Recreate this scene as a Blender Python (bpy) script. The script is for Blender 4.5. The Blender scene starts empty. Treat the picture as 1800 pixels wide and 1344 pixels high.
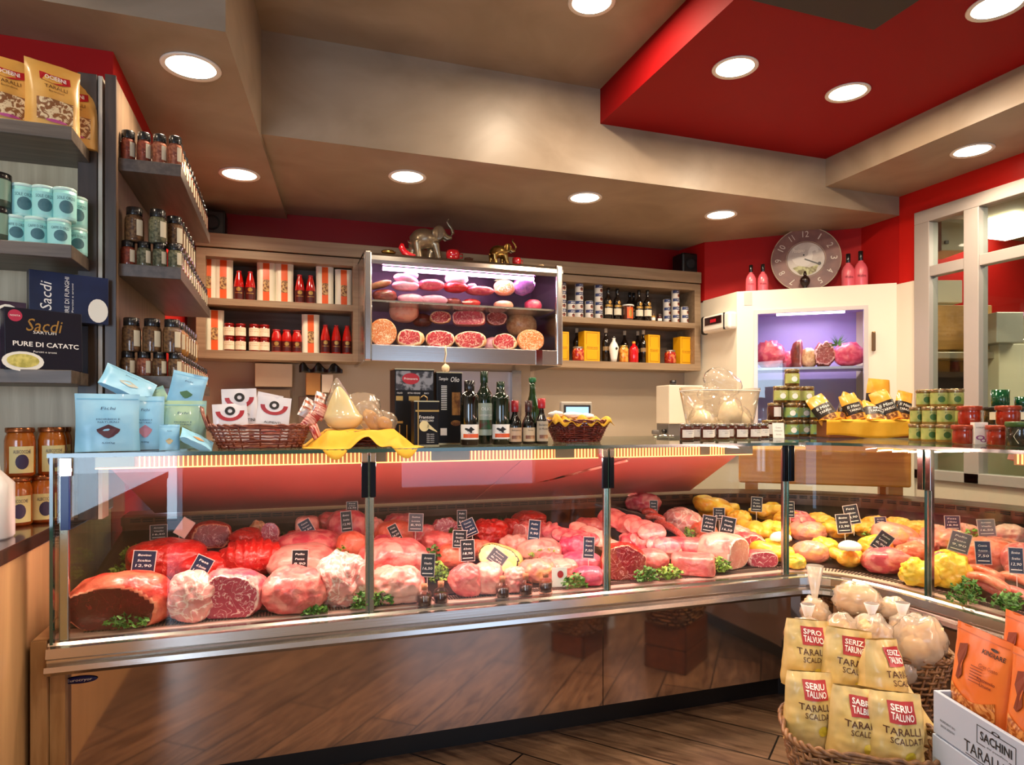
import bpy, math, random
from math import sin, cos, pi, sqrt
from mathutils import Vector, noise, Matrix, Euler
random.seed(7)
C = bpy.context.scene.collection
# ---------------- camera, world, exposure ----------------
F, HZ, H, YAW = 1175.0, 732.0, 1.40, math.atan(0.3405)
SY, CY = sin(YAW), cos(YAW)
cam = bpy.data.cameras.new('camera'); cam.lens = F/1800*36; cam.sensor_width = 36; cam.shift_y = (HZ-672)/1800
cam.clip_start = 0.05
co = bpy.data.objects.new('camera', cam); C.objects.link(co)
co.location = (0, 0, H); co.rotation_euler = (pi/2, 0, -YAW)
bpy.context.scene.camera = co
vs = bpy.context.scene.view_settings
vs.view_transform = 'Standard'; vs.look = 'None'; vs.gamma = 1; vs.use_curve_mapping = False
vs.exposure = 0.12
w = bpy.data.worlds.new('world'); bpy.context.scene.world = w; w.use_nodes = True
w.node_tree.nodes['Background'].inputs[0].default_value = (0.55, 0.72, 1.0, 1)
w.node_tree.nodes['Background'].inputs[1].default_value = 2.6

def ray(px, py):
    u = (px-900)/F
    return Vector((SY+u*CY, CY-u*SY, (HZ-py)/F))
def onz(px, py, z): r = ray(px, py); return Vector((0, 0, H)) + r*((z-H)/r.z)
def ony(px, py, Y): r = ray(px, py); return Vector((0, 0, H)) + r*(Y/r.y)
def onx(px, py, X): r = ray(px, py); return Vector((0, 0, H)) + r*(X/r.x)
def mpp(p):            # metres per photo pixel at a point
    return (p.x*SY+p.y*CY)/F

# ---------------- materials ----------------
def lin(c):
    if isinstance(c, str):
        c = [int(c[i:i+2], 16)/255 for i in (0, 2, 4)]
    return [x/12.92 if x <= .04045 else ((x+.055)/1.055)**2.4 for x in c[:3]] + [1]
MATS = {}
def M(name, col='808080', rough=.5, metal=0, coat=0, emit=0, ecol=None, col2=None, scale=8, stretch=(1, 1, 1), thr=(.4, .6),
      bump=0, bscale=None, sss=0, trans=0, alpha=1, detail=4, gen='Object', spec=.5, dist=0):
    if name in MATS: return MATS[name]
    m = bpy.data.materials.new(name); m.use_nodes = True; nt = m.node_tree; b = nt.nodes['Principled BSDF']; L = nt.links.new
    I = b.inputs
    I['Base Color'].default_value = lin(col); I['Roughness'].default_value = rough; I['Metallic'].default_value = metal
    I['Coat Weight'].default_value = coat; I['Coat Roughness'].default_value = .08; I['Specular IOR Level'].default_value = spec
    I['Subsurface Weight'].default_value = sss; I['Subsurface Radius'].default_value = (1, .35, .2); I['Subsurface Scale'].default_value = .01
    I['Transmission Weight'].default_value = trans; I['Alpha'].default_value = alpha
    if emit:
        I['Emission Color'].default_value = lin(ecol or col); I['Emission Strength'].default_value = emit
    if col2 or bump:
        tc = nt.nodes.new('ShaderNodeTexCoord'); mp = nt.nodes.new('ShaderNodeMapping'); mp.inputs['Scale'].default_value = stretch
        L(tc.outputs[gen], mp.inputs[0])
        n = nt.nodes.new('ShaderNodeTexNoise'); n.inputs['Scale'].default_value = scale; n.inputs['Detail'].default_value = detail
        n.inputs['Distortion'].default_value = dist
        L(mp.outputs[0], n.inputs[0])
        if col2:
            r = nt.nodes.new('ShaderNodeValToRGB'); r.color_ramp.elements[0].position = thr[0]; r.color_ramp.elements[1].position = thr[1]
            r.color_ramp.elements[0].color = lin(col); r.color_ramp.elements[1].color = lin(col2)
            L(n.outputs[0], r.inputs[0]); L(r.outputs[0], I['Base Color'])
        if bump:
            n2 = n
            if bscale:
                n2 = nt.nodes.new('ShaderNodeTexNoise'); n2.inputs['Scale'].default_value = bscale; L(mp.outputs[0], n2.inputs[0])
            bp = nt.nodes.new('ShaderNodeBump'); bp.inputs['Strength'].default_value = bump; bp.inputs['Distance'].default_value = .01
            L(n2.outputs[0], bp.inputs['Height']); L(bp.outputs[0], I['Normal'])
    MATS[name] = m; return m
def GLASS(name, tint='ffffff', refl=1.0, rough=.0, ior=1.45, haze=0, hcol='f4ece0'):
    """clear thin sheet: see-through with mirror reflections that grow towards grazing angles, haze = share of milky scattering"""
    if name in MATS: return MATS[name]
    m = bpy.data.materials.new(name); m.use_nodes = True; nt = m.node_tree; nt.nodes.clear(); L = nt.links.new; N = nt.nodes.new
    o = N('ShaderNodeOutputMaterial'); mx = N('ShaderNodeMixShader'); t = N('ShaderNodeBsdfTransparent'); g = N('ShaderNodeBsdfGlossy'); f = N('ShaderNodeLayerWeight')
    f.inputs[0].default_value = .5; pw = N('ShaderNodeMath'); pw.operation = 'POWER'; pw.inputs[1].default_value = 4.5; mu = N('ShaderNodeMath'); mu.operation = 'MULTIPLY_ADD'; mu.use_clamp = True
    L(f.outputs['Facing'], pw.inputs[0]); L(pw.outputs[0], mu.inputs[0]); mu.inputs[1].default_value = .8*refl; mu.inputs[2].default_value = .035*refl
    t.inputs[0].default_value = lin(tint); g.inputs['Roughness'].default_value = rough; base = t
    if haze:
        d = N('ShaderNodeBsdfDiffuse'); tr = N('ShaderNodeBsdfTranslucent'); d.inputs[0].default_value = lin(hcol); tr.inputs[0].default_value = lin(hcol)
        h1 = N('ShaderNodeMixShader'); h1.inputs[0].default_value = .5; L(d.outputs[0], h1.inputs[1]); L(tr.outputs[0], h1.inputs[2])
        base = N('ShaderNodeMixShader'); base.inputs[0].default_value = haze; L(t.outputs[0], base.inputs[1]); L(h1.outputs[0], base.inputs[2])
    L(mu.outputs[0], mx.inputs[0]); L(base.outputs[0], mx.inputs[1]); L(g.outputs[0], mx.inputs[2])
    L(mx.outputs[0], o.inputs[0]); MATS[name] = m; return m

# ---------------- mesh builder ----------------
class MB:
    def __init__(s): s.v = []; s.f = []; s.m = []
    def add(s, vs, fs, mi=0):
        k = len(s.v); s.v += [tuple(p) for p in vs]; s.f += [tuple(i+k for i in f) for f in fs]; s.m += [mi]*len(fs); return s
    def box(s, x0, x1, y0, y1, z0, z1, mi=0):
        return s.add([(x0,y0,z0),(x1,y0,z0),(x1,y1,z0),(x0,y1,z0),(x0,y0,z1),(x1,y0,z1),(x1,y1,z1),(x0,y1,z1)],
                     [(0,3,2,1),(4,5,6,7),(0,1,5,4),(1,2,6,5),(2,3,7,6),(3,0,4,7)], mi)
    def obox(s, c, ax, ay, az, mi=0):     # oriented box: centre and three half-axis vectors
        c = Vector(c); ax = Vector(ax); ay = Vector(ay); az = Vector(az)
        vs = [c+ax*a+ay*b+az*d for d in (-1, 1) for a, b in ((-1,-1),(1,-1),(1,1),(-1,1))]
        return s.add(vs, [(0,3,2,1),(4,5,6,7),(0,1,5,4),(1,2,6,5),(2,3,7,6),(3,0,4,7)], mi)
    def prism(s, poly, z0, z1, mi=0):
        n = len(poly)
        return s.add([(x, y, z0) for x, y in poly]+[(x, y, z1) for x, y in poly],
                     [tuple(range(n-1, -1, -1)), tuple(range(n, 2*n))]+[(i, (i+1) % n, n+(i+1) % n, n+i) for i in range(n)], mi)
    def lathe(s, prof, n=16, c=(0, 0, 0), mi=0, sq=0, cap=True):
        vs = []; fs = []
        for r, z in prof:
            for i in range(n):
                a = 2*pi*i/n; k = 1
                if sq: k = min(1/max(abs(cos(a)), abs(sin(a))), 1+sq)
                vs.append((c[0]+r*k*cos(a), c[1]+r*k*sin(a), c[2]+z))
        for j in range(len(prof)-1):
            for i in range(n):
                fs.append((j*n+i, j*n+(i+1) % n, (j+1)*n+(i+1) % n, (j+1)*n+i))
        if cap:
            fs.append(tuple(range(n-1, -1, -1))); fs.append(tuple(range((len(prof)-1)*n, len(prof)*n)))
        return s.add(vs, fs, mi)
    def tube(s, pts, r, n=6, mi=0, closed=False):
        pts = [Vector(p) for p in pts]; N = len(pts); vs = []; fs = []
        for i, p in enumerate(pts):
            a = pts[(i-1) % N] if (closed or i > 0) else p
            b = pts[(i+1) % N] if (closed or i < N-1) else p
            t = (b-a).normalized() if (b-a).length > 1e-9 else Vector((0, 0, 1))
            up = Vector((0, 0, 1)) if abs(t.z) < .9 else Vector((1, 0, 0))
            x = t.cross(up).normalized(); y = t.cross(x)
            rr = r[i] if isinstance(r, (list, tuple)) else r
            vs += [p+(x*cos(2*pi*k/n)+y*sin(2*pi*k/n))*rr for k in range(n)]
        R = N if closed else N-1
        for i in range(R):
            for k in range(n):
                a = i*n; b = ((i+1) % N)*n
                fs.append((a+k, b+k, b+(k+1) % n, a+(k+1) % n))
        if not closed: fs += [tuple(range(n)), tuple(range(N*n-1, (N-1)*n-1, -1))]
        return s.add(vs, fs, mi)
    def grid(s, fn, nu, nv, mi=0, cu=False):
        vs = [fn(i/nu, j/nv) for j in range(nv+1) for i in range(nu+1)]
        return s.add(vs, [(j*(nu+1)+i, j*(nu+1)+i+1, (j+1)*(nu+1)+i+1, (j+1)*(nu+1)+i) for j in range(nv) for i in range(nu)], mi)
    def ball(s, c, r, nu=16, nv=10, mi=0, fn=None):
        vs = []; fs = []
        for j in range(nv+1):
            t = pi*j/nv
            for i in range(nu):
                a = 2*pi*i/nu; d = Vector((sin(t)*cos(a), sin(t)*sin(a), -cos(t)))
                p = fn(d) if fn else Vector((d.x*r[0], d.y*r[1], d.z*r[2]))
                vs.append(Vector(c)+p)
        for j in range(nv):
            for i in range(nu): fs.append((j*nu+i, j*nu+(i+1) % nu, (j+1)*nu+(i+1) % nu, (j+1)*nu+i))
        return s.add(vs, fs, mi)
    def build(s, name, mats, parent=None, smooth=False, bev=0, solid=0, sub=0, loc=None):
        me = bpy.data.meshes.new(name); me.from_pydata(s.v, [], s.f)
        if not isinstance(mats, (list, tuple)): mats = [mats]
        for m in mats: me.materials.append(m)
        if len(mats) > 1: me.polygons.foreach_set('material_index', s.m)
        if smooth: me.polygons.foreach_set('use_smooth', [True]*len(me.polygons))
        me.validate(); me.update()
        o = bpy.data.objects.new(name, me); C.objects.link(o)
        if parent: o.parent = parent
        if loc is not None: o.location = loc
        if solid:
            q = o.modifiers.new('solid', 'SOLIDIFY'); q.thickness = solid
        if bev:
            q = o.modifiers.new('bevel', 'BEVEL'); q.width = bev; q.segments = 2; q.limit_method = 'ANGLE'; q.angle_limit = .6
        if sub:
            q = o.modifiers.new('sub', 'SUBSURF'); q.levels = sub; q.render_levels = sub
        return o
def tag(o, label, cat, group=None, kind=None):
    o['label'] = label; o['category'] = cat
    if group: o['group'] = group
    if kind: o['kind'] = kind
    return o
def thing(name, label, cat, loc=(0, 0, 0), rz=0, group=None, kind=None):
    o = bpy.data.objects.new(name, None); C.objects.link(o); o.location = loc; o.rotation_euler = (0, 0, rz); o.empty_display_size = .05
    return tag(o, label, cat, group, kind)
def struct(o): o['kind'] = 'structure'; return o
KIDS = {}
def kids(o): return [c for c in ALLK.get(o.name, [])]
def copy_tree(o, parent=None):
    c = o.copy(); C.objects.link(c)
    if parent: c.parent = parent
    for ch in list(o.children): copy_tree(ch, c)
    return c
def dup(o, loc, rz=0, label=None, group=None, s=1, rot=None):
    c = copy_tree(o); c.location = loc; c.rotation_euler = rot or (0, 0, rz)
    c.scale = (s, s, s) if not isinstance(s, (tuple, list)) else s
    if label: c['label'] = label
    if group: c['group'] = group
    return c
USED = set()
class Kind:                       # first placement uses the prototype itself, later ones copy it
    def __init__(s, fn): s.fn = fn; s.p = None
    def put(s, loc, rz=0, label=None, group=None, sc=1, rot=None):
        if s.p is None: s.p = s.fn(); o = s.p; s.first = True
        elif s.first is None: o = copy_tree(s.p)
        else: o = copy_tree(s.p)
        s.first = None
        o.location = loc; o.rotation_euler = rot or (0, 0, rz); o.scale = (sc, sc, sc) if not isinstance(sc, (tuple, list)) else sc
        if label: o['label'] = label
        if group: o['group'] = group
        return o
ORD = ['first', 'second', 'third', 'fourth', 'fifth', 'sixth', 'seventh', 'eighth', 'ninth', 'tenth', 'eleventh', 'twelfth', 'thirteenth', 'fourteenth']
# text as mesh data, mapped through a surface function f(u, v, off) -> point  (u across, v up, metres)
TXT = {}
def textdata(s, bold=0):
    k = (s, bold)
    if k not in TXT:
        cu = bpy.data.curves.new('t', 'FONT'); cu.body = s; cu.size = 1; cu.align_x = 'CENTER'; cu.align_y = 'CENTER'; cu.offset = bold; cu.resolution_u = 2
        o = bpy.data.objects.new('t', cu); C.objects.link(o)
        bpy.context.view_layer.update()
        me = o.to_mesh(); TXT[k] = ([tuple(v.co) for v in me.vertices], [tuple(p.vertices) for p in me.polygons])
        o.to_mesh_clear(); bpy.data.objects.remove(o); bpy.data.curves.remove(cu)
    return TXT[k]
def put_text(mb, s, f, u, v, h, wid=None, off=.0012, mi=0, rot=0, bold=0, slant=0):
    vs, fs = textdata(s, bold)
    if not vs: return
    x0 = min(p[0] for p in vs); x1 = max(p[0] for p in vs); y0 = min(p[1] for p in vs); y1 = max(p[1] for p in vs)
    sy = h/(y1-y0); sx = sy if wid is None else wid/(x1-x0)
    ca, sa = cos(rot), sin(rot); out = []
    for p in vs:
        a = (p[0]-(x0+x1)/2)*sx; b = (p[1]-(y0+y1)/2)*sy; a += slant*b
        out.append(f(u+a*ca-b*sa, v+a*sa+b*ca, off))
    mb.add(out, fs, mi)
def put_rect(mb, f, u0, u1, v0, v1, off=.0006, mi=0, nu=4, nv=4):
    mb.grid(lambda a, b: f(u0+(u1-u0)*a, v0+(v1-v0)*b, off), nu, nv, mi)
def put_disc(mb, f, u, v, ru, rv, off=.0008, mi=0, n=18, r0=0):
    vs = [f(u, v, off)] if not r0 else []
    if not r0:
        for k in (.5, 1): vs += [f(u+ru*k*cos(2*pi*i/n), v+rv*k*sin(2*pi*i/n), off) for i in range(n)]
        fs = [(0, 1+i, 1+(i+1) % n) for i in range(n)]+[(1+i, 1+n+i, 1+n+(i+1) % n, 1+(i+1) % n) for i in range(n)]
    else:
        for k in (r0, 1): vs += [f(u+ru*k*cos(2*pi*i/n), v+rv*k*sin(2*pi*i/n), off) for i in range(n)]
        fs = [(i, n+i, n+(i+1) % n, (i+1) % n) for i in range(n)]
    mb.add(vs, fs, mi)
def put_poly(mb, f, pts, off=.0008, mi=0):
    mb.add([f(a, b, off) for a, b in pts], [tuple(range(len(pts)))], mi)
def flat(y): return lambda u, v, o: (u, y-o, v)               # face towards -Y
def cyl(r, sgn=1): return lambda u, v, o: ((r+o)*sin(u/r), -(r+o)*cos(u/r), v)
# ---------------- lamps in the room ----------------
def lamp(kind, loc, energy, col, size=.1, rot=(0, 0, 0), size_y=None, spread=None, name='room_light'):
    l = bpy.data.lights.new(name, kind); l.energy = energy; l.color = col
    if kind == 'AREA':
        l.size = size
        if size_y: l.shape = 'RECTANGLE'; l.size_y = size_y
        else: l.shape = 'DISK'
        if spread: l.spread = spread
    o = bpy.data.objects.new(name, l); C.objects.link(o); o.location = loc; o.rotation_euler = rot
    return o
WARM = (1.0, .80, .58)
ZC, ZR, ZS, ZB, ZL = 3.48, 3.26, 3.06, 2.92, 2.885   # beige ceiling, red tray, right, back and left soffits
m_lens = M('lamp_lens', 'fff3dd', emit=14, ecol='ffe9c8'); m_ring = M('lamp_ring', 'e9e2d8', .35)
def downlight():
    t = thing('ceiling_light', '', 'lamp')
    MB().lathe([(.098, 0), (.118, 0), (.12, -.004), (.115, -.009), (.098, -.006)], 32, cap=False).build('trim_ring', m_ring, t, True)
    MB().lathe([(.099, -.002), (.09, -.0045), (.0, -.006)], 32, cap=False).build('diffuser', m_lens, t, True)
    return t
DL = Kind(downlight)
for px, py, z, lab in [(336, 117, ZL, 'round recessed downlight in the left soffit, the larger one nearest the golden bags'),
                       (421, 306, ZL, 'round recessed downlight in the left soffit, far one above the spice jars'),
                       (716, 310, ZB, 'round recessed downlight in the back soffit, above the large elephant figurine'),
                       (1028, 347, ZB, 'round recessed downlight in the back soffit, above the tins cabinet'),
                       (1267, 377, ZB, 'round recessed downlight in the back soffit, nearest the wall clock'),
                       (1040, 3, ZC, 'round recessed downlight cut by the top edge in the beige ceiling'),
                       (1292, 118, ZR, 'round recessed downlight in the red ceiling, nearest its left corner'),
                       (1490, 162, ZR, 'round recessed downlight in the red ceiling, above the kitchen side soffit'),
                       (1752, 10, ZR, 'round recessed downlight in the red ceiling at the top right corner'),
                       (1709, 264, ZS, 'round recessed downlight in the soffit above the kitchen window')]:
    p = onz(px, py, z); DL.put(p, 0, lab, 'recessed downlights')
    lamp('AREA', (p.x, p.y, z-.012), (11.5 if z < ZS+.01 else 24), WARM, .17, spread=(2.3 if z < ZS+.01 else 3.1))
for x, y, z in ((.3, .6, ZC), (1.2, 1.6, ZC), (.9, -1.2, ZC), (-1.4, .4, ZC), (-1.5, 2.1, ZC), (2.8, .6, ZR), (2.8, -1.2, ZR)):     # the rest of the shop, out of view
    DL.put((x, y, z), 0, 'round recessed downlight in the ceiling behind the camera', 'recessed downlights behind the camera')
    lamp('AREA', (x, y, z-.012), 15, WARM, .17, spread=2.3)
lamp('AREA', (-2.0, -3.15, 1.4), 90, (.66, .82, 1), 1.7, (pi/2, 0, 0), 2.3, name='shop_window_daylight')
# ---------------- structure ----------------
plaster = M('plaster_beige', 'a3917c', .38, col2='8a7863', scale=2.2, stretch=(1, 1, 1.6), thr=(.28, .72), bump=.12, bscale=5, detail=6, dist=.8, spec=.4)
plasterb = M('plaster_brown', '9a8069', .42, col2='85695a', scale=1.3, thr=(.3, .75), bump=.08, bscale=5, detail=5, dist=.8, spec=.4)
red = M('paint_red', 'a81210', .6, bump=.03, scale=40, spec=.2)
reddk = M('paint_red_ceiling', '90080c', .6, spec=.15)
cream = M('paint_cream', 'd8c9b4', .5, bump=.03, scale=30)
white = M('panel_white', 'e0d8c6', .4)
# floor: laminate planks laid diagonally
def plankmat(name, c1, c2, c3, width, length, ang, rough, coat=0):
    m = bpy.data.materials.new(name); m.use_nodes = True; nt = m.node_tree; b = nt.nodes['Principled BSDF']; L = nt.links.new
    tc = nt.nodes.new('ShaderNodeTexCoord'); mp = nt.nodes.new('ShaderNodeMapping'); mp.inputs['Rotation'].default_value = (0, 0, ang)
    L(tc.outputs['Object'], mp.inputs[0])
    br = nt.nodes.new('ShaderNodeTexBrick'); br.inputs['Scale'].default_value = 1; br.inputs['Brick Width'].default_value = length; br.inputs['Row Height'].default_value = width
    br.inputs['Mortar Size'].default_value = .004; br.inputs['Mortar Smooth'].default_value = 0; br.inputs['Bias'].default_value = 0
    br.inputs['Color1'].default_value = lin(c1); br.inputs['Color2'].default_value = lin(c2); br.inputs['Mortar'].default_value = lin('0c0806'); br.offset = .37
    L(mp.outputs[0], br.inputs[0])
    mp2 = nt.nodes.new('ShaderNodeMapping'); mp2.inputs['Scale'].default_value = (1.2, 9, 1); L(mp.outputs[0], mp2.inputs[0])
    wv = nt.nodes.new('ShaderNodeTexNoise'); wv.inputs['Scale'].default_value = 2.2; wv.inputs['Detail'].default_value = 8; wv.inputs['Distortion'].default_value = 1.6; wv.inputs['Roughness'].default_value = .62
    L(mp2.outputs[0], wv.inputs[0])
    rp = nt.nodes.new('ShaderNodeValToRGB'); rp.color_ramp.elements[0].position = .35; rp.color_ramp.elements[1].position = .68
    rp.color_ramp.elements[0].color = lin(c3); rp.color_ramp.elements[1].color = (1, 1, 1, 1); L(wv.outputs[0], rp.inputs[0])
    mx = nt.nodes.new('ShaderNodeMix'); mx.data_type = 'RGBA'; mx.blend_type = 'MULTIPLY'; mx.inputs[0].default_value = .8
    L(br.outputs[0], mx.inputs[6]); L(rp.outputs[0], mx.inputs[7]); L(mx.outputs[2], b.inputs['Base Color'])
    b.inputs['Roughness'].default_value = rough
    bp = nt.nodes.new('ShaderNodeBump'); bp.inputs['Strength'].default_value = .15; bp.inputs['Distance'].default_value = .004; L(wv.outputs[0], bp.inputs['Height']); L(bp.outputs[0], b.inputs['Normal'])
    MATS[name] = m; return m
def wood(name, c1, c2, axis='x', rough=.42, k=1, dist=.6):
    st = {'x': (1.2, 22, 22), 'y': (22, 1.2, 22), 'z': (22, 22, 1.2)}[axis]
    return M(name, c1, rough, col2=c2, scale=1.5*k, stretch=st, thr=(.32, .7), detail=6, bump=.06, dist=dist)
planks = plankmat('floor_planks', '8a6c52', '6e5644', '6a5244', .24, 1.4, -math.radians(-50), .3)
struct(MB().box(-3.2, 7.6, -3.2, 5.5, -.06, 0).build('floor', planks))
struct(MB().box(-3.2, 1.90, -3.2, 3.84, ZC, ZC+.12).build('ceiling', plaster))
struct(MB().box(1.90, 3.70, -3.2, 3.84, ZR, ZC+.12).build('ceiling', reddk))
struct(MB().box(3.70, 4.52, -3.2, 3.84, ZS, ZC+.12).build('ceiling', plaster))
struct(MB().prism([(-.13, 3.84), (4.52, 3.84), (4.52, 5.42), (.03, 5.42)], ZB, ZC+.12).build('ceiling', plasterb if 0 else plaster))
struct(MB().prism([(-3.2, 2.80), (-.215, 2.80), (.03, 5.42), (-3.2, 5.42)], ZL, ZC+.12).build('ceiling', plaster))
m_dark = M('dark_panel', '2a2118', .6)
tag(MB().box(1.2, 2.67, 1.2, 2.47, ZR-.012, ZR-.001).build('ceiling_panel', m_dark, bev=.003), 'dark square panel set into the red ceiling', 'panel')
def wallmat(name, zc, top, bot, rough=.4):
    m = bpy.data.materials.new(name); m.use_nodes = True; nt = m.node_tree; b = nt.nodes['Principled BSDF']; L = nt.links.new
    tc = nt.nodes.new('ShaderNodeTexCoord'); sp = nt.nodes.new('ShaderNodeSeparateXYZ'); L(tc.outputs['Object'], sp.inputs[0])
    g = nt.nodes.new('ShaderNodeMath'); g.operation = 'GREATER_THAN'; g.inputs[1].default_value = zc; L(sp.outputs[2], g.inputs[0])
    mx = nt.nodes.new('ShaderNodeMix'); mx.data_type = 'RGBA'; L(g.outputs[0], mx.inputs[0]); mx.inputs[6].default_value = lin(bot); mx.inputs[7].default_value = lin(top)
    L(mx.outputs[2], b.inputs['Base Color']); b.inputs['Roughness'].default_value = rough; b.inputs['Specular IOR Level'].default_value = .3
    MATS[name] = m; return m
wm = wallmat('wall_two_tone', 2.3, '8c0e10', 'ae9f8c')
struct(MB().box(-.66, 4.52, 5.30, 5.42, 0, ZB).build('wall_back', wm))
struct(MB().box(-3.2, -.66, 3.10, 5.42, 1.305, ZL).box(-3.2, -.82, 3.10, 5.42, 1.003, 1.305).box(-3.2, -.81, 3.78, 5.42, 0, 1.003).build('wall_left', red))
struct(MB().box(-3.32, -3.2, -3.2, 3.10, 0, ZC).build('wall_left', cream))
# wall behind the camera with a shop window (daylight)
mb = MB(); mb.box(-3.2, -2.9, -3.32, -3.2, 0, ZC); mb.box(-1.1, 1.4, -3.32, -3.2, 0, ZC); mb.box(-2.9, -1.1, -3.32, -3.2, 2.5, ZC); mb.box(-2.9, -1.1, -3.32, -3.2, 0, .1)
mb.box(3.2, 4.52, -3.32, -3.2, 0, ZC); mb.box(1.4, 3.2, -3.32, -3.2, 2.5, ZC); mb.box(1.4, 3.2, -3.32, -3.2, 0, .5)
struct(mb.build('wall_front', cream))
# red wall across the corner
WA, WB = (3.47, 4.93), (4.52, 4.00)
struct(MB().prism([(3.42, 5.30), (3.47, 4.98), (4.46, 4.14), (4.46, 5.30)], 2.415, ZB).build('wall_corner', red))
struct(MB().prism([(4.40, 3.84), (4.47, 3.84), (4.47, 4.16), (4.40, 4.20)], 2.3, ZB).build('wall_corner', red)) 
# right wall with window opening
a = onx(1612, 375, 4.40); WY = a.y
struct(MB().box(4.40, 4.47, WY, 3.84, 0, 3.06).box(4.40, 4.47, -3.2, WY, 2.86, 3.06).box(4.40, 4.47, -3.2, .9, 0, 2.86).box(4.40, 4.47, .9, WY, 0, 1.0).build('wall_right', wallmat('wall_right_paint', 2.4, 'bb1812', 'd8c9b4')))
# ---------------- shared materials ----------------
steel = M('stainless', 'c9c4bd', .22, 1, bump=.02, scale=3, stretch=(1, 1, 60)); chrome = M('chrome', 'd8d4d0', .08, 1)
oak_x = wood('oak_x', '9c8468', '846c52', 'x'); oak_z = wood('oak_z', 'd8c8a4', 'bcaa86', 'z'); oak_zd = wood('oak_grey_z', 'a08c6c', '84714f', 'z')
oak_y = wood('oak_y', '6c5c4c', '554639', 'y'); wenge = M('wenge', '4a3b32', .4, col2='3a2d26', scale=2, stretch=(14, 14, 1)); wenge_x = M('wenge_x', '62564c', .4, col2='4f443b', scale=3, stretch=(1, 14, 14))
black = M('black', '0c0c0d', .4); glassp = GLASS('pane_glass', 'f6fbf8', 1.0); gtop = GLASS('top_glass', 'dfeee6', 1.0); gedge = M('glass_edge', '1f4a40', .12, coat=1)
# ---------------- the meat case: everything follows the line of the front glass ----------------
def bez(t):
    a, b, c = Vector((2.29, 2.61)), Vector((2.56, 2.61)), Vector((2.56, 2.11)); return a*(1-t)**2+b*2*t*(1-t)+c*t*t
XL, YE = -.745, -.3
PATH = [(Vector((XL, 2.61)), Vector((0, 1))), (Vector((2.29, 2.61)), Vector((0, 1)))]
for i in range(1, 12):
    t = i/12; p = bez(t); d = (bez(t+.01)-bez(t-.01)).normalized(); PATH.append((p, Vector((-d.y, d.x))))
PATH += [(Vector((2.56, 2.11)), Vector((1, 0))), (Vector((2.56, YE)), Vector((1, 0)))]
def off(p, o): return p[0]+p[1]*o
def sweep(mb, prof, path=PATH, mi=0, closed=True):
    n = len(prof); vs = []; fs = []
    for p in path:
        for o, z in prof: q = off(p, o); vs.append((q.x, q.y, z))
    m = n if closed else n-1
    for i in range(len(path)-1):
        for k in range(m): fs.append((i*n+k, (i+1)*n+k, (i+1)*n+(k+1) % n, i*n+(k+1) % n))
    if closed: fs += [tuple(range(n-1, -1, -1)), tuple(range((len(path)-1)*n, len(path)*n))]
    return mb.add(vs, fs, mi)
def deckz(o): return .655+.20*max(0, o-.12)
case = thing('meat_display_case', 'long refrigerated glass meat counter with steel rail, curving at the corner', 'display case', (0, 0, 0))
RAILP = [(.03, .645), (-.006, .645), (-.012, .636), (-.03, .632), (-.034, .60), (-.022, .592), (-.022, .584), (-.048, .577), (-.052, .56), (-.036, .545), (.03, .545)]
sweep(MB(), RAILP).build('bumper_rail', steel, case)
mirror = M('polished_panel', 'b8a698', .06, .95, bump=.004, scale=2)
def sub(x0, x1): return [(Vector((x0, 2.61)), Vector((0, 1))), (Vector((x1, 2.61)), Vector((0, 1)))]
WING = PATH[-2:]
for pa in (sub(-.70, 1.325), sub(1.329, 2.29), PATH[1:-1], WING):
    sweep(MB(), [(.045, .13), (.045, .545), (.06, .545), (.06, .13)], pa).build('front_panel', mirror, case)
sweep(MB(), [(.16, 0), (.16, .13), (.9, .13), (.9, 0)]).build('kick_base', black, case)
MB().box(-.745, -.70, 2.62, 2.68, 0, .55).build('corner_post', M('tan_wood', 'b08a5c', .4, col2='9a7448', scale=4, stretch=(8, 8, 1)), case)
tanw = MATS['tan_wood']
MB().box(-.795, -.747, 2.60, 3.76, 0, .655).build('end_panel', tanw, case, bev=.002)
perf = M('perforated', 'e0b8a8', .35, .3); sweep(MB(), [(.03, .60), (.03, .648), (.13, .65), (.13, .60)]).build('front_ledge', M('ledge_steel', 'd9b4a8', .4, .3), case)
mb = MB()                                                    # slotted air grille in the ledge
s = -.66
while s < 2.28: mb.box(s, s+.0055, 2.675, 2.725, .651, .6535); s += .011
for i in range(46):
    t = (i+.5)/46; p = bez(t); d = (bez(t+.01)-bez(t-.01)).normalized(); n_ = Vector((-d.y, d.x)); c = p+n_*.09
    mb.obox((c.x, c.y, .652), (d.x*.0028, d.y*.0028, 0), (n_.x*.025, n_.y*.025, 0), (0, 0, .0013))
s = YE
while s < 2.1: mb.box(2.625, 2.675, s, s+.0055, .651, .6535); s += .011
mb.build('air_grille', M('slot_dark', '4a3a36', .5), case)
sweep(MB(), [(.13, .60), (.13, deckz(.13)), (1.08, deckz(1.08)), (1.08, .60)]).build('deck', M('deck_dark', '3c2c2a', .3, .5), case)
brown_s = M('rear_ledge', '6a4a3e', .3, .5)
sweep(MB(), [(1.07, .60), (1.07, .87), (1.04, .872), (1.04, .912), (1.10, .918), (1.25, .918), (1.25, .60)]).build('rear_ledge', brown_s, case)
mb = MB()
s = XL+.04
while s < 2.24:
    for z in (.888, .899): mb.box(s, s+.045, 2.61+1.036, 2.61+1.042, z, z+.006)
    s += .054
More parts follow.
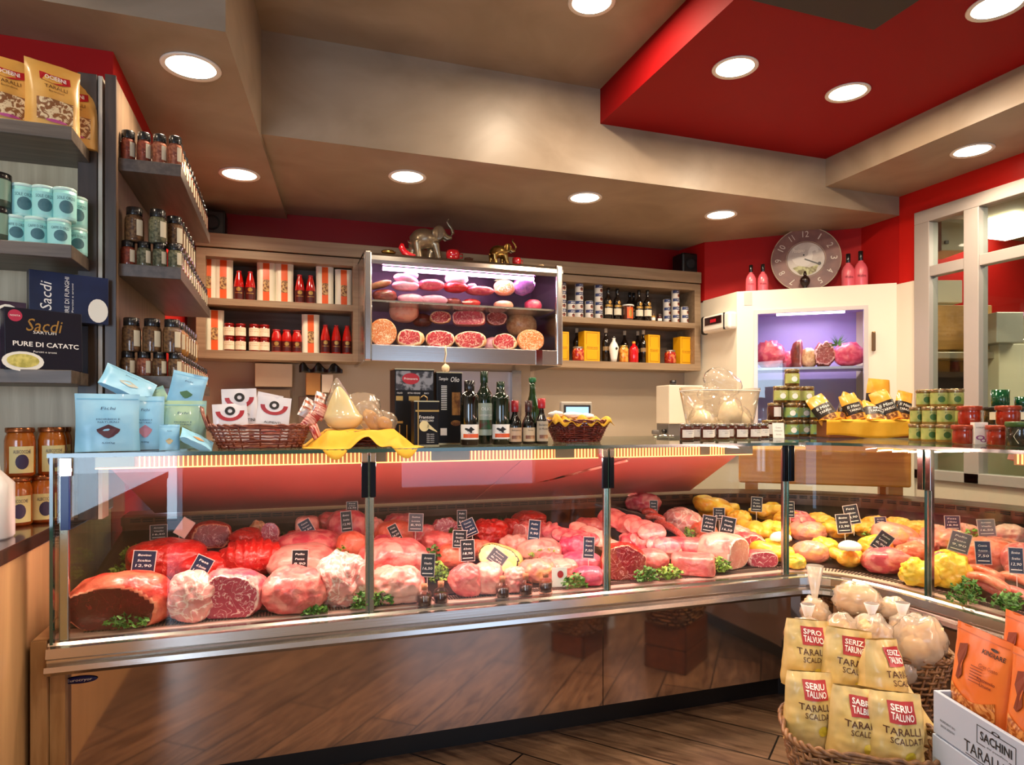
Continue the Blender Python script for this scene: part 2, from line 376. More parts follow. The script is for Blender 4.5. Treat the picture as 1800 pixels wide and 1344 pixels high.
for k in range(len(PATH)-2):
    if k < 1: continue
    a = off(PATH[k], 1.036); b = off(PATH[k+1], 1.036); L_ = (b-a).length; d = (b-a)/L_; n_ = Vector((-d.y, d.x)); m = max(1, int(L_/.054))
    for i in range(m):
        c = a+d*((i+.5)*L_/m)
        for z in (.891, .902): mb.obox((c.x, c.y, z), (d.x*.0225, d.y*.0225, 0), (n_.x*.003, n_.y*.003, 0), (0, 0, .003))
s = YE
while s < 2.1:
    for z in (.888, .899): mb.box(2.56+1.036, 2.56+1.042, s, s+.045, z, z+.006)
    s += .054
mb.build('vent_slots', M('vent_dark', '1e1210', .6), case)
sweep(MB(), [(-.012, 1.264), (-.012, 1.276), (1.18, 1.276), (1.18, 1.264)]).build('glass_top', gtop, case)
sweep(MB(), [(-.018, 1.263), (-.018, 1.277), (-.012, 1.277), (-.012, 1.263)]).build('glass_top_edge', gedge, case)
for pa in (sub(-.72, .303), sub(.311, 1.323), sub(1.331, 2.285), [PATH[1]]+PATH[2:-1], [(Vector((2.56, 2.10)), Vector((1, 0))), (Vector((2.56, YE)), Vector((1, 0)))]):
    sweep(MB(), [(0, .64), (0, 1.263), (.006, 1.263), (.006, .64)], pa).build('glass_pane', glassp, case)
MB().box(-.735, -.729, 2.625, 3.66, .66, 1.263).build('glass_pane', glassp, case)
MB().box(-.740, -.730, 2.600, 2.622, .60, 1.278).build('glass_edge', gedge, case)
MB().box(-.718, -.690, 2.618, 2.64, .645, 1.24).build('post', steel, case, bev=.003)
MB().box(-.712, -.676, 2.598, 2.612, 1.20, 1.262).build('hinge', chrome, case, bev=.002)
MB().box(-.708, -.682, 2.596, 2.612, 1.02, 1.20).build('handle', M('blue_plastic', '12306a', .3), case, bev=.002)
def joint(x):
    MB().box(x-.012, x+.022, 2.622, 2.64, .645, 1.25).build('post', steel, case, bev=.003)
    MB().box(x-.0015, x+.0015, 2.602, 2.617, .56, 1.262).build('glass_edge', gedge, case)
    for a, b in ((x-.028, x-.004), (x+.004, x+.026)):
        MB().box(a, b, 2.598, 2.612, 1.09, 1.225).build('hinge', M('hinge_dark', '20242c', .18, .8), case, bev=.002)
        MB().box(a, b, 2.596, 2.612, 1.226, 1.262).build('hinge_cap', chrome, case, bev=.002)
joint(.307); joint(1.327)
# joints at both ends of the curved pane
for (x, y, dx, dy) in ((2.287, 2.61, 1, 0), (2.56, 2.105, 0, -1)):
    d = Vector((dx, dy)); n_ = Vector((-dy, dx)); 
    def ob(s0, s1, o0, o1, z0, z1, nm, m):
        c = Vector((x, y))+d*((s0+s1)/2)+n_*((o0+o1)/2); h = (s1-s0)/2; g = (o1-o0)/2
        MB().obox((c.x, c.y, (z0+z1)/2), (d.x*h, d.y*h, 0), (n_.x*g, n_.y*g, 0), (0, 0, (z1-z0)/2)).build(nm, m, case, bev=.002)
    ob(-.016, .016, .012, .03, .645, 1.25, 'post', steel); ob(-.0015, .0015, -.008, .007, .56, 1.262, 'glass_edge', gedge)
    for a, b in ((-.032, -.005), (.005, .030)):
        ob(a, b, -.012, .002, 1.09, 1.262, 'hinge', chrome if dx == 0 else MATS['hinge_dark'])
# tilted rear doors of mirror sheet, the meat's red reflection painted into its colour
doorm = M('painted_meat_reflection', 'e08a86', .5, .2)
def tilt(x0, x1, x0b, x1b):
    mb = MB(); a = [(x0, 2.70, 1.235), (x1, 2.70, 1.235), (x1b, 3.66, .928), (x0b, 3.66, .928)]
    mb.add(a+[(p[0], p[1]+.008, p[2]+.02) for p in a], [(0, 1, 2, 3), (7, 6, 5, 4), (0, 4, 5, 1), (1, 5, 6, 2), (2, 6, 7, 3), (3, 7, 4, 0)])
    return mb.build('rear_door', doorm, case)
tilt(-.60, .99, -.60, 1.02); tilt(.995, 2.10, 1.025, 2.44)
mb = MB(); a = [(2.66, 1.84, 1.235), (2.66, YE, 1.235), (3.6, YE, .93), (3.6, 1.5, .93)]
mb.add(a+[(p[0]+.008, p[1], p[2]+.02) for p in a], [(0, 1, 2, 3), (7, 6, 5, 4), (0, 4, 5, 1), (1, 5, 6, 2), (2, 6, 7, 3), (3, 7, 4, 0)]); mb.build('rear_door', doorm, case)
MB().tube([(1.9-.93, 3.60, .985), (1.3, 3.2, 1.08), (1.52, 2.78, 1.20)], .011).build('door_stay', chrome, case)
strip_m = M('strip_prism', '8a5a3c', .3, emit=.55, ecol='d07a48'); rib_m = M('strip_rib', 'ffd0a0', .3, emit=3.0, ecol='ff9a58'); dull = M('strip_dull', '8a7058', .3, .3)
def strip(x0, x1, gaps=()):
    MB().box(x0, x1, 2.66, 2.69, 1.218, 1.262).build('light_strip', strip_m, case)
    mb = MB(); s = x0+.01
    while s < x1-.01:
        if not any(a <= s <= b for a, b in gaps): mb.box(s, s+.0045, 2.656, 2.66, 1.222, 1.26)
        s += .0155
    mb.box(x0, x1, 2.655, 2.66, 1.2175, 1.2215); mb.build('light_ribs', rib_m, case)
    for a, b in gaps: MB().box(a, b, 2.655, 2.66, 1.223, 1.262).build('ballast_cover', dull, case)
    lamp('AREA', ((x0+x1)/2, 2.70, 1.21), 11*(x1-x0), (1, .61, .54), x1-x0-.05, (math.radians(-28), 0, 0), .03, name='case_light')
    lamp('AREA', ((x0+x1)/2, 2.665, 1.205), 2.2*(x1-x0), (1, .61, .54), x1-x0-.05, (math.radians(15), 0, 0), .03, name='case_light')
strip(-.62, .285, ((-.62, -.5),)); strip(.33, 1.305, ((.33, .38), (.56, .72), (1.1, 1.19))); strip(1.345, 2.12, ((1.83, 1.88), (1.96, 2.12)))
MB().box(2.61, 2.64, YE, 1.78, 1.218, 1.262).build('light_strip', strip_m, case)
mb = MB(); s = YE
while s < 1.77: mb.box(2.606, 2.61, s, s+.0045, 1.222, 1.26); s += .0155
mb.build('light_ribs', rib_m, case)
lamp('AREA', (2.66, .8, 1.21), 18, (1, .61, .54), 1.9, (0, math.radians(28), pi/1) if 0 else (math.radians(-28), 0, -pi/2), .03, name='case_light')
# corner lamp along the curved pane
MB().obox((2.62, 2.62, 1.245), (.16*.62, -.16*.78, 0), (.012, .0095, 0), (0, 0, .014)).build('light_strip', strip_m, case)
lamp('AREA', (2.64, 2.62, 1.225), 9, (1, .72, .48), .5, (math.radians(-25), 0, math.radians(-50)), .03, name='case_light')
tag(MB().lathe([(.03, 0), (.032, .002), (.03, .004)], 32).build('maker_badge', M('badge_blue', '141c5c', .3), smooth=True), 'small dark blue oval badge at the left end of the polished base panel', 'badge')
bdg = bpy.data.objects['maker_badge']; bdg.scale = (1.65, .40, 1); bdg.rotation_euler = (pi/2, 0, 0); pb = ony(141, 1194, 2.6535); bdg.location = pb
mb = MB(); put_text(mb, "Eurocryor", flat(0), 0, 0, .012, .075); t_ = mb.build('lettering', M('letter_white', 'f0eee8', .5)); t_.parent = bdg; t_.scale = (1/1.65, 1, 1/.40); t_.rotation_euler = (-pi/2, 0, 0); t_.location = (0, 0, .0055)
# ---------------- white cold room across the corner ----------------
A2, B2 = Vector((3.47, 4.54)), Vector((4.385, 3.85)); E2 = (B2-A2).normalized(); N2 = Vector((E2.y, -E2.x)); N2 = -N2 if N2.y < 0 else N2; L2 = (B2-A2).length
def diag(px, py, o=0):      # photo pixel -> (s along the face, z) on the corner face pushed back by o
    r = ray(px, py); q = A2+N2*o; t = q.dot(N2)/(r.x*N2.x+r.y*N2.y); p = Vector((r.x*t, r.y*t)); return ((p-q).dot(E2), H+r.z*t)
def dw(s, o, z): p = A2+E2*s+N2*o; return (p.x, p.y, z)
def dbox(mb, s0, s1, o0, o1, z0, z1, mi=0):
    vs = [dw(s, o, z) for z in (z0, z1) for s, o in ((s0, o0), (s1, o0), (s1, o1), (s0, o1))]
    return mb.add(vs, [(0,3,2,1),(4,5,6,7),(0,1,5,4),(1,2,6,5),(2,3,7,6),(3,0,4,7)], mi)
ZK = 2.40
cold = thing('cold_room', 'white corner cold room with a glass door showing hung meat', 'refrigerator', (0, 0, 0))
dl0, dt = diag(1332, 553); dr0, _ = diag(1518, 540); dt2 = diag(1420, 548)[1]
S0, S1, ZT_, ZB_ = dl0, dr0, dt2, 1.22
mb = MB(); dbox(mb, 0, S0-.02, 0, .05, 0, ZK); dbox(mb, S1+.02, L2, 0, .05, 0, ZK); dbox(mb, S0-.02, S1+.02, 0, .05, ZT_+.02, ZK); dbox(mb, S0-.02, S1+.02, 0, .05, 0, ZB_)
mb.box(3.47, 3.50, 4.54, 5.29, 0, ZK); mb.prism([(4.385, 3.85), (4.385, 3.70), (4.398, 3.70), (4.398, 4.16)], 0, ZK)
mb.build('wall_panel', white, cold)
MB().prism([(3.47, 4.54), (4.385, 3.85), (4.398, 3.86), (4.398, 4.25), (3.53, 5.0), (3.47, 5.0)], ZK, ZK+.012).build('top_ledge', white, cold)
lil = M('cold_lilac', 'a79ac4', .35)
mb = MB(); dbox(mb, S0-.12, S1+.10, .055, .5, ZB_-.05, ZB_-.02); dbox(mb, S0-.12, S1+.10, .50, .53, ZB_-.05, ZT_+.08); dbox(mb, S0-.14, S0-.12, .055, .5, ZB_-.05, ZT_+.08)
dbox(mb, S1+.08, S1+.10, .055, .5, ZB_-.05, ZT_+.08); dbox(mb, S0-.12, S1+.10, .055, .5, ZT_+.05, ZT_+.08); mb.build('liner', lil, cold)
fr = .03
mb = MB(); dbox(mb, S0-fr, S0, -.012, .02, ZB_-fr, ZT_+fr); dbox(mb, S1, S1+fr, -.012, .02, ZB_-fr, ZT_+fr); dbox(mb, S0, S1, -.012, .02, ZT_, ZT_+fr); dbox(mb, S0, S1, -.012, .02, ZB_-fr, ZB_)
fo = mb.build('door', M('door_frame_grey', 'cfc6c0', .3, .3), cold)
mb = MB(); dbox(mb, S0, S1, .0, .006, ZB_, ZT_); mb.build('door_glass', glassp, fo)
hs, hz = diag(1535, 600); mb = MB(); dbox(mb, hs-.014, hs+.012, -.03, -.012, hz-.075, hz+.075); mb.build('hinge', M('bronze', '8a6a4a', .3, .9), fo, bev=.006)
zsh = diag(1420, 645, .1)[1]; mb = MB(); dbox(mb, S0-.11, S1+.07, .06, .45, zsh-.02, zsh); mb.build('shelf', M('cold_shelf', 'b8b0c4', .3, .5), cold)
s0, z0 = diag(1365, 553, .2); s1, _ = diag(1485, 548, .2); mb = MB(); a = dw(s0, .2, ZT_+.02); b = dw(s1, .2, ZT_+.02); mb.tube([a, b], .013, 8); mb.build('light_tube', M('tube_lilac', 'f4dcff', emit=9, ecol='f0c8ff'), cold)
c = dw((s0+s1)/2, .17, ZT_-.005); lamp('AREA', c, 6, (.86, .66, 1), .45, (0, 0, math.atan2(E2.y, E2.x)), .015, name='cold_light')
mb = MB(); s0, z0 = diag(1308, 516); s1, z1 = diag(1322, 536); dbox(mb, s0, s1, -.003, .01, z1, z0+.01); mb.build('cover_plate', M('grey_plate', 'b4ada6', .5), cold)
# wall-mounted scale display on the side face
p0 = onx(1238, 570, 3.44); 
sc_ = thing('scale_display', 'white and black wall-mounted digital display beside the cabinet', 'display', (3.40, 4.72, 0))
def cx(px, py, X=3.43): return onx(px, py, X)
a = cx(1240, 555); b = cx(1289, 582); ya, yb = a.y-4.72, b.y-4.72
MB().box(-.01, .0735, yb, ya, 1.4+(732-583)*5.6/F, 1.4+(732-553)*5.6/F).build('body', M('device_white', 'e8e2d8', .35), sc_, bev=.02)
MB().box(-.016, .05, ya-.03, ya+.012, 2.10, 2.256).build('end_cap', black, sc_, bev=.02); MB().box(-.014, .05, yb+.06, yb+.075, 2.112, 2.25).build('end_cap', black, sc_, bev=.004)
MB().box(-.013, 0, yb+.10, ya-.05, 2.17, 2.235).build('screen', M('led_dark', '2a0c0c', .2), sc_)
mb = MB(); put_text(mb, "8888", lambda u, v, o: (-.0145, -u, v), -(ya+yb)/2-.02, 2.20, .028); mb.build('digits', M('led_red', 'c01020', emit=1.2), sc_)
# ---------------- butcher block behind the corner ----------------
bb = thing('butcher_block', 'thick orange-brown wooden butcher block seen through the corner glass', 'table', (3.37, 3.56, 0), math.atan2(-.62, .78))
bw = wood('block_wood', 'e89a3c', 'cc7c24', 'x'); MB().box(-.50, .50, -.22, .22, .965, 1.19).build('top', bw, bb, bev=.012)
for x in (-.42, .42):
    for y in (-.15, .15): MB().box(x-.04, x+.04, y-.04, y+.04, 0, .965).build('leg', bw, bb)
# ---------------- kitchen side window ----------------
alu = M('window_frame_grey', 'aea6a0', .35, .2); XW = 4.40
win = MB(); ym0, ym1 = 3.208, 3.313
win.box(XW-.03, XW+.06, .9, WY, 2.80, 2.89); win.box(XW-.03, XW+.06, WY-.12, WY, .95, 2.80); win.box(XW-.03, XW+.06, ym0, ym1, .95, 2.80)
win.box(XW-.02, XW+.05, .9, WY-.12, 2.405, 2.48); win.box(XW-.03, XW+.06, .9, WY, .95, 1.02); win.box(XW-.03, XW+.06, 1.95, 2.05, 1.02, 2.8)
wf = struct(win.build('window_1', alu, bev=.004))
MB().box(XW+.01, XW+.016, .9, WY-.12, 1.02, 2.80).build('pane', glassp, wf)
kw = M('kitchen_wall', 'c4bd98', .5)
struct(MB().box(4.53, 7.5, 4.3, 4.4, 0, 3.1).build('wall_kitchen', kw)); struct(MB().box(7.4, 7.5, -.5, 4.3, 0, 3.1).build('wall_kitchen', kw)); struct(MB().box(4.53, 7.5, -.6, -.5, 0, 3.1).build('wall_kitchen', kw))
struct(MB().box(4.53, 7.5, -.6, 4.4, 3.0, 3.1).build('ceiling_kitchen', M('kitchen_ceiling', '9c9070', .6)))
struct(MB().box(4.53, 7.4, 4.28, 4.30, 2.3, 3.0).build('trim_1', red)); 
def kp(px, py, d): r = ray(px, py); return Vector((0, 0, H))+r*d
p = onz(1775, 397, 2.985)
tag(MB().box(p.x-.35, p.x+.35, p.y-.28, p.y+.28, 2.96, 2.995).build('ceiling_panel_light', M('kitchen_light', 'fff8e0', emit=7, ecol='fff2d0')), 'bright rectangular ceiling light panel seen through the kitchen window', 'lamp')
lamp('AREA', (5.6, 2.6, 2.9), 26, (1, .9, .72), 1.0, name='kitchen_light')
# ---------------- wooden wall cabinets on the back wall ----------------
YF, YBK = 5.0, 5.29; ZLO, ZMI, ZHI = 1.86, 2.215, 2.56
cabback = M('cabinet_inside', '6a5848', .5, col2='5a4a3c', scale=3, stretch=(1, 12, 12))
def cabinet(x0, x1, lab):
    t = thing('wall_cabinet', lab, 'cabinet', ((x0+x1)/2, YF, 1.80)); h = (x1-x0)/2; k = lambda z: z-1.80
    for s in (-1, 1): MB().box(min(s*h, s*(h-.06)), max(s*h, s*(h-.06)), 0, .285, 0, .755).build('side_panel', oak_z if 0 else oak_x, t, bev=.002)
    MB().box(-h+.06, h-.06, 0, .285, 0, .058).build('bottom_board', oak_x, t); MB().box(-h+.06, h-.06, 0, .285, k(2.50), .755).build('top_board', oak_x, t)
    MB().box(-h+.06, h-.06, 0, .27, k(2.17), k(ZMI)).build('shelf', oak_x, t); MB().box(-h+.06, h-.06, .27, .285, .058, k(2.50)).build('back_panel', cabback, t)
    return t
cabinet(-.57, .535, 'open wooden wall cabinet holding white packets and red sauce bottles'); cabinet(2.0, 3.445, 'open wooden wall cabinet holding tins, dark bottles and yellow boxes')
tag(MB().box(-.575, 3.45, YF-.005, 5.29, 2.565, 2.66).build('top_board', oak_x, bev=.003), 'long wooden board running across the top of both wall cabinets', 'board')
for px, lab in ((374, 'black loudspeaker on the left end of the cabinet top board'), (1207, 'black loudspeaker on the right end of the cabinet top board')):
    p = ony(px, 420, 5.14); t = thing('loudspeaker', lab, 'speaker', (p.x, 5.15, 2.66), group='black loudspeakers')
    MB().box(-.09, .09, -.08, .09, 0, .185).build('body', black, t, bev=.02); MB().lathe([(.05, 0), (.053, .004), (.03, .006), (0, .004)], 20).build('cone', M('cone', '1c1c1c', .7), t, True, loc=(0, -.08, .09)).rotation_euler = (pi/2, 0, 0)
# ---------------- stainless cured-meat display ----------------
X0, X1, YD = .51, 1.975, 4.62
cd = thing('cured_meat_display', 'stainless steel wall display with glass front holding hams and salami', 'display case', ((X0+X1)/2, YD, 1.78)); h = (X1-X0)/2
inner = M('display_inside', '5a4c60', .3, .3)
for s in (-1, 1): 
    a, b = sorted((s*h, s*(h-.055))); MB().box(a, b, -.01, .03, .0, .75).build('post', steel, cd, bev=.012)
    a, b = sorted((s*h, s*(h-.02))); MB().box(a, b, .03, .65, .0, .74).build('side_panel', steel, cd)
mb = MB(); prof = [(.65, .74), (.65, .75), (.06, .75), (.02, .742), (-.005, .72), (-.008, .69), (.0, .665), (.03, .665), (.03, .70), (.06, .725)]
n = len(prof); vs = [(x, y, z) for x in (-h, h) for y, z in prof]; mb.add(vs, [(k, n+k, n+(k+1) % n, (k+1) % n) for k in range(n)]+[tuple(range(n-1, -1, -1)), tuple(range(n, 2*n))])
mb.build('hood', steel, cd)
MB().box(-h+.02, h-.02, .62, .65, .1, .74).build('back_panel', inner, cd); MB().box(-h+.02, h-.02, .03, .62, .105, .118).build('floor_tray', steel, cd)
MB().box(-h+.05, h-.05, -.012, .02, 0, .112).build('front_apron', steel, cd, bev=.004); MB().box(h-.22, h-.17, -.016, -.012, .0, .112).build('seam_strip', chrome, cd)
MB().box(-h+.05, h-.05, .05, .50, .415, .428).build('glass_shelf', M('shelf_steel', 'b8a8a0', .25, .8), cd)
MB().tube([(-h+.14, .09, .655), (h-.20, .09, .655)], .014, 10).build('light_tube', M('tube_pink', 'ffe0ff', emit=15, ecol='ffb8f4'), cd)
MB().box(-h+.055, h-.055, .012, .016, .12, .66).build('front_glass', glassp, cd)
lamp('AREA', ((X0+X1)/2, YD+.12, 2.42), 9, (1, .62, .92), 1.15, (math.radians(-12), 0, 0), .012, name='display_light')
lamp('AREA', ((X0+X1)/2, YD+.10, 2.18), 4, (1, .72, .62), 1.15, (math.radians(-20), 0, 0), .012, name='display_light')
# ---------------- left bookcase and side shelves ----------------
SZ = (2.43, 2.01, 1.565)
bc = thing('wall_bookcase', 'dark framed bookcase with light wood back on the left wall', 'shelf', (-1.6, 3.1, 1.0))
def bx_(*a): return MB().box(a[0]+1.6, a[1]+1.6, a[2]-3.1, a[3]-3.1, a[4]-1, a[5]-1)
bx_(-2.5, -.74, 3.06, 3.085, 1.0, 2.60).build('back_panel', oak_z, bc)
bx_(-.755, -.690, 2.98, 3.09, 1.0, 2.73).build('upright', wenge, bc, bev=.002); bx_(-.688, -.674, 2.99, 3.09, 1.0, 2.73).build('light_strip', M('edge_light', 'd8ccb8', .4), bc)
for z in SZ: bx_(-2.5, -.715, 2.75, 3.06, z-.048, z).build('shelf', wenge_x, bc, bev=.002)
sp = thing('spice_rack', 'wooden side rack with three dark shelves of spice jars', 'shelf', (-.65, 3.0, 1.5))
def bs_(*a): return MB().box(a[0]+.65, a[1]+.65, a[2]-3.0, a[3]-3.0, a[4]-1.5, a[5]-1.5)
bs_(-.657, -.625, 2.98, 4.12, 1.31, 2.73).build('side_panel', M('rack_panel', '7c6650', .42, col2='645040', scale=2.4, stretch=(14, 14, 1), thr=(.3, .7)), sp, bev=.002); bs_(-.659, -.622, 2.965, 2.98, 1.31, 2.73).build('edge_strip', wenge, sp)
for z in SZ: bs_(-.625, -.40, 3.02, 4.14, z-.05, z).build('shelf', M('shelf_dark', '5e5046', .4, col2='4c4038', scale=3, stretch=(12, 1, 12)), sp, bev=.002)
# ---------------- left side counter ----------------
lc = thing('side_counter', 'low side counter with dark brown top and light wood front at left', 'counter', (-.8, 2.0, 0))
MB().box(-1.0, .0, -2.2, 1.76, .953, 1.0).build('top', M('dark_brown_top', '3a2018', .18, coat=.5), lc, bev=.003)
MB().box(-1.0, -.01, -2.2, 1.76, 0, .953).build('front_panel', M('light_oak_front', 'c09a68', .45, col2='a88458', scale=1.6, stretch=(10, 10, .8), thr=(.3, .7), detail=6), lc)
bw_ = tag(MB().box(-.6, 3.4, 4.35, 5.29, 1.14, 1.18).box(-.6, 3.4, 4.42, 5.29, 0, 1.14).build('back_worktop', cream), 'pale worktop running along the back wall behind the case', 'counter')
# ---------------- meat, greens, tags in the case ----------------
PS = [PATH[0][0]+(PATH[1][0]-PATH[0][0])*(i/40) for i in range(41)]+[p[0] for p in PATH[2:-1]]+[PATH[-2][0]+(PATH[-1][0]-PATH[-2][0])*(i/40) for i in range(41)]
def offs(x, y):
    if x < 2.29 and y >= 2.61: return y-2.61
    if y < 2.11: return x-2.56
    q = Vector((x, y)); return min((p-q).length for p in PS) if (x > 2.29 and y > 2.0) else y-2.61
def on_deck(px, py, hgt=0):
    r = ray(px, py); d = 2.2; o = Vector((0, 0, H))
    while d < 6:
        p = o+r*d; q = offs(p.x, p.y)
        if q > .02 and p.z <= deckz(q)+hgt: return p
        if q > 1.02: return p
        d += .004
    return o+r*3.5
def veins(name, c1, c2, fat, thr=(.60, .64), scale=22, rough=.32, dist=1.5):
    if name in MATS: return MATS[name]
    m = M(name, c1, rough, col2=c2, scale=scale*1.1, thr=(.3, .7), bump=.3, bscale=70, coat=.22, sss=.08, dist=.5)
    nt = m.node_tree; L = nt.links.new; b = nt.nodes['Principled BSDF']; src = b.inputs['Base Color'].links[0].from_socket
    tc = nt.nodes.new('ShaderNodeTexCoord'); n = nt.nodes.new('ShaderNodeTexNoise'); n.inputs['Scale'].default_value = scale*1.5; n.inputs['Detail'].default_value = 3; n.inputs['Distortion'].default_value = dist
    L(tc.outputs['Object'], n.inputs[0]); a = nt.nodes.new('ShaderNodeMath'); a.operation = 'SUBTRACT'; a.inputs[1].default_value = .5; L(n.outputs[0], a.inputs[0])
    ab = nt.nodes.new('ShaderNodeMath'); ab.operation = 'ABSOLUTE'; L(a.outputs[0], ab.inputs[0])
    r = nt.nodes.new('ShaderNodeValToRGB'); r.color_ramp.elements[0].position = thr[0]; r.color_ramp.elements[1].position = thr[1]; r.color_ramp.elements[0].color = (1, 1, 1, 1); r.color_ramp.elements[1].color = (0, 0, 0, 1)
    L(ab.outputs[0], r.inputs[0]); mx = nt.nodes.new('ShaderNodeMix'); mx.data_type = 'RGBA'; L(r.outputs[0], mx.inputs[0]); L(src, mx.inputs[6]); mx.inputs[7].default_value = lin(fat)
    L(mx.outputs[2], b.inputs['Base Color']); return m
def patch(name, c1, c2, scale=9, thr=(.42, .6)): return M(name, c1, .34, col2=c2, scale=scale*2.4, thr=thr, bump=.3, bscale=60, coat=.22, sss=.08, dist=.7)
KM = {  # outer, cut, rim
 'beef': (veins('beef', 'b41418', 'd42a20', 'ec7868', (.002, .012), 12), veins('beef_cut', '7e121c', '9c1a22', 'e8a8a0', (.004, .016), 16), patch('beef_fat', 'e88a68', 'f0b090')),
 'round': (patch('round_fat', 'd8684c', 'b02c24', 5), veins('round_cut', '5c0a12', '740e18', 'a02028', (.0, .01), 10), patch('round_rim', 'f0a080', 'e07050')),
 'rose': (patch('rose_meat', 'cc4858', 'e88c84', 8), veins('rose_cut', 'b03048', 'c04a5c', 'f4c8c4', (.008, .022), 15), patch('rose_fat', 'f6d8cc', 'f0b8ac')),
 'pork': (patch('pork', 'd65e5c', 'ea8c80', 8), veins('pork_cut', 'dc7470', 'e88a80', 'f6d0c4', (.004, .014), 14), patch('pork_fat', 'f8e0d2', 'f4c4b4')),
 'pale': (patch('pale_pork', 'eaa898', 'dc6c66', 6, (.46, .66)), veins('pale_cut', 'd88478', 'e09a88', 'f2c8b8', (.004, .012), 12), patch('pale_fat', 'f8e6d8', 'f6d8c8')),
 'veal': (veins('veal', 'e8aca0', 'd87874', 'f4d4c6', (.01, .05), 9), veins('veal_cut', 'e08c88', 'eca098', 'fbe8dc', (.01, .03), 12), patch('veal_fat', 'faf0e4', 'f6d8c8')),
 'mag': (patch('magenta_meat', 'd03c60', 'e86c80', 9), veins('mag_cut', 'b82850', 'd04868', 'f0a0a8', (.002, .01), 12), patch('mag_fat', 'f4b0b8', 'f0c8c8')),
 'salmon': (patch('salmon_meat', 'e4684c', 'f08a70', 8), veins('salmon_cut', 'd85040', 'e87058', 'f4b09c', (.004, .012), 12), patch('salmon_fat', 'f4b8a0', 'f0a088')),
 'yellow': (patch('yellow_chicken', 'f0a030', 'f7bc48', 8), patch('yc_cut', 'f0b060', 'f4c070'), patch('yc_rim', 'f6c860', 'f0a838')),
 'lemon': (patch('lemon_chicken', 'f2c030', 'f8d850', 8), patch('lc_cut', 'f0b060', 'f4c070'), patch('lc_rim', 'f6c860', 'f0a838')),
 'thigh': (patch('chicken_thigh', 'e88c80', 'eca060', 5, (.48, .66)), patch('ct_cut', 'e88878', 'f0a090'), patch('ct_rim', 'f8dcc0', 'f4c0a0')),
 'curly': (patch('tripe', 'e0b088', 'c88c60', 16), patch('tr_cut', 'e0b088', 'd09870'), patch('tr_rim', 'e0b088', 'd09870')),
 'cheese': (patch('yellow_loaf', 'f4dc90', 'f0cc70', 8), patch('loaf_cut', 'f4e0a0', 'f0d080'), M('dark_rind', '241410', .35)),
}
def lump(r, seed, amp=.1, cut=None, ck=.6, flatb=.8, p=2.4, ribs=0, leg=0, nu=72, nv=44):
    """closed lump with radii r; cut = direction of a flat cut face, ck how far out"""
    R = max(r); mb = MB(); flags = []
    cd_ = Vector(cut).normalized() if cut else None
    def fn(d):
        e = (abs(d.x)**p+abs(d.y)**p+abs(d.z)**p)**(-1/p)
        v = Vector((d.x*r[0], d.y*r[1], d.z*r[2]))*e
        if leg: v.y *= 1-.5*max(0, d.x)*leg; v.z *= 1-.5*max(0, d.x)*leg; v.x *= 1+.25*max(0, d.x)*leg
        n = noise.noise(v*(1.6/R)+Vector((seed*3.1, 0, seed)))*amp*1.6+noise.noise(v*(4.5/R)+Vector((seed, seed, 0)))*amp*.7
        c_ = abs(noise.noise(v*(2.6/R)+Vector((0, seed*2, 5)))); n -= max(0, .10-c_)*amp*4.5
        if ribs: n += .05*sin(v.x/R*ribs+2*noise.noise(v*2/R))*max(0, d.z+.5)
        v *= 1+n
        if v.z < -flatb*r[2]: v.z = -flatb*r[2]
        fl = 0
        if cd_:
            lim = ck*sum(abs(cd_[i])*r[i] for i in range(3))
            k = v.dot(cd_)
            if k > lim: v -= cd_*(k-lim)*.97; fl = 1
        flags.append(fl); return v
    mb.ball((0, 0, 0), r, nu, nv, 0, fn)
    if cd_:
        for i, f in enumerate(mb.f):
            s_ = sum(flags[k] for k in f)
            mb.m[i] = 1 if s_ == len(f) else (2 if s_ else 0)
        # thin rim just inside the face
    return mb
def meat(name, px, pyb, w_, h_, kind, label, cut=None, ck=.6, rz=0, dep=None, amp=.12, ribs=0, leg=0, p=2.4, cat='meat', group=None, seed=None, tilt=0, hgt=0, extra=None):
    b = on_deck(px, pyb, hgt); k = mpp(b); W = w_*k/2*1.03; Z = h_*k/2*1.03; D = dep/2 if dep else min(max(W*.85, .05), .13)
    v = Vector((b.x, b.y)).normalized(); c = Vector((b.x, b.y, b.z))+Vector((v.x, v.y, 0))*D*.75
    zz = b.z+Z*.80
    q = offs(c.x, c.y)
    seed = seed if seed is not None else px*.37
    mb = lump((W, D, Z), seed, amp, cut, ck, .8, p, ribs, leg)
    o = mb.build(name, list(KM[kind]), smooth=True); o.location = (c.x, c.y, zz); yaw = -math.atan2(v.x, v.y); o.rotation_euler = (0, tilt, yaw+rz)
    return tag(o, label, cat, group)
FR = (-.15, -1, .05)
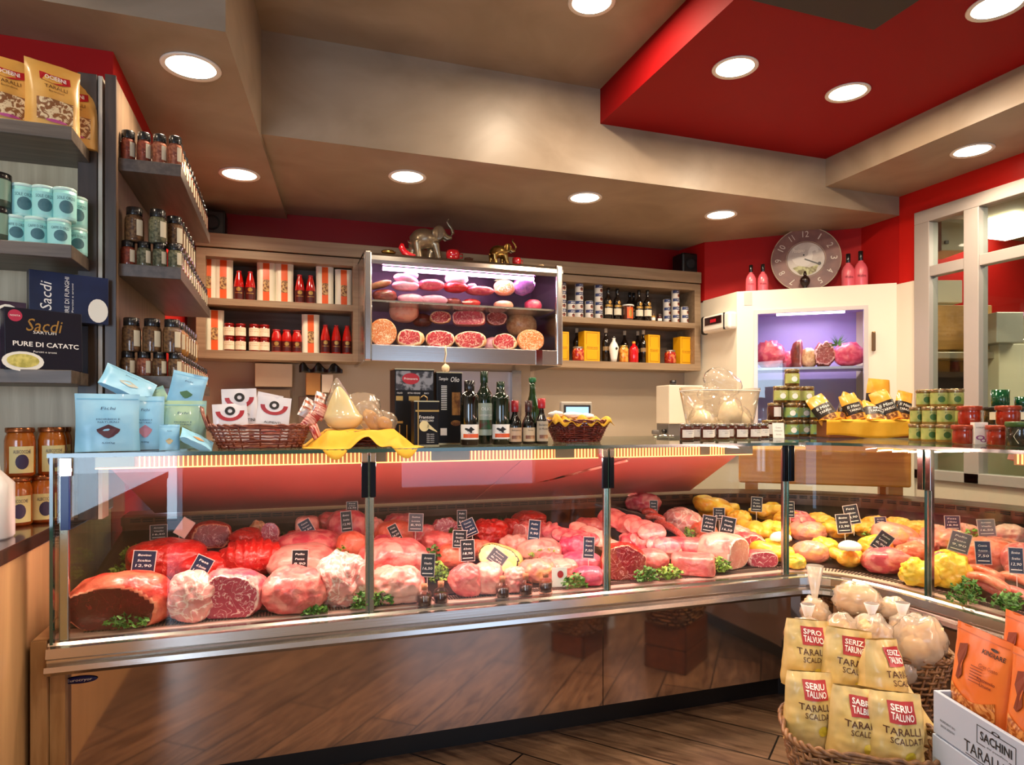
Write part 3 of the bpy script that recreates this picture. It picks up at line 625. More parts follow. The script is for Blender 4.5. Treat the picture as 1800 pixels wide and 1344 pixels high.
for a in [
 ('beef_round', 219, 1108, 176, 104, 'round', 'huge beef round with dark cut face in the front left corner of the case', dict(cut=(-.25, -1, -.25), ck=.42, amp=.07, p=2.1, dep=.24)),
 ('beef_topside', 294, 1024, 128, 76, 'beef', 'bright red beef topside lying behind the huge dark-cut beef round', dict(amp=.07)),
 ('beef_topside', 352, 1024, 96, 52, 'beef', 'flat red beef slab leaning right of the large topside', dict(amp=.08)),
 ('beef_silverside', 368, 966, 74, 50, 'beef', 'round red beef joint at the back beside the blank diamond tag', dict(ck=.55, cut=(.1, -1, .2), amp=.06)),
 ('pork_shank', 339, 1093, 80, 90, 'veal', 'pale fatty shank standing between the dark-cut round and the purple-cut roast', dict(amp=.13, tilt=.25)),
 ('beef_roast', 408, 1089, 116, 88, 'rose', 'purple-red boned roast with a veined cut face in the front row', dict(cut=(-.2, -1, -.08), ck=.45, amp=.08, dep=.22)),
 ('beef_rump', 442, 1014, 104, 66, 'beef', 'ribbed bright red beef rump behind the purple-cut roast', dict(ribs=26, amp=.05)),
 ('steak', 475, 962, 32, 46, 'rose', 'upright red steak edged with a thick white fat rim at the back', dict(cut=(-.2, -1, .1), ck=.2, dep=.04, amp=.03)),
 ('tripe', 453, 957, 32, 40, 'curly', 'small curly tan piece of tripe at the back beside the upright steak', dict(amp=.2)),
 ('pork_loin', 543, 985, 114, 52, 'rose', 'long rosy pork loin lying behind the pale slab', dict(amp=.05, p=2.2)),
 ('pork_slab', 532, 1018, 122, 58, 'pale', 'long pale pork slab carrying a black price tag', dict(amp=.05, p=2.4)),
 ('pork_shoulder', 517, 1079, 112, 80, 'pork', 'large rosy pork shoulder in the front row left of the first glass joint', dict(amp=.1)),
 ('veal_shank', 604, 1069, 92, 102, 'veal', 'knobbly white veal leg leaning against the first glass joint', dict(amp=.17, tilt=-.35, p=2.0)),
 ('pork_fillet', 618, 988, 52, 56, 'salmon', 'salmon pink fillet above the white veal leg', dict(amp=.06)),
 ('wrapped_joint', 610, 956, 72, 62, 'rose', 'rosy film-wrapped joint at the back under the tall black tag', dict(amp=.05)),
 ('lard_block', 540, 954, 40, 48, 'pale', 'pale block of back fat at the rear behind the long loin', dict(p=5, amp=.03)),
 ('pork_round', 692, 1024, 120, 74, 'pork', 'big rounded pink pork leg just right of the first glass joint', dict(amp=.08)),
 ('pork_belly', 698, 1062, 96, 66, 'pale', 'pale folded pork belly under the big pink leg', dict(amp=.13)),
 ('pork_piece', 678, 984, 52, 44, 'rose', 'small rosy pork piece behind the big pink leg', {}),
 ('pork_roll', 694, 962, 68, 48, 'salmon', 'salmon coloured rolled joint at the back under the dark tilted tag', dict(amp=.05)),
 ('veal_round', 783, 948, 48, 38, 'rose', 'veined round joint with parsley at its foot at the back', dict(cut=(0, -1, .3), ck=.5)),
 ('pork_cutlet', 772, 976, 62, 42, 'pork', 'pink cutlet behind the parsley right of the big leg', {}),
 ('turkey_breast', 792, 1000, 50, 44, 'salmon', 'orange-red breast piece left of the twin black tags', dict(amp=.05)),
 ('beef_fillet', 864, 958, 58, 46, 'beef', 'bright red beef fillet lump at the back near the centre', dict(amp=.14)),
 ('beef_fillet', 899, 944, 42, 34, 'beef', 'smaller red fillet behind right of the bright lump', {}),
 ('rolled_veal', 920, 950, 38, 34, 'pork', 'pink rolled veal with an open end left of the upright blue tag', dict(cut=(-.6, -1, 0), ck=.5)),
 ('pork_chop', 962, 956, 52, 38, 'pork', 'pink chop right of the upright blue tag', dict(ribs=14)),
 ('pork_chop', 906, 976, 56, 36, 'pale', 'pale pink chop under the rolled veal', dict(ribs=12)),
 ('veal_loin', 948, 990, 80, 42, 'pale', 'white-backed veal loin in the middle row behind the large parsley bunch', dict(amp=.06)),
 ('yellow_loaf', 880, 1006, 80, 46, 'cheese', 'pale yellow pressed loaf with dark rind under the tilted grey tag', dict(cut=(-.3, -1, .4), ck=.35, amp=.03, tilt=.3)),
 ('duck_breast', 1007, 984, 50, 42, 'mag', 'magenta duck breast left of the right blue tag', dict(p=3)),
 ('tuna_loin', 1022, 1010, 74, 38, 'mag', 'glossy magenta loin lying lengthwise before the second glass joint', dict(amp=.04)),
 ('pork_fillet', 1034, 1030, 56, 34, 'mag', 'lower deep pink fillet touching the second glass joint', dict(amp=.05)),
 ('rabbit_haunch', 818, 1050, 58, 62, 'pork', 'bare pink rabbit leg curving down in the front row', dict(leg=1, tilt=1.0, amp=.08)),
 ('chicken_thigh', 855, 1045, 62, 56, 'pale', 'round pale thigh right of the pink curved leg', dict(amp=.07)),
 ('pork_knuckle', 905, 1042, 40, 48, 'pale', 'pale knuckle piece behind the middle sauce bottles', dict(amp=.12)),
 ('poultry_piece', 944, 1026, 62, 44, 'thigh', 'pale poultry piece with pink skin behind the right sauce bottles', dict(amp=.1)),
 ('beef_roast', 1094, 1022, 78, 66, 'beef', 'dark-cut beef roast right against the second glass joint', dict(cut=(.15, -1, 0), ck=.35, dep=.2, amp=.07)),
 ('pork_rump', 1146, 1004, 58, 40, 'pork', 'matt pink rump in the front row right of the dark-cut roast', dict(amp=.05)),
 ('pork_block', 1204, 984, 70, 38, 'rose', 'upper rectangular pink pork block in the front row', dict(p=5, amp=.03, dep=.14)),
 ('pork_belly_slab', 1218, 1011, 74, 36, 'pork', 'lower layered pork belly slab under the rectangular block', dict(p=6, amp=.03, ribs=0, dep=.16)),
 ('pork_loin', 1270, 1000, 90, 64, 'pale', 'white fat-covered pork loin with a round pink cut end', dict(cut=(1, -.75, -.1), ck=.5, dep=.2, p=2.6, amp=.03)),
 ('pork_end', 1337, 997, 54, 30, 'rose', 'small rosy loin end with cut face near the corner joint', dict(cut=(.3, -1, 0), ck=.5, p=3, amp=.04)),
 ('beef_piece', 1314, 974, 58, 38, 'rose', 'dark rosy chunk behind the white fat-covered loin', dict(cut=(.4, -1, 0), ck=.5)),
 ('turkey_breast', 1203, 940, 70, 46, 'veal', 'creamy turkey breast at the back under the pair of tags', dict(amp=.1, tilt=.3)),
 ('turkey_thigh', 1236, 950, 46, 34, 'salmon', 'smaller orange-pink thigh lying against the creamy turkey breast', {}),
 ('chicken_piece', 1366, 950, 44, 34, 'lemon', 'yellow chicken piece behind the corner joint beside white paper', {}),
 ('chicken_breast', 1420, 952, 62, 36, 'thigh', 'upper plump pink chicken thigh just right of the corner joint', dict(amp=.06)),
 ('chicken_breast', 1425, 990, 60, 40, 'thigh', 'lower plump pink chicken thigh at the rim of the corner', dict(amp=.05, p=2.1)),
 ('chicken_breast', 1574, 966, 78, 46, 'thigh', 'smooth peach chicken breast behind the tilted tag in the corner', dict(amp=.05, tilt=.3)),
 ('turkey_drumstick', 1560, 1010, 84, 48, 'rose', 'skinned purple-pink turkey leg at the rim below the tilted tag', dict(amp=.08, leg=.8)),
 ('chicken_breast', 1576, 937, 46, 28, 'yellow', 'orange marinated breast at the back of the corner, left one', {}),
 ('chicken_breast', 1612, 944, 46, 30, 'yellow', 'orange marinated breast at the back beside the right corner joint', {}),
 ('poultry_wing', 1620, 978, 46, 34, 'pork', 'pink wing pieces above the lemon yellow poultry', dict(amp=.14)),
 ('corn_fed_chicken', 1617, 1032, 64, 50, 'lemon', 'lemon yellow poultry half left of the right corner joint', dict(amp=.14)),
 ('corn_fed_chicken', 1672, 1034, 62, 62, 'lemon', 'lemon yellow poultry half right of the right corner joint', dict(amp=.14)),
 ('turkey_breast', 1736, 1004, 84, 60, 'salmon', 'wide orange-pink turkey breast in the right wing under the dark tag', dict(amp=.07)),
 ('turkey_breast', 1792, 1012, 52, 62, 'pork', 'pink breast cut by the right picture edge under the last tag', dict(amp=.07)),
 ('poultry_piece', 1668, 968, 56, 40, 'thigh', 'pinkish poultry piece at the back right of the corner joint', dict(amp=.1)),
 ('wrapped_joint', 1776, 962, 56, 40, 'pale', 'pale joint at the far back of the right wing', {}),
 ('liver_piece', 520, 962, 30, 30, 'beef', 'dark red piece low at the back beside the tan tripe', {}),
 ('chicken_piece', 1404, 926, 34, 30, 'rose', 'red marinated piece at the back right of the corner joint', {}),
 ]:
    meat(a[0], a[1], a[2], a[3], a[4], a[5], a[6], **a[7])
for a in [('beef_piece', 432, 968, 52, 40, 'beef', 'dark red beef piece behind the ribbed rump, half hidden', dict(amp=.1)), ('pork_piece', 580, 940, 52, 40, 'pork', 'pink piece at the back between the pale fat block and the wrapped joint', {}),
 ('pork_piece', 655, 950, 44, 40, 'pale', 'pale piece at the back straight behind the first glass joint', {}), ('veal_piece', 742, 960, 46, 40, 'rose', 'rosy piece at the back under the bluish transparent tag', {}),
 ('turkey_piece', 838, 984, 48, 36, 'salmon', 'orange-red piece right of the twin black tags', {}), ('pork_piece', 990, 1018, 52, 34, 'pale', 'pale pork piece between the right sauce bottles and the magenta loins', {}),
 ('veal_piece', 968, 1006, 50, 34, 'pork', 'pink piece beside the large centre parsley bunch', dict(ribs=10)), ('pork_piece', 1040, 944, 56, 34, 'pork', 'pink piece hidden behind the second glass joint', {}),
 ('pork_piece', 1118, 978, 62, 40, 'rose', 'rosy piece behind the matt pink rump', dict(ribs=14)), ('pork_piece', 1180, 974, 50, 30, 'pork', 'folded pink piece behind the rectangular pork block', {}), ('turkey_piece', 1292, 960, 54, 36, 'pale', 'creamy piece between the round-cut loin and the yellow chickens', {}),
 ('pork_piece', 1130, 900, 60, 34, 'rose', 'dark rosy piece at the far back above the red sausages', {}), ('beef_piece', 930, 925, 60, 26, 'beef', 'dark red piece at the far back behind the rolled veal', {}), ('beef_piece', 705, 930, 56, 28, 'rose', 'rosy joint at the far back right of the first glass joint', {}),
 ('poultry_piece', 1448, 982, 46, 38, 'yellow', 'golden chicken thigh between the pink thighs and the capped chicken', {}), ('poultry_piece', 1540, 982, 52, 42, 'yellow', 'golden chicken piece under the strongly tilted corner tag', {}),
 ('poultry_piece', 1604, 990, 54, 36, 'salmon', 'orange-pink piece between the purple-pink leg and the right corner joint', {}), ('poultry_piece', 1648, 958, 48, 36, 'thigh', 'peach piece hidden behind the right corner joint', {}), ('poultry_piece', 1700, 960, 48, 40, 'thigh', 'peach piece behind the greyish tag of the right wing', {}),
 ('poultry_piece', 1440, 932, 44, 32, 'yellow', 'golden piece at the back above the upper plump thigh', {}), ('poultry_piece', 1384, 930, 44, 34, 'yellow', 'golden piece right behind the corner post', {}), ('poultry_piece', 1298, 928, 44, 32, 'yellow', 'golden piece between the two rear yellow chickens', {}),
 ('poultry_piece', 1664, 1000, 44, 34, 'lemon', 'lemon yellow drumstick above the right half poultry', dict(leg=.8)), ('poultry_piece', 1540, 934, 40, 28, 'yellow', 'golden piece at the back left of the marinated breasts', {}), ('poultry_piece', 1398, 1000, 34, 26, 'lemon', 'lemon yellow tip at the rim beside the corner joint', {}),
 ('poultry_piece', 1762, 985, 60, 40, 'salmon', 'orange piece between the last two tags of the right wing', {}), ('pork_piece', 1660, 1010, 40, 40, 'rose', 'rosy piece wedged behind the lemon yellow halves', {})]:
    meat(a[0], a[1], a[2], a[3], a[4], a[5], a[6], **a[7])
# whole yellow chickens: trunk, drumsticks and wings drawn out of one surface
def chicken(px, pyb, w_, kind, label, rz=0, hgt=0):
    b = on_deck(px, pyb, hgt); k = mpp(b); s = w_*k/2; v = Vector((b.x, b.y)).normalized()
    arms = [((.55, -.75, .35), .55, .33), ((.55, .75, .35), .55, .33), ((-.35, -.95, .1), .35, .28), ((-.35, .95, .1), .35, .28), ((-1, 0, .25), .3, .3)]
    def fn(d):
        r = .62*(1+.25*d.x)
        for a, g, wd in arms:
            u = Vector(a).normalized(); t = max(0, (d.dot(u)-(1-wd*.5))/(wd*.5)); r += g*t*t*(3-2*t)
        q = Vector((d.x*r*1.15, d.y*r*.85, d.z*r*.8)); q *= 1+.08*noise.noise(q*3+Vector((px*.1, 0, 0)))
        q.z = max(q.z, -.42); return q*s
    o = MB().ball((0, 0, 0), (1, 1, 1), 56, 36, 0, fn).build('whole_chicken', list(KM[kind]), smooth=True); o.location = (b.x+v.x*s*.6, b.y+v.y*s*.6, b.z+.42*s-.004); o.rotation_euler = (0, 0, rz)
    tag(o, label, 'chicken')
for a in [(1264, 915, 84, 'yellow', 'whole yellow chicken with raised leg at the back left of the corner', 2.6), (1326, 957, 82, 'yellow', 'whole orange-yellow chicken with folded wings beside the corner post', .8),
          (1366, 990, 76, 'lemon', 'whole lemon-yellow chicken cut across by the corner post', 1.9), (1476, 948, 60, 'yellow', 'whole yellow chicken at the back below the two corner tags', 2.2),
          (1518, 946, 60, 'yellow', 'whole yellow chicken at the back right of the two corner tags', .3), (1494, 1000, 66, 'yellow', 'whole yellow chicken with a white paper cap at the corner rim', 1.2),
          (1344, 916, 64, 'yellow', 'whole roasted-yellow chicken behind the corner post under a small tag', -.4)]:
    chicken(*a[:5], rz=a[5])
for px, py, lab in ((1494, 962, 'white paper cap on the yellow chicken at the corner rim'), (1372, 946, 'white paper frill beside the corner post')):
    b = on_deck(px, py, .10); o = MB().ball((0, 0, 0), (.055, .05, .03), 20, 12, 0, lambda d: Vector((d.x*.055, d.y*.045, max(d.z, -.3)*.032))*(1+.12*sin(9*math.atan2(d.y, d.x)))).build('paper_frill', M('paper_white', 'f8f0e6', .6), smooth=True); o.location = b; tag(o, lab, 'paper')
b = on_deck(1463, 975, .0); o = MB().ball((0, 0, 0), (1, 1, 1), 20, 12, 0, lambda d: Vector((d.x*.032, d.y*.032, d.z*.028*(1-.25*max(0, d.z)**6)))).build('tomato', M('tomato_red', 'd81c20', .15, coat=.6), smooth=True); o.location = (b.x, b.y+.03, b.z+.027)
MB().ball((0, 0, .024), (.012, .012, .004), 8, 6).build('stem', M('stem_green', '3c6a20', .5), o); tag(o, 'small red tomato between two yellow chickens at the corner rim', 'tomato')
# thin slices in fans
def fan(n, px, py, dx, dy, w_, h_, kind, where, hgt, tl=.9):
    for i in range(n):
        b = on_deck(px+dx*i, py+dy*i, hgt+.004*i); k = mpp(b); W = w_*k/2; Z = h_*k/2; s = i*1.7+px
        def fn(d):
            e = 1+.06*noise.noise(Vector((d.x*2, d.y*2, s)))
            return Vector((d.x*W*e, d.y*Z*e*.9, d.z*.009+.02*sin(2.5*d.x+s*.3)*W*4*.4))
        o = MB().ball((0, 0, 0), (1, 1, 1), 28, 10, 0, fn).build('meat_slice', [KM[kind][0]], smooth=True); o.location = b; o.rotation_euler = (tl, .15*sin(s), .5*sin(s*2.1)-.3)
        tag(o, '%s slice, %s of those %s' % ({'pork': 'thin pink pork', 'rose': 'rosy marbled', 'pale': 'pale fat-edged', 'salmon': 'orange-pink'}[kind], ORD[i], where), 'slice', 'slices in the fan '+where)
fan(6, 1076, 910, 14, 5, 52, 44, 'pork', 'behind the second glass joint', .10); fan(5, 1112, 946, 15, 3, 50, 36, 'rose', 'above the matt pink rump', .07)
fan(4, 975, 936, 18, 4, 50, 34, 'rose', 'at the back left of the second glass joint', .07); fan(3, 1018, 930, 18, 8, 44, 36, 'pale', 'under the second glass joint hinge', .08)
fan(4, 1150, 976, 14, -4, 44, 28, 'pale', 'left of the rectangular pork block', .04); fan(3, 1070, 958, 10, 4, 40, 30, 'pale', 'just right of the second glass joint', .06)
fan(3, 1392, 905, 14, 5, 36, 22, 'rose', 'behind the plump thighs', .08)
# sausages
def sausage(a, b, r, m, lab, cat='sausage', group=None, bend=.02):
    a = Vector(a); b = Vector(b); pts = []; rr = []
    for i in range(13):
        t = i/12; p = a.lerp(b, t); p.z += bend*sin(pi*t); pts.append(p-a); rr.append(max(.002, r*(sqrt(max(0, 1-(2*t-1)**8)))))
    o = MB().tube(pts, rr, 12).build('sausage', m, smooth=True); o.location = a; return tag(o, lab, cat, group)
for i, (x0, y0, x1, y1, hg) in enumerate([(1694, 1000, 1766, 1022, .035), (1688, 1022, 1762, 1046, .02), (1756, 1012, 1826, 1036, .035), (1752, 1036, 1822, 1062, .02), (1700, 1012, 1776, 1040, .06), (1768, 1000, 1830, 1020, .06)]):
    sausage(on_deck(x0, y0, hg), on_deck(x1, y1, hg), .021, KM['pork'][0] if i % 2 else KM['salmon'][0], ['short upper %s sausage', 'low left %s sausage by the parsley', 'upper right %s sausage at the picture edge', 'low right %s sausage', 'topmost %s sausage laid across the others', 'back %s sausage'][i] % ['salmon', 'pink'][i % 2]+' of the right wing pile', group='sausages in the right wing')
for i, (x0, y0, x1, y1) in enumerate([(1128, 902, 1156, 906), (1134, 910, 1170, 916), (1150, 918, 1196, 940), (1162, 924, 1206, 950)]):
    sausage(on_deck(x0, y0, .06), on_deck(x1, y1, .06), .018, veins('sausage_red', 'b83028', 'd05040', 'f0a898', (.004, .02), 40), ['small dark red sausage under the tiny back tag', 'second dark red sausage below the tiny back tag', 'long red sausage left of the creamy turkey breast', 'longest red sausage lying against the creamy turkey breast'][i], group='red sausages')
# parsley bunches (each bunch one thing)
leafm = M('parsley_leaf', '2c6420', .45, col2='5c9030', scale=30, thr=(.35, .7)); leafy = M('parsley_leaf_light', '5c8c28', .45, col2='a0b848', scale=30, thr=(.35, .7)); leafd = M('parsley_dark', '26401c', .5, col2='3c5c24', scale=30)
def parsley(px, pyb, w_, h_, lab, m=leafm, hgt=0, n=90):
    b = on_deck(px, pyb, hgt); k = mpp(b); W = w_*k/2; Z = h_*k; rnd = random.Random(px); t = thing('parsley_bunch', lab, 'parsley', (b.x, b.y+.02, b.z+.001))
    mb = MB(); st = MB()
    for i in range(n):
        u = rnd.uniform(-1, 1); c = Vector((u*W*.9, rnd.uniform(-.6, .7)*min(W, .05), Z*(.12+.75*rnd.random()*(1-.5*u*u)))); s = rnd.uniform(.008, .015)*(.8+W*4)
        e = Euler((rnd.uniform(-1.2, .5), rnd.uniform(-.8, .8), rnd.uniform(0, 6.3))).to_matrix(); pts = []
        for q in range(10):
            a_ = 2*pi*q/10; r_ = s*(1 if q % 2 == 0 else .55); pts.append(c+e@Vector((r_*cos(a_), r_*sin(a_)*.8, .25*s*cos(2*a_))))
        mb.add([c+e@Vector((0, 0, .3*s))]+pts, [(0, q+1, (q+1) % 10+1) for q in range(10)])
        if i % 6 == 0: st.tube([(u*W*.4, 0, .002), (u*W*.7, 0, c.z*.5), c], .0012, 4)
    mb.build('leaves', m, t, True); st.build('stems', M('stem_pale', '8cae58', .5), t, True)
for a in [(222, 1108, 74, 36, 'parsley sprig lying before the huge dark-cut beef round', leafm), (640, 1073, 44, 34, 'parsley bunch just left of the first glass joint', leafm), (672, 1066, 44, 30, 'parsley bunch just right of the first glass joint', leafm),
          (553, 1081, 44, 18, 'low parsley sprig before the large pork shoulder', leafm), (601, 1002, 32, 46, 'yellow-green celery leaf sprig above the white veal leg', leafy), (760, 1000, 42, 46, 'tall parsley bunch left of the twin black tags', leafm),
          (773, 1028, 40, 44, 'yellow-green bunch behind the pair of front sauce bottles', leafy), (992, 958, 48, 28, 'parsley above the magenta duck breast', leafm), (955, 992, 62, 34, 'large parsley bunch in the centre of the middle row', leafy),
          (1014, 1036, 46, 30, 'parsley bunch before the lower pink fillet', leafm), (1141, 1024, 42, 30, 'dark parsley bunch with white stalks before the matt pink rump', leafm), (1183, 1020, 44, 28, 'pale lettuce tuft before the belly slab', leafy),
          (1270, 1008, 42, 32, 'parsley bunch before the round-cut white loin', leafy), (1706, 1066, 72, 56, 'big parsley bunch at the rim of the right wing', leafm), (1786, 1078, 56, 44, 'parsley bunch at the rim by the right picture edge', leafm),
          (214, 1016, 46, 26, 'dark green sprig at the back left corner of the case', leafy), (229, 988, 36, 30, 'small sprig with orange tips above the back left sprig', leafy), (884, 940, 70, 36, 'dark foliage along the back behind the red fillets', leafd),
          (1222, 950, 40, 26, 'sprig between the creamy turkey breast and the white loin', leafy), (1325, 948, 34, 26, 'sprig between the yellow chickens', leafm), (1536, 945, 30, 22, 'sprig beside the tilted tag in the corner', leafy), (1716, 962, 40, 36, 'tuft behind the clear tag in the right wing', leafy),
          (418, 985, 30, 26, 'small sprig left of the ribbed red rump', leafm), (800, 950, 30, 24, 'sprig at the foot of the veined round joint', leafm), (1455, 945, 26, 30, 'rosemary sprig between the thighs and the yellow chicken', leafd), (480, 955, 44, 30, 'parsley behind the tan tripe', leafd)]:
    parsley(*a)
# price tags
navy = M('tag_navy', '141c3c', .3); tblack = M('tag_black', '1c1418', .3); tgrey = M('tag_grey', '5c5c64', .25); tpink = M('tag_blank', 'e8b8a8', .5); tedge = M('tag_edge', 'c8b0a8', .4); chalk = M('chalk', 'f4ece4', .6)
def ptag(px, py, w_, h_, rot, m, lab, hgt=.15, txt=('Bovino', 'Scelto', '12.90'), n=[0]):
    b = on_deck(px, py, hgt); k = mpp(b); W = w_*k; Hh = h_*k; v = Vector((b.x, b.y)).normalized()
    t = thing('price_tag', lab, 'price tag', b, -math.atan2(v.x, v.y)*.8); t.rotation_euler[0] = -.12
    R_ = Euler((0, rot, 0)).to_matrix(); f = lambda u, v_, o: R_@Vector((u, -.0012-o, v_))
    mb = MB(); mb.obox((0, 0, 0), R_@Vector((W/2, 0, 0)), (0, .0011, 0), R_@Vector((0, 0, Hh/2))); cdo = mb.build('card', tedge, t)
    mb = MB(); put_rect(mb, f, -W*.46, W*.46, -Hh*.47, Hh*.47, .0003, nu=1, nv=1); mb.build('face', m, t)
    if m is not tpink:
        mb = MB(); hs_ = [.09, .09, .12]
        for q, s_ in enumerate(txt): put_text(mb, s_, f, 0, Hh*(.30-.22*q), Hh*hs_[q], W*(.55+.12*(q == 2)), .0008, slant=.2)
        put_rect(mb, f, -W*.36, W*.36, -Hh*.36, -Hh*.33, .0008, nu=1, nv=1); mb.build('lettering', chalk, t)
    MB().tube([R_@Vector((0, .001, -Hh*.45)), R_@Vector((0, .001, -Hh*.5))+Vector((0, 0, -.06))], .0016, 5).build('pin', M('pin_clear', 'e0d0c8', .2), t)
NM = [('Bovino', 'Scelto', '12,90'), ('Fesa', 'di Bovino', '18,90'), ('Arrosto', 'Vitello', '16,50'), ('Suino', 'Lonza', '8,90'), ('Pollo', 'Petto', '9,90'), ('Coscia', 'Ruspante', '7,50')]
for i, a in enumerate([(253, 988, 37, 42, .12, navy, 'blue-black price tag standing on the huge dark-cut beef round'), (352, 999, 30, 44, .5, navy, 'blue-black price tag tilted right above the pale fatty shank'), (279, 935, 28, 26, 0, tblack, 'dark price tag at the far back left of the case', .10),
     (324, 927, 22, 32, .6, tpink, 'blank pinkish diamond-set tag beside the round red joint'), (527, 985, 28, 38, .05, tblack, 'black price tag on the long pale pork slab'), (539, 927, 22, 28, -.5, navy, 'dark tag tilted left before the pale back fat block', .12),
     (609, 916, 19, 36, -.08, tblack, 'tall black tag on the film-wrapped joint', .13), (619, 890, 20, 18, 0, tblack, 'small dark tag topmost at the back by the first joint', .16), (694, 936, 17, 30, -.45, tblack, 'dark tag tilted left on the salmon rolled joint', .14),
     (731, 918, 26, 32, .05, tgrey, 'bluish transparent tag at the back right of the first joint', .14), (812, 912, 17, 32, 0, tblack, 'narrow black tag at the back behind the crossed blue tag', .13), (825, 927, 24, 30, -.4, navy, 'navy tag leaning left, crossing the narrow black one', .15),
     (808, 947, 25, 31, .05, tblack, 'upper of the twin black tags right of the tall parsley', .14), (822, 967, 25, 38, -.03, tblack, 'lower of the twin black tags right of the tall parsley', .14), (752, 993, 25, 41, .06, tblack, 'black tag standing behind the pair of front sauce bottles', .14),
     (874, 980, 32, 26, .65, tgrey, 'greyish tag tilted across the pale yellow loaf', .12), (939, 932, 21, 37, .1, navy, 'upright blue tag before the rolled veal', .13), (1035, 962, 20, 38, .05, navy, 'upright blue tag beside the magenta duck breast', .14),
     (1149, 892, 14, 26, 0, tblack, 'tiny dark tag above the small red sausages', .10), (1246, 921, 24, 31, .15, tblack, 'left of the pair of black tags above the round-cut loin', .15), (1279, 926, 25, 36, .2, tblack, 'right of the pair of black tags above the round-cut loin', .16),
     (1264, 903, 20, 22, 0, tblack, 'black tag half hidden behind the pair above the loin', .15), (1330, 886, 19, 26, .05, tblack, 'black tag on the roasted-yellow chicken behind the corner post', .13), (1389, 895, 14, 28, 0, tblack, 'narrow tag right behind the corner joint', .13),
     (1483, 920, 24, 34, -.12, tblack, 'front one of the two overlapping tags in the corner', .15), (1497, 904, 24, 34, -.2, tblack, 'rear one of the two overlapping tags in the corner', .16), (1548, 918, 19, 20, -.1, navy, 'small navy tag left of the orange marinated breasts', .12),
     (1551, 952, 26, 36, .6, tblack, 'black tag tilted strongly right over the turkey leg', .13), (1687, 953, 32, 36, .25, tgrey, 'greyish transparent tag right of the right corner joint', .14), (1728, 971, 24, 41, -.05, navy, 'navy tag above the sausages in the right wing', .13),
     (1786, 985, 22, 46, -.02, navy, 'last navy tag by the right picture edge', .14), (1674, 919, 24, 26, -.05, navy, 'dark tag at the back of the right wing, left one', .12), (1734, 927, 27, 30, -.1, tgrey, 'grey tag at the back of the right wing, right one', .13)]):
    ptag(*a[:7], hgt=a[7] if len(a) > 7 else .15, txt=NM[i % 6])
# little sauce bottles on the rim
glc = GLASS('clear_glass', 'fbf6f0', 1.0); sauce = M('dark_sauce', '2a0a08', .12, coat=.8); cork = M('cork', 'c07850', .7)
def saucer():
    t = thing('sauce_bottle', '', 'bottle')
    MB().lathe([(.0285, 0), (.0295, .006), (.0295, .052), (.024, .062), (.013, .068), (.0125, .080), (.0145, .082), (.0145, .088)], 20).build('glass_body', glc, t, True)
    MB().lathe([(.0265, .010), (.0265, .046), (.0, .0462)], 20).build('sauce', sauce, t, True); MB().lathe([(.0115, .070), (.013, .093), (.0, .094)], 14).build('cork', cork, t, True)
    return t
SB = Kind(saucer)
for px, py, lab in ((746, 1067, 'leftmost little bottle of dark sauce on the case rim'), (775, 1062, 'second little sauce bottle, paired with the leftmost one'), (883, 1052, 'little sauce bottle in front of the round pale thigh'), (924, 1047, 'left of the two close sauce bottles at the right'), (959, 1043, 'rightmost little bottle of dark sauce on the rim')):
    p = on_deck(px, py); SB.put((p.x, p.y, p.z), 0, lab, 'little sauce bottles')
# ---------------- product builders ----------------
paper = M('label_paper', 'e8dcc0', .6); paperw = M('label_white', 'f2efe8', .5); ink = M('ink', '1c1816', .6); gold = M('gold_print', 'b8904a', .35, .6); redp = M('print_red', 'b01c24', .4)
blk = M('cap_black', '121214', .25, coat=.4); foil = M('orange_print', 'e05818', .4); photo_ = M('print_pasta', 'c8a060', .5, col2='6a3c1c', scale=60, thr=(.4, .55))
def pouchf(w, h, d, seed=0, wr=.004, top=.03, bot=.75, waist=0, side=.5):
    def wd(t): return w*(1-waist*sin(pi*t))*((1-.20*max(0, t-.5)**2*4*(waist > .08))*(1-(.10*max(0, 1-t/.12)**2 if waist > .08 else 0)))
    def f(u, v, o, sg=-1):
        t = min(max(v/h, 0), 1); W = wd(t)/2; a = min(abs(u)/W, 1) if W else 1
        g = bot+(1-bot)*min(1, t/.25) if t < .25 else (1-(max(0, t-.45)/.55)**1.5*(1-top))
        th = d/2*(max(0, 1-a*a)**side)*g
        nz = noise.noise(Vector((u*22+seed, v*16, seed*1.7)))*wr*(1 if a < .97 else 0)+noise.noise(Vector((u*60, v*50, seed)))*wr*.35*(1 if a < .97 else 0)
        return Vector((u, sg*(th+nz+o), v))
    return f, wd
def pouch(w, h, d, m, parent=None, name='bag', seed=0, wr=.004, top=.03, bot=.75, waist=0, side=.5, nu=14, nv=18, cut=0):
    f, wd = pouchf(w, h, d, seed, wr, top, bot, waist, side); mb = MB()
    def g(sg): return lambda a, b: f((a*2-1)*wd(b)/2, b*h+(cut*sin(a*9+seed)*w if b > .99 else 0), 0, sg)
    mb.grid(g(-1), nu, nv); mb.grid(lambda a, b: g(1)(1-a, b), nu, nv)
    mb.grid(lambda a, b: (lambda p, q: p.lerp(q, b))(f((a*2-1)*w/2, 0, 0, 1), f((a*2-1)*w/2, 0, 0, -1)), nu, 1)
    o = mb.build(name, m, parent, True); return o, f
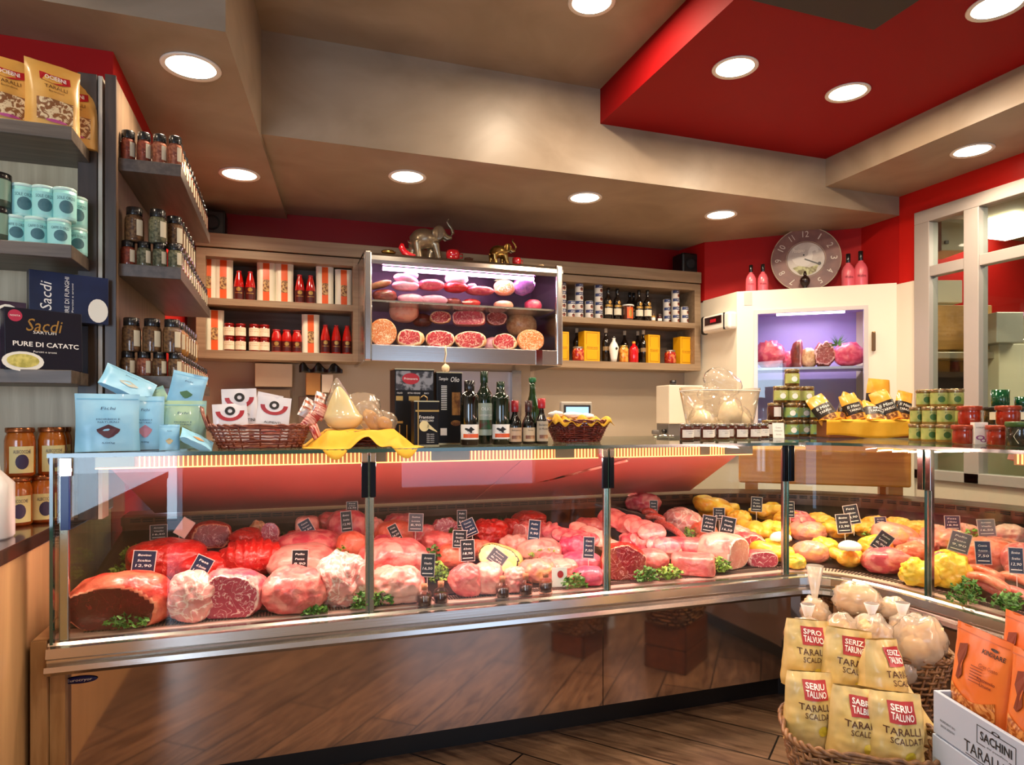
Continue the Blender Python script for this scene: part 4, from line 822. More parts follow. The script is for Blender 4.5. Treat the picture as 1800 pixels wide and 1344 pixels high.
def jarfn(r, h, body, lid, lidh=.014, label=None, lab=(.2, .72), lab_ang=2.2, txt=None, tcol=None, tex=None, neck=.86, glass=None, name='jar', cat='jar', sq=0, tin=False, seg=20, lidr=1.0, rot=0, logo=None):
    def fn():
        t = thing(name, '', cat); hb = h-lidh
        if tin: MB().lathe([(r*.97, 0), (r, .003), (r, hb), (r*.96, hb)], seg).build('body', body, t, True)
        else: MB().lathe([(r*.9, 0), (r, h*.05), (r, hb*.80), (r*.94, hb*.90), (r*neck, hb*.95), (r*neck, hb)], seg, sq=sq).build('body', body, t, True)
        if glass: MB().lathe([(r*1.03, .001), (r*1.05, h*.05), (r*1.05, hb*.82), (r*.97, hb*.93), (r*(neck+.03), hb)], seg, sq=sq, cap=False).build('glass', glass, t, True)
        MB().lathe([(r*(neck+.06)*lidr, hb-.002), (r*(neck+.08)*lidr, hb+.001), (r*(neck+.08)*lidr, h-.002), (r*(neck+.03)*lidr, h)], seg).build('lid', lid, t, True)
        if label:
            R_ = r*(1.06 if glass else 1.015); f0 = cyl(R_); f = (lambda u, v, o: f0(u, v, o)) if not rot else (lambda u, v, o: Matrix.Rotation(rot, 3, 'Z')@Vector(f0(u, v, o)))
            a = lab_ang/2*R_; mb = MB(); put_rect(mb, f, -a, a, h*lab[0], h*lab[1], 0, nu=12, nv=1); lb = mb.build('label', label, t, True)
            if txt or tex or logo:
                mb = MB(); zc = h*(lab[0]+lab[1])/2; dz = h*(lab[1]-lab[0])
                if logo: put_disc(mb, f, 0, zc-dz*.08, min(a*.5, dz*.3), dz*.28, .0006)
                if txt:
                    for i, s_ in enumerate(txt): put_text(mb, s_, f, 0, h*lab[1]-dz*(.2+.25*i), dz*.13, min(a*1.3, dz*.16*len(s_)*.7), .0009)
                if tex: put_rect(mb, f, -a*.8, a*.8, zc-dz*.42, zc-dz*.02, .0006, nu=8, nv=1)
                mb.build('print', tcol or ink, lb)
        return t
    return Kind(fn)
def bottlefn(h, r, glass, cap, capf=.16, label=None, lab=(.1, .42), txt=None, tcol=None, prof=None, name='bottle', extra=None, lab_ang=2.6, neckr=.36, cat='bottle'):
    def fn():
        t = thing(name, '', cat); p = prof or [(.9, 0), (1, .012), (1, .56), (.93, .63), (.62, .70), (neckr, .76), (neckr, 1-capf*.4), (neckr*1.1, .97), (neckr*1.05, .98)]
        MB().lathe([(a*r, b*h) for a, b in p], 20).build('body', glass, t, True)
        MB().lathe([(neckr*r*1.12, h*(1-capf)), (neckr*r*1.16, h*(1-capf)+.001), (neckr*r*1.2, h*.995), (neckr*r*1.05, h)], 16).build('cap', cap, t, True)
        if label:
            f = cyl(r*1.015); a = lab_ang/2*r; mb = MB(); put_rect(mb, f, -a, a, h*lab[0], h*lab[1], 0, nu=12, nv=1); lb = mb.build('label', label, t, True)
            if extra: extra(lb, f, r, h)
            if txt:
                mb = MB(); dz = h*(lab[1]-lab[0])
                for i, s_ in enumerate(txt): put_text(mb, s_, f, 0, h*lab[1]-dz*(.18+.2*i), dz*.1, min(a*1.3, dz*.12*len(s_)*.7), .0009)
                mb.build('lettering', tcol or ink, lb)
        return t
    return Kind(fn)
def face(p): return -math.atan2(p.x if hasattr(p, 'x') else p[0], p.y if hasattr(p, 'y') else p[1])
def wicker(parent, L, W, Hh, m, rows=9, taper=.82, rim=.007, st=26, r=.0042, name='weave', nn=96, e=.55):
    def P(a, z):
        k = taper+(1-taper)*z/Hh; c, s_ = cos(a), sin(a)
        return Vector((L/2*k*math.copysign(abs(c)**e, c), W/2*k*math.copysign(abs(s_)**e, s_), z))
    mb = MB()
    for j in range(rows):
        z = Hh*(j+.5)/rows; pts = []
        for i in range(nn):
            a = 2*pi*i/nn; p = P(a, z); n_ = Vector((p.x/L, p.y/W, 0)).normalized(); pts.append(p+n_*r*.9*sin(a*st/2+pi*(j % 2))+Vector((0, 0, .0012*sin(i*2.7+j))))
        mb.tube(pts, r*.95, 5, closed=True)
    mb.build(name, m, parent, True)
    mb = MB()
    for i in range(st): a = 2*pi*(i+.5)/st; mb.tube([P(a, 0), P(a, Hh)], r*.8, 5)
    mb.build('stakes', m, parent, True)
    mb = MB()
    for q in range(2):
        mb.tube([P(2*pi*i/nn, Hh)+Vector((rim*.6*cos(i*.9+q*pi), rim*.3*cos(i*.9+q*pi), rim*.7*sin(i*.9+q*pi)+rim*.5)) for i in range(nn)], rim*.75, 6, closed=True)
    mb.build('rim', m, parent, True)
    mb = MB(); n = 32; k = [P(2*pi*i/n, .004) for i in range(n)]; mb.prism([(p.x, p.y) for p in k], .001, .008); mb.build('base', m, parent)
    return P
wick_r = M('wicker_red', '6e2c1a', .42, col2='8c4426', scale=40, coat=.3); wick_b = M('wicker_brown', '8a6038', .5, col2='5e3c20', scale=30); wick_d = M('wicker_dark_red', '5c1c14', .4, col2='7c2c1c', scale=40, coat=.3)
def remesh(o, v, sm=2):
    q = o.modifiers.new('remesh', 'REMESH'); q.mode = 'VOXEL'; q.voxel_size = v; q.use_smooth_shade = True
    s_ = o.modifiers.new('smooth', 'SMOOTH'); s_.iterations = sm*3; s_.factor = .6; return o
# ---------------- spice rack ----------------
spc = [M('spice_red', 'a04428', .6, col2='7a2c18', scale=90), M('spice_brown', '8c6840', .6, col2='503420', scale=90), M('spice_green', '8a8a6c', .6, col2='4c5038', scale=90), M('spice_pink', 'c07858', .6, col2='8c4430', scale=90), M('spice_gold', 'c89038', .6, col2='a87024', scale=90)]
jg = GLASS('jar_glass', 'f0ece8', 1.2)
KS = [jarfn(.0265, .120, m, blk, .030, M('label_cream_dim', 'cfc4a8', .6), (.12, .6), .75, glass=jg, neck=.84, name='spice_jar', cat='spice jar', rot=.62, seg=14) for m in spc]
KB = [jarfn(.034, .135, m, blk, .030, MATS['label_cream_dim'], (.15, .62), .75, glass=jg, neck=.80, name='spice_jar', cat='spice jar', rot=.62, seg=14) for m in spc]
KT = [jarfn(.0265, .098, m, blk, .024, MATS['label_cream_dim'], (.12, .62), .75, glass=jg, neck=.84, name='spice_jar', cat='spice jar', rot=.62, seg=14) for m in spc]
CN = ['dark red', 'brown', 'grey-green', 'reddish', 'golden']
def spices(K, z, seq, where, nx=4, ny=13, x0=-.597, px_=.057, y0=3.055, py_=.078, xo=-.43):
    for i in range(nx):
        c = seq[i % len(seq)]; K[c].put((x0+px_*i, y0, z), .15, '%s spice jar %s, %s from left in front' % (CN[c], where, ORD[i]), 'spice jars '+where)
    for j in range(ny):
        c = seq[(j+nx) % len(seq)]; K[c].put((xo, y0+py_*(j+1), z), .15, '%s spice jar %s, %s running back' % (CN[c], where, ORD[j]), 'spice jars '+where)
spices(KS, SZ[0], [0, 0, 3, 3, 3, 1, 3, 0], 'on the top rack shelf', ny=13)
spices(KT, SZ[1], [0, 2, 2, 2, 1, 3], 'on the middle rack shelf, bottom layer', ny=13)
spices(KB, SZ[1]+.098, [1, 2, 1], 'on the middle rack shelf, upper layer', nx=2, ny=6, x0=-.575, px_=.085, py_=.082, xo=-.44)
spices(KT, SZ[2], [1, 3, 1, 1, 3], 'on the lowest rack shelf, bottom layer', ny=13)
spices(KB, SZ[2]+.098, [1, 1, 1, 4, 4], 'on the lowest rack shelf, upper layer', nx=3, ny=6, x0=-.585, px_=.074, py_=.082, xo=-.43)
# ---------------- bookcase: bags, tins, cartons ----------------
def shelfp(px, Y, z): p = ony(px, 500, Y); return Vector((p.x, Y, z))
kraft = M('kraft_gold', 'd8a04c', .4, col2='e4b464', scale=6, coat=.2)
def gbag():
    t = thing('taralli_bag', '', 'bag'); o, f = pouch(.185, .265, .11, kraft, t, 'body', 3, .005, .05, .95, .04, .3, 18, 22)
    mb = MB(); put_poly(mb, f, [(-.05+.1*i/8, .218-.006*sin(pi*i/8)) for i in range(9)]+[(.05-.1*i/8, .188-.012*sin(pi*i/8)) for i in range(9)], .002); b_ = mb.build('badge', redp, t)
    mb = MB(); put_text(mb, 'OCIEBNI', f, 0, .2, .017, .07, .0035, bold=.01); mb.build('lettering', paperw, b_)
    mb = MB(); put_text(mb, 'TARALLI', f, 0, .162, .014, .075, .002); put_text(mb, 'Bovindoni', f, 0, .145, .008, .05, .002); mb.build('lettering', M('ink_brown', '5c3418', .5), t)
    mb = MB(); put_rect(mb, f, -.062, .055, .035, .115, .0015, nu=10, nv=8); pw = mb.build('picture', M('print_taralli', 'e8d0a4', .4, col2='8c5a34', scale=38, thr=(.42, .5), dist=2), t, True)
    mb = MB(); put_disc(mb, f, .0, .035, .035, .006, .003); mb.build('picture_band', M('print_magenta', 'c0508c', .5), t)
    return t
GB = Kind(gbag)
for px, Y, rz, lab in ((93, 2.86, .5, 'golden taralli bag facing us at the right of the top bookcase shelf'), (12, 2.86, .45, 'golden taralli bag at the left picture edge on the top shelf'), (128, 2.98, .35, 'golden taralli bag mostly hidden behind, at the far right of the top shelf')):
    GB.put(shelfp(px, Y, SZ[0]), rz, lab, 'golden taralli bags', sc=(.95, .95, .97))
turq = M('turquoise_tin', '8cd0d0', .35, col2='a8dcd8', scale=3); tk = jarfn(.037, .100, turq, M('tin_lid', 'bfe0dc', .3), .010, M('turq_label', '98d8d8', .4), (.08, .80), 2.4, txt=('CAFFE D ORZO', 'Anni'), tcol=M('print_teal', '3c6c78', .5), tin=True, name='turquoise_tin', cat='tin', neck=.94, logo=True)
tkt = jarfn(.037, .117, turq, MATS['tin_lid'], .010, MATS['turq_label'], (.08, .80), 2.4, txt=('SOLE ORZO', 'Anni'), tcol=MATS['print_teal'], tin=True, name='turquoise_tin', cat='tin', neck=.94, logo=True)
for i, (px, lab) in enumerate(((27, 'leftmost'), (64, 'middle'), (104, 'right'))): tk.put(shelfp(px, 2.82, SZ[1]), .4, 'turquoise tin in the bottom layer of the middle bookcase shelf, %s one in front' % lab, 'turquoise tins')
for i, (px, lab) in enumerate(((41, 'leftmost'), (77, 'middle'), (114, 'right'))): tkt.put(shelfp(px, 2.83, SZ[1]+.100), .4, 'tall turquoise tin in the top layer of the middle bookcase shelf, %s one in front' % lab, 'turquoise tins')
p = shelfp(134, 2.93, SZ[1]); tk.put(p, .4, 'turquoise tin at the rear right of the bottom layer, below another', 'turquoise tins'); tkt.put(p+Vector((0, 0, .1)), .4, 'tall turquoise tin at the rear right, atop another', 'turquoise tins')
p = shelfp(-4, 2.80, SZ[1]); tin2 = jarfn(.04, .12, M('dark_olive_tin', '3c4a3c', .3), blk, .02, M('olive_label', '7c9c88', .4), (.2, .8), 2.4, tin=True, name='dark_tin', cat='tin', neck=.94)
tin2.put(p, .3, 'dark green tin cut by the left picture edge, lower of two'); tin2.put(p+Vector((0, 0, .12)), .3, 'dark green tin cut by the left picture edge, upper of two')
navyc = M('carton_navy', '101a38', .3, col2='1c2c54', scale=3); nblack = M('carton_black', '0c1020', .3)
def carton(name, lab, loc, rot, w, h, d, m, side, deco, cat='box', grp=None):
    t = thing(name, lab, cat, loc, 0, grp); t.rotation_euler = rot; MB().box(-w/2, w/2, 0, d, 0, h).build('box', [m], t, bev=.0015)
    if side: MB().box(w/2, w/2+.0006, .004, d-.004, .004, h-.004).build('side_print', side, t)
    deco(t, flat(0), w, h); return t
def decoA(t, f, w, h, rot=0):
    mb = MB(); put_text(mb, 'Sacdi', f, .0, h*.74, .045, .105, slant=.2); mb.build('logo', gold, t)
    mb = MB(); put_text(mb, 'SARTUFI', f, 0, h*.62, .010, .07); put_text(mb, 'PURE DI CATATC', f, .005, h*.42, .017, .20, bold=.015); put_text(mb, 'Porcini e aromi', f, 0, h*.30, .007, .07); mb.build('lettering', paperw, t)
    mb = MB(); put_disc(mb, f, -w*.37, h*.87, .021, .021); b_ = mb.build('badge', M('print_crimson', 'b02848', .4), t); mb = MB(); put_text(mb, 'NOVITA', f, -w*.37, h*.87, .006, .03); mb.build('lettering', paperw, b_)
    mb = MB(); put_disc(mb, f, -w*.28, h*.13, .062, .035); p_ = mb.build('dish_picture', M('print_plate', 'e8e6da', .4), t); mb = MB(); put_disc(mb, f, -w*.28, h*.14, .048, .024, .0014); mb.build('food', M('print_puree', 'd8cc70', .5, col2='a8a048', scale=40), p_)
def decoB(t, f, w, h):
    g = lambda u, v, o: f(u, v, o)
    mb = MB(); put_text(mb, 'Sacdi', g, -w*.30, h*.5, .035, .10, rot=pi/2, slant=.2); put_text(mb, 'PURE DI FUNGHI', g, -w*.04, h*.5, .014, h*.85, rot=pi/2); put_text(mb, 'Porcini e aromi', g, w*.03, h*.5, .006, h*.6, rot=pi/2); mb.build('lettering', paperw, t)
    mb = MB(); put_disc(mb, f, w*.36, h*.28, .033, .045); mb.build('dish_picture', MATS['print_plate'], t)
p = shelfp(80, 2.79, SZ[2]); carton('black_carton', 'black carton with white lettering and a dish picture at the front of the lowest shelf', p, (-.06, 0, .55), .235, .215, .055, nblack, M('print_yellow_side', 'b08838', .5), decoA)
p = shelfp(112, 2.93, SZ[2]); carton('black_carton', 'dark carton with yellow side standing behind the one lettered PURE DI CATATC', (p.x-.02, 2.93, SZ[2]), (0, 0, .45), .20, .185, .06, nblack, MATS['print_yellow_side'], lambda *a: None)
p = shelfp(126, 2.88, SZ[2]+.187); carton('navy_carton', 'navy carton lying on its side with sideways lettering, atop the others', (p.x-.005, 2.88, p.z), (0, 0, .42), .25, .178, .06, navyc, M('side_labels', '4c4038', .5), decoB)
p = shelfp(2, 2.80, SZ[2]); carton('purple_carton', 'dark purple carton at the left picture edge on the lowest shelf', p, (-.05, 0, .5), .15, .245, .05, M('carton_purple', '3a2838', .3, col2='6c5468', scale=6), None, lambda t, f, w, h: (lambda mb: (put_disc(mb, f, .02, h*.75, .04, .05), mb.build('picture', MATS['print_plate'], t)))(MB()))
# big jars and bottle on the side counter
amber = M('amber_preserve', 'b86414', .18, col2='8c3c0c', scale=5, coat=.7, sss=.1); olid = M('lid_copper', '9c5c34', .25, .7); ylab = M('label_yellow', 'dccf90', .5)
BJ = jarfn(.048, .180, amber, olid, .016, ylab, (.08, .62), 1.7, tcol=M('print_prune', '3c3050', .5), txt=('ALBICOCCHE',), logo=True, name='preserve_jar', cat='jar', rot=.15)
for px, Y, z, lab in ((30, 2.92, 1.0, 'amber preserve jar at the bottom left behind the white bottle'), (76, 2.98, 1.0, 'amber preserve jar at the bottom, next to the glass case'), (134, 3.05, 1.0, 'amber preserve jar seen through the end glass of the case, lower one'),
                      (35, 2.92, 1.18, 'amber preserve jar in the upper layer, left one'), (92, 2.98, 1.18, 'amber preserve jar in the upper layer above the case corner'), (134, 3.05, 1.18, 'amber preserve jar in the upper layer, partly behind the blue pouch')):
    p = ony(px, 800, Y); BJ.put((min(p.x, -.84), Y if p.x < -.84 else Y, z), .3, lab, 'amber preserve jars')
t = thing('white_bottle', 'white plastic bottle cut by the left picture edge on the side counter', 'bottle', (ony(-22, 900, 2.62).x, 2.62, 1.0))
MB().lathe([(.06, 0), (.065, .008), (.065, .18), (.03, .225), (.028, .25)], 24, sq=.15).build('body', M('white_plastic', 'ece8e4', .35), t, True); MB().lathe([(.032, .23), (.032, .262), (.029, .265)], 16).build('cap', M('cap_blue', '3048a0', .4), t, True)
# ---------------- left wall cabinet contents ----------------
def cabp(px, z, Y=5.10): p = ony(px, 500, Y); return Vector((p.x, Y, z))
pw_ = M('packet_white', 'e4dcc4', .4)
def packet():
    t = thing('paper_packet', '', 'packet'); w, h = .125, .285; o, f = pouch(w, h, .07, pw_, t, 'body', 5, .002, .35, 1, .02, .18, 10, 12)
    mb = MB(); put_rect(mb, f, -.022, .022, .004, h*.99, .0012, nu=2, nv=10); mb.build('orange_band', foil, t, True)
    mb = MB(); put_rect(mb, f, -.021, .021, h*.26, h*.56, .0022, nu=2, nv=4); mb.build('pasta_window', photo_, t, True); return t
PK = Kind(packet)
redg = M('red_sauce_glass', 'b01410', .12, coat=.9, col2='c81c14', scale=3); dlab = M('label_maroon', '4c1410', .4)
def sl(lb, f, r, h): mb = MB(); put_disc(mb, f, 0, h*.38, r*.45, r*.4, .0008); put_rect(mb, f, -r*.7, r*.7, h*.25, h*.27, .0008, nu=4, nv=1); mb.build('emblem', gold, lb)
RBt = bottlefn(.215, .036, redg, redp, .06, dlab, (.06, .46), None, None, [(.9, 0), (1, .02), (1, .45), (.92, .58), (.66, .80), (.42, .93), (.40, .97)], 'sauce_bottle', sl, neckr=.40)
RBs = bottlefn(.165, .036, redg, redp, .06, dlab, (.06, .5), None, None, [(.9, 0), (1, .02), (1, .6), (.9, .78), (.66, .9), (.62, .97)], 'sauce_bottle', sl, neckr=.62)
RJ = jarfn(.036, .098, M('red_jam', '7c1410', .15, coat=.8), M('lid_red', '8c1414', .3, .3), .014, paper, (.12, .72), 2.6, txt=('Composta', 'di fragole'), tcol=gold, name='jam_jar', cat='jar')
for px, h, lab in ((393, 1, 'second from the left end'), (468, 1, 'left of the middle pair'), (500, 1, 'right of the middle pair'), (571, 1, 'left of the right-hand pair'), (604, .96, 'at the right end, dented'), (366, 1, 'at the left end, mostly hidden')):
    PK.put(cabp(px, ZMI), 0, 'white paper packet with orange band on the upper shelf, '+lab, 'orange-banded packets', sc=(1, 1, h))
PK.put(cabp(377, ZLO), .1, 'white paper packet with orange band at the left end of the lower shelf', 'orange-banded packets'); PK.put(cabp(546, ZLO), 0, 'white paper packet with orange band between the red bottles of the lower shelf', 'orange-banded packets')
for i, px in enumerate((420, 440, 527, 546)): RBt.put(cabp(px, ZMI), 0, 'tall red sauce bottle on the upper shelf, %s one between the packets' % ['first', 'second', 'third', 'fourth'][i], 'red sauce bottles')
for i, px in enumerate((572, 591, 610)): RBt.put(cabp(px, ZLO), 0, 'tall red sauce bottle on the lower shelf, %s of the three at the right' % ORD[i], 'red sauce bottles')
for i, px in enumerate((486, 504, 522)): RBs.put(cabp(px, ZLO), 0, 'short red sauce bottle on the lower shelf, %s of three beside the jam jars' % ORD[i], 'red sauce bottles')
for i, px in enumerate((403, 423, 447, 465)):
    for k in range(2): RJ.put(cabp(px, ZLO+.098*k), 0, 'jam jar with cream label, %s of the %s column from the left' % (('bottom', 'top')[k], ORD[i]), 'jam jars with cream labels')
# ---------------- right wall cabinet contents ----------------
bluelab = M('tin_blue', '34406c', .35); 
def tinfn():
    t = thing('printed_tin', '', 'tin'); h, r = .072, .0345
    MB().lathe([(r*.97, 0), (r, .002), (r, h-.002), (r*.97, h)], 18).build('body', M('tin_white', 'd8d2c8', .35), t, True)
    f = cyl(r*1.012); mb = MB(); put_rect(mb, f, -r*1.5, r*1.5, h*.62, h*.97, 0, nu=10, nv=1); mb.build('blue_band', bluelab, t, True)
    mb = MB(); put_disc(mb, f, r*.15, h*.33, r*.42, h*.2, .0006); mb.build('fruit_picture', M('print_fruit', 'a0402c', .5, col2='402820', scale=50), t, True)
    mb = MB(); put_text(mb, 'AB', f, 0, h*.79, h*.14, r*1.1); mb.build('lettering', paperw, t); return t
TN = Kind(tinfn)
for c, (px, n, Y) in enumerate(((988, 4, 5.08), (1004, 2, 5.10), (1018, 4, 5.08), (1035.5, 2, 5.06), (1052, 4, 5.08), (1172, 3, 5.14), (1187, 4, 5.08), (1203, 2, 5.06), (1218, 4, 5.08))):
    for k in range(n): TN.put(cabp(px, ZMI+.072*k, Y), .05*c, 'printed tin, %s from the bottom in the %s tin column from the left' % (ORD[k], ORD[c]), 'printed tins')
dkg = M('dark_bottle_glass', '140e0c', .1, coat=.8); bgl = M('label_beige', 'e0d6bc', .5)
def wl(lb, f, r, h): mb = MB(); put_rect(mb, f, -r*1.1, r*1.1, h*.40, h*.47, .0004, nu=6, nv=1); put_disc(mb, f, 0, h*.54, r*.35, r*.4, .002); mb.build('emblem', gold, lb)
WB_ = bottlefn(.27, .036, dkg, blk, .15, bgl, (.16, .36), None, None, None, 'liqueur_bottle', wl, neckr=.34)
for i, (px, Y, lab) in enumerate(((1069, 5.08, 'left of the first pair beside the tins'), (1085, 5.08, 'right of the first pair beside the tins'), (1123, 5.08, 'left of the second pair behind the small jars'), (1138, 5.06, 'right of the second pair behind the small jars'), (1107, 5.20, 'at the very back, left one'), (1114, 5.21, 'at the very back, right one'))):
    WB_.put(cabp(px, ZMI, Y), 0, 'dark liqueur bottle on the upper shelf, '+lab, 'dark liqueur bottles')
WC = bottlefn(.29, .034, dkg, M('capsule_beige', 'c8b89c', .4), .13, M('label_tan', '8c7048', .5), (.34, .46), None, None, None, 'wine_bottle', None, neckr=.34)
for px, Y, lab in ((1065, 5.12, 'left of the white figure bottle'), (1131, 5.12, 'left of the third yellow box'), (1014, 5.20, 'behind the first preserves jar'), (1098, 5.22, 'behind the orange preserves'), (1121, 5.20, 'behind the red bottle')):
    WC.put(cabp(px, ZLO, Y), 0, 'dark wine bottle on the lower shelf '+lab, 'dark wine bottles')
ybox = M('yellow_box', 'e8a410', .4); brn = M('print_brown', '7c5010', .5)
def yb(px, w, h, lab, Y=5.06):
    k = mpp(ony(px, 500, Y)); w *= k; h *= k; t = thing('yellow_box', lab, 'box', cabp(px, ZLO, Y), .12, 'yellow gift boxes'); MB().box(-w/2, w/2, 0, .10, 0, h).build('body', ybox, t, bev=.002)
    f = flat(0); mb = MB(); a, b = w*.38, h*.45
    for (u0, u1, v0, v1) in ((-a, a, h*.95-.003, h*.95), (-a, a, h*.06, h*.06+.003), (-a, -a+.003, h*.56, h*.95), (a-.003, a, h*.56, h*.95), (-a, -a+.003, h*.06, h*.36), (a-.003, a, h*.06, h*.36)): put_rect(mb, f, u0, u1, v0, v1, .001, nu=1, nv=1)
    put_text(mb, 'Amaretti', f, 0, h*.47, h*.07, w*.75, .001, slant=.3); put_rect(mb, f, -a, a, h*.405, h*.415, .001, nu=1, nv=1); mb.build('print', brn, t)
yb(990, 24, 51, 'yellow gift box at the left end of the lower shelf'); yb(1041, 32, 53, 'widest yellow gift box, between preserves jar and wine bottle'); yb(1150, 25, 50, 'yellow gift box right of the dark wine bottles'); yb(1206, 25, 48, 'yellow gift box at the right end of the lower shelf')
fru = M('fruit_red', 'a01c14', .2, col2='d87848', scale=30, thr=(.5, .6), coat=.6); frO = M('fruit_orange', 'c86c20', .2, col2='e8a848', scale=30, coat=.6)
J1 = jarfn(.046, .115, fru, M('lid_grey', '8c8078', .3, .6), .014, None, glass=None, name='preserves_jar', cat='jar', sq=.1)
J1.put(cabp(1016, ZLO, 5.05), 0, 'jar of red preserves right of the first yellow box', 'preserves jars'); J1.put(cabp(1178, ZLO, 5.05), 0, 'jar of red preserves left of the last yellow box', 'preserves jars')
jarfn(.038, .145, frO, M('lid_gold', 'b09050', .3, .7), .016, name='preserves_jar', cat='jar', sq=.1).put(cabp(1096, ZLO, 5.08), 0, 'jar of orange fruit preserves right of the white figure bottle', 'preserves jars')
bottlefn(.18, .040, M('bright_red', 'c41018', .15, coat=.8), M('stopper', 'd89030', .5), .14, None, prof=[(.95, 0), (1, .02), (1, .6), (.8, .74), (.4, .82), (.4, .9)], name='red_bottle', neckr=.3).put(cabp(1114, ZLO, 5.06), 0, 'bright red bottle with an orange stopper on the lower shelf', None)
t = thing('figure_bottle', 'white ceramic waisted bottle with a black dot on the lower shelf', 'bottle', cabp(1079, ZLO, 5.05)); MB().lathe([(.022, 0), (.028, .03), (.038, .095), (.042, .12), (.03, .15), (.014, .175), (.012, .195), (.018, .20)], 24).build('body', M('ceramic', 'eeeae0', .25), t, True)
MB().lathe([(.012, .198), (.014, .212), (.006, .218)], 12).build('stopper', blk, t, True); mb = MB(); put_disc(mb, lambda u, v, o: (u, -.041-o, v), .004, .11, .011, .011, .001); mb.build('dot', ink, t)
t = thing('lantern_jar', 'rounded glass jar with white rim and brick-red label among the dark bottles', 'jar', cabp(1104, ZMI, 5.04)); MB().lathe([(.042, 0), (.044, .006), (.044, .10), (.046, .12)], 24).build('body', M('jar_brown', '5c2c1c', .2, coat=.6), t, True)
MB().lathe([(.048, .118), (.05, .124), (.046, .13)], 24).build('rim', paperw, t, True); mb = MB(); put_rect(mb, cyl(.0446), -.03, .03, .012, .105, nu=8, nv=1); lb = mb.build('label', foil, t, True); mb = MB(); put_disc(mb, cyl(.0452), 0, .055, .015, .035, .0008); mb.build('emblem', gold, lb)
J2 = jarfn(.019, .07, M('mustard', 'b88c30', .3), M('lid_small', '3c2c20', .4), .016, paperw, (.15, .5), 2.4, name='small_jar', cat='jar'); J2.put(cabp(1148, ZMI, 5.05), 0, 'tiny jar with mustard contents beside the dark liqueur bottles', 'tiny jars')
J3 = jarfn(.022, .07, M('maroon', '4c1c18', .3), MATS['lid_small'], .016, paperw, (.15, .45), 2.4, name='small_jar', cat='jar'); J3.put(cabp(1159, ZMI, 5.06), 0, 'tiny dark maroon jar beside the right tin columns', 'tiny jars')
# ---------------- cured meats in the wall display ----------------
KM.update({'ham': (patch('ham_rind', 'c88450', 'e0a878', 7), veins('ham_cut', '9c1c28', 'b83040', 'f0c0b0', (.008, .028), 16), patch('ham_fat', 'f0cdb0', 'e8b090')),
  'mort': (patch('mort_rind', 'e0a080', 'd09070'), veins('mort_cut', 'd86830', 'e08048', 'f4e0c4', (.008, .035), 26), patch('mort_rim', 'e08858', 'd07848')),
  'speck': (patch('speck_rind', '6c2c24', '8c3c30'), veins('speck_cut', '7c1c20', '9c3030', 'e0a0a0', (.006, .02), 20), patch('speck_fat', 'e0b0a8', 'c88880')),
  'slice': (patch('ham_slice', 'f0a0b4', 'f4c4cc', 7), patch('slice_cut', 'f0a0b4', 'f4c4cc'), patch('slice_rim', 'f8e0e0', 'f4c8d0')),
  'white': (patch('mozz', 'f4dce8', 'ecc8dc'), patch('mozz_cut', 'f8e8f0', 'f0d0e0'), patch('mozz_rim', 'f8e8f0', 'f0d0e0')),
  'purp': (patch('purple_pack', 'a86ca8', '7c4c90', 10), patch('pp_cut', 'b050a0', 'c870b0'), patch('pp_rim', 'b050a0', 'c870b0'))})
def cured(name, px, pyb, w_, h_, kind, lab, Y=4.78, z=None, **k):
    b = ony(px, pyb, Y); kk = mpp(b); W, Z = w_*kk/2*1.05, h_*kk/2*(1.45 if h_ < 18 else 1.06); dep = k.pop('dep', .14); tilt = k.pop('tilt', 0); D = min(max(W*.8, .05), dep)
    if z is not None: b.z = z
    o = lump((W, D, Z), px*.31, k.pop('amp', .05), k.pop('cut', None), k.pop('ck', .5), .92, k.pop('p', 2.2), k.pop('ribs', 0), 0, 30, 20).build(name, list(KM[kind]), smooth=True)
    o.location = (b.x, b.y, b.z+Z*.92+.001); o.rotation_euler = (0, tilt, -.15); return tag(o, lab, 'cured meat')
FC = (-.1, -1, .1)
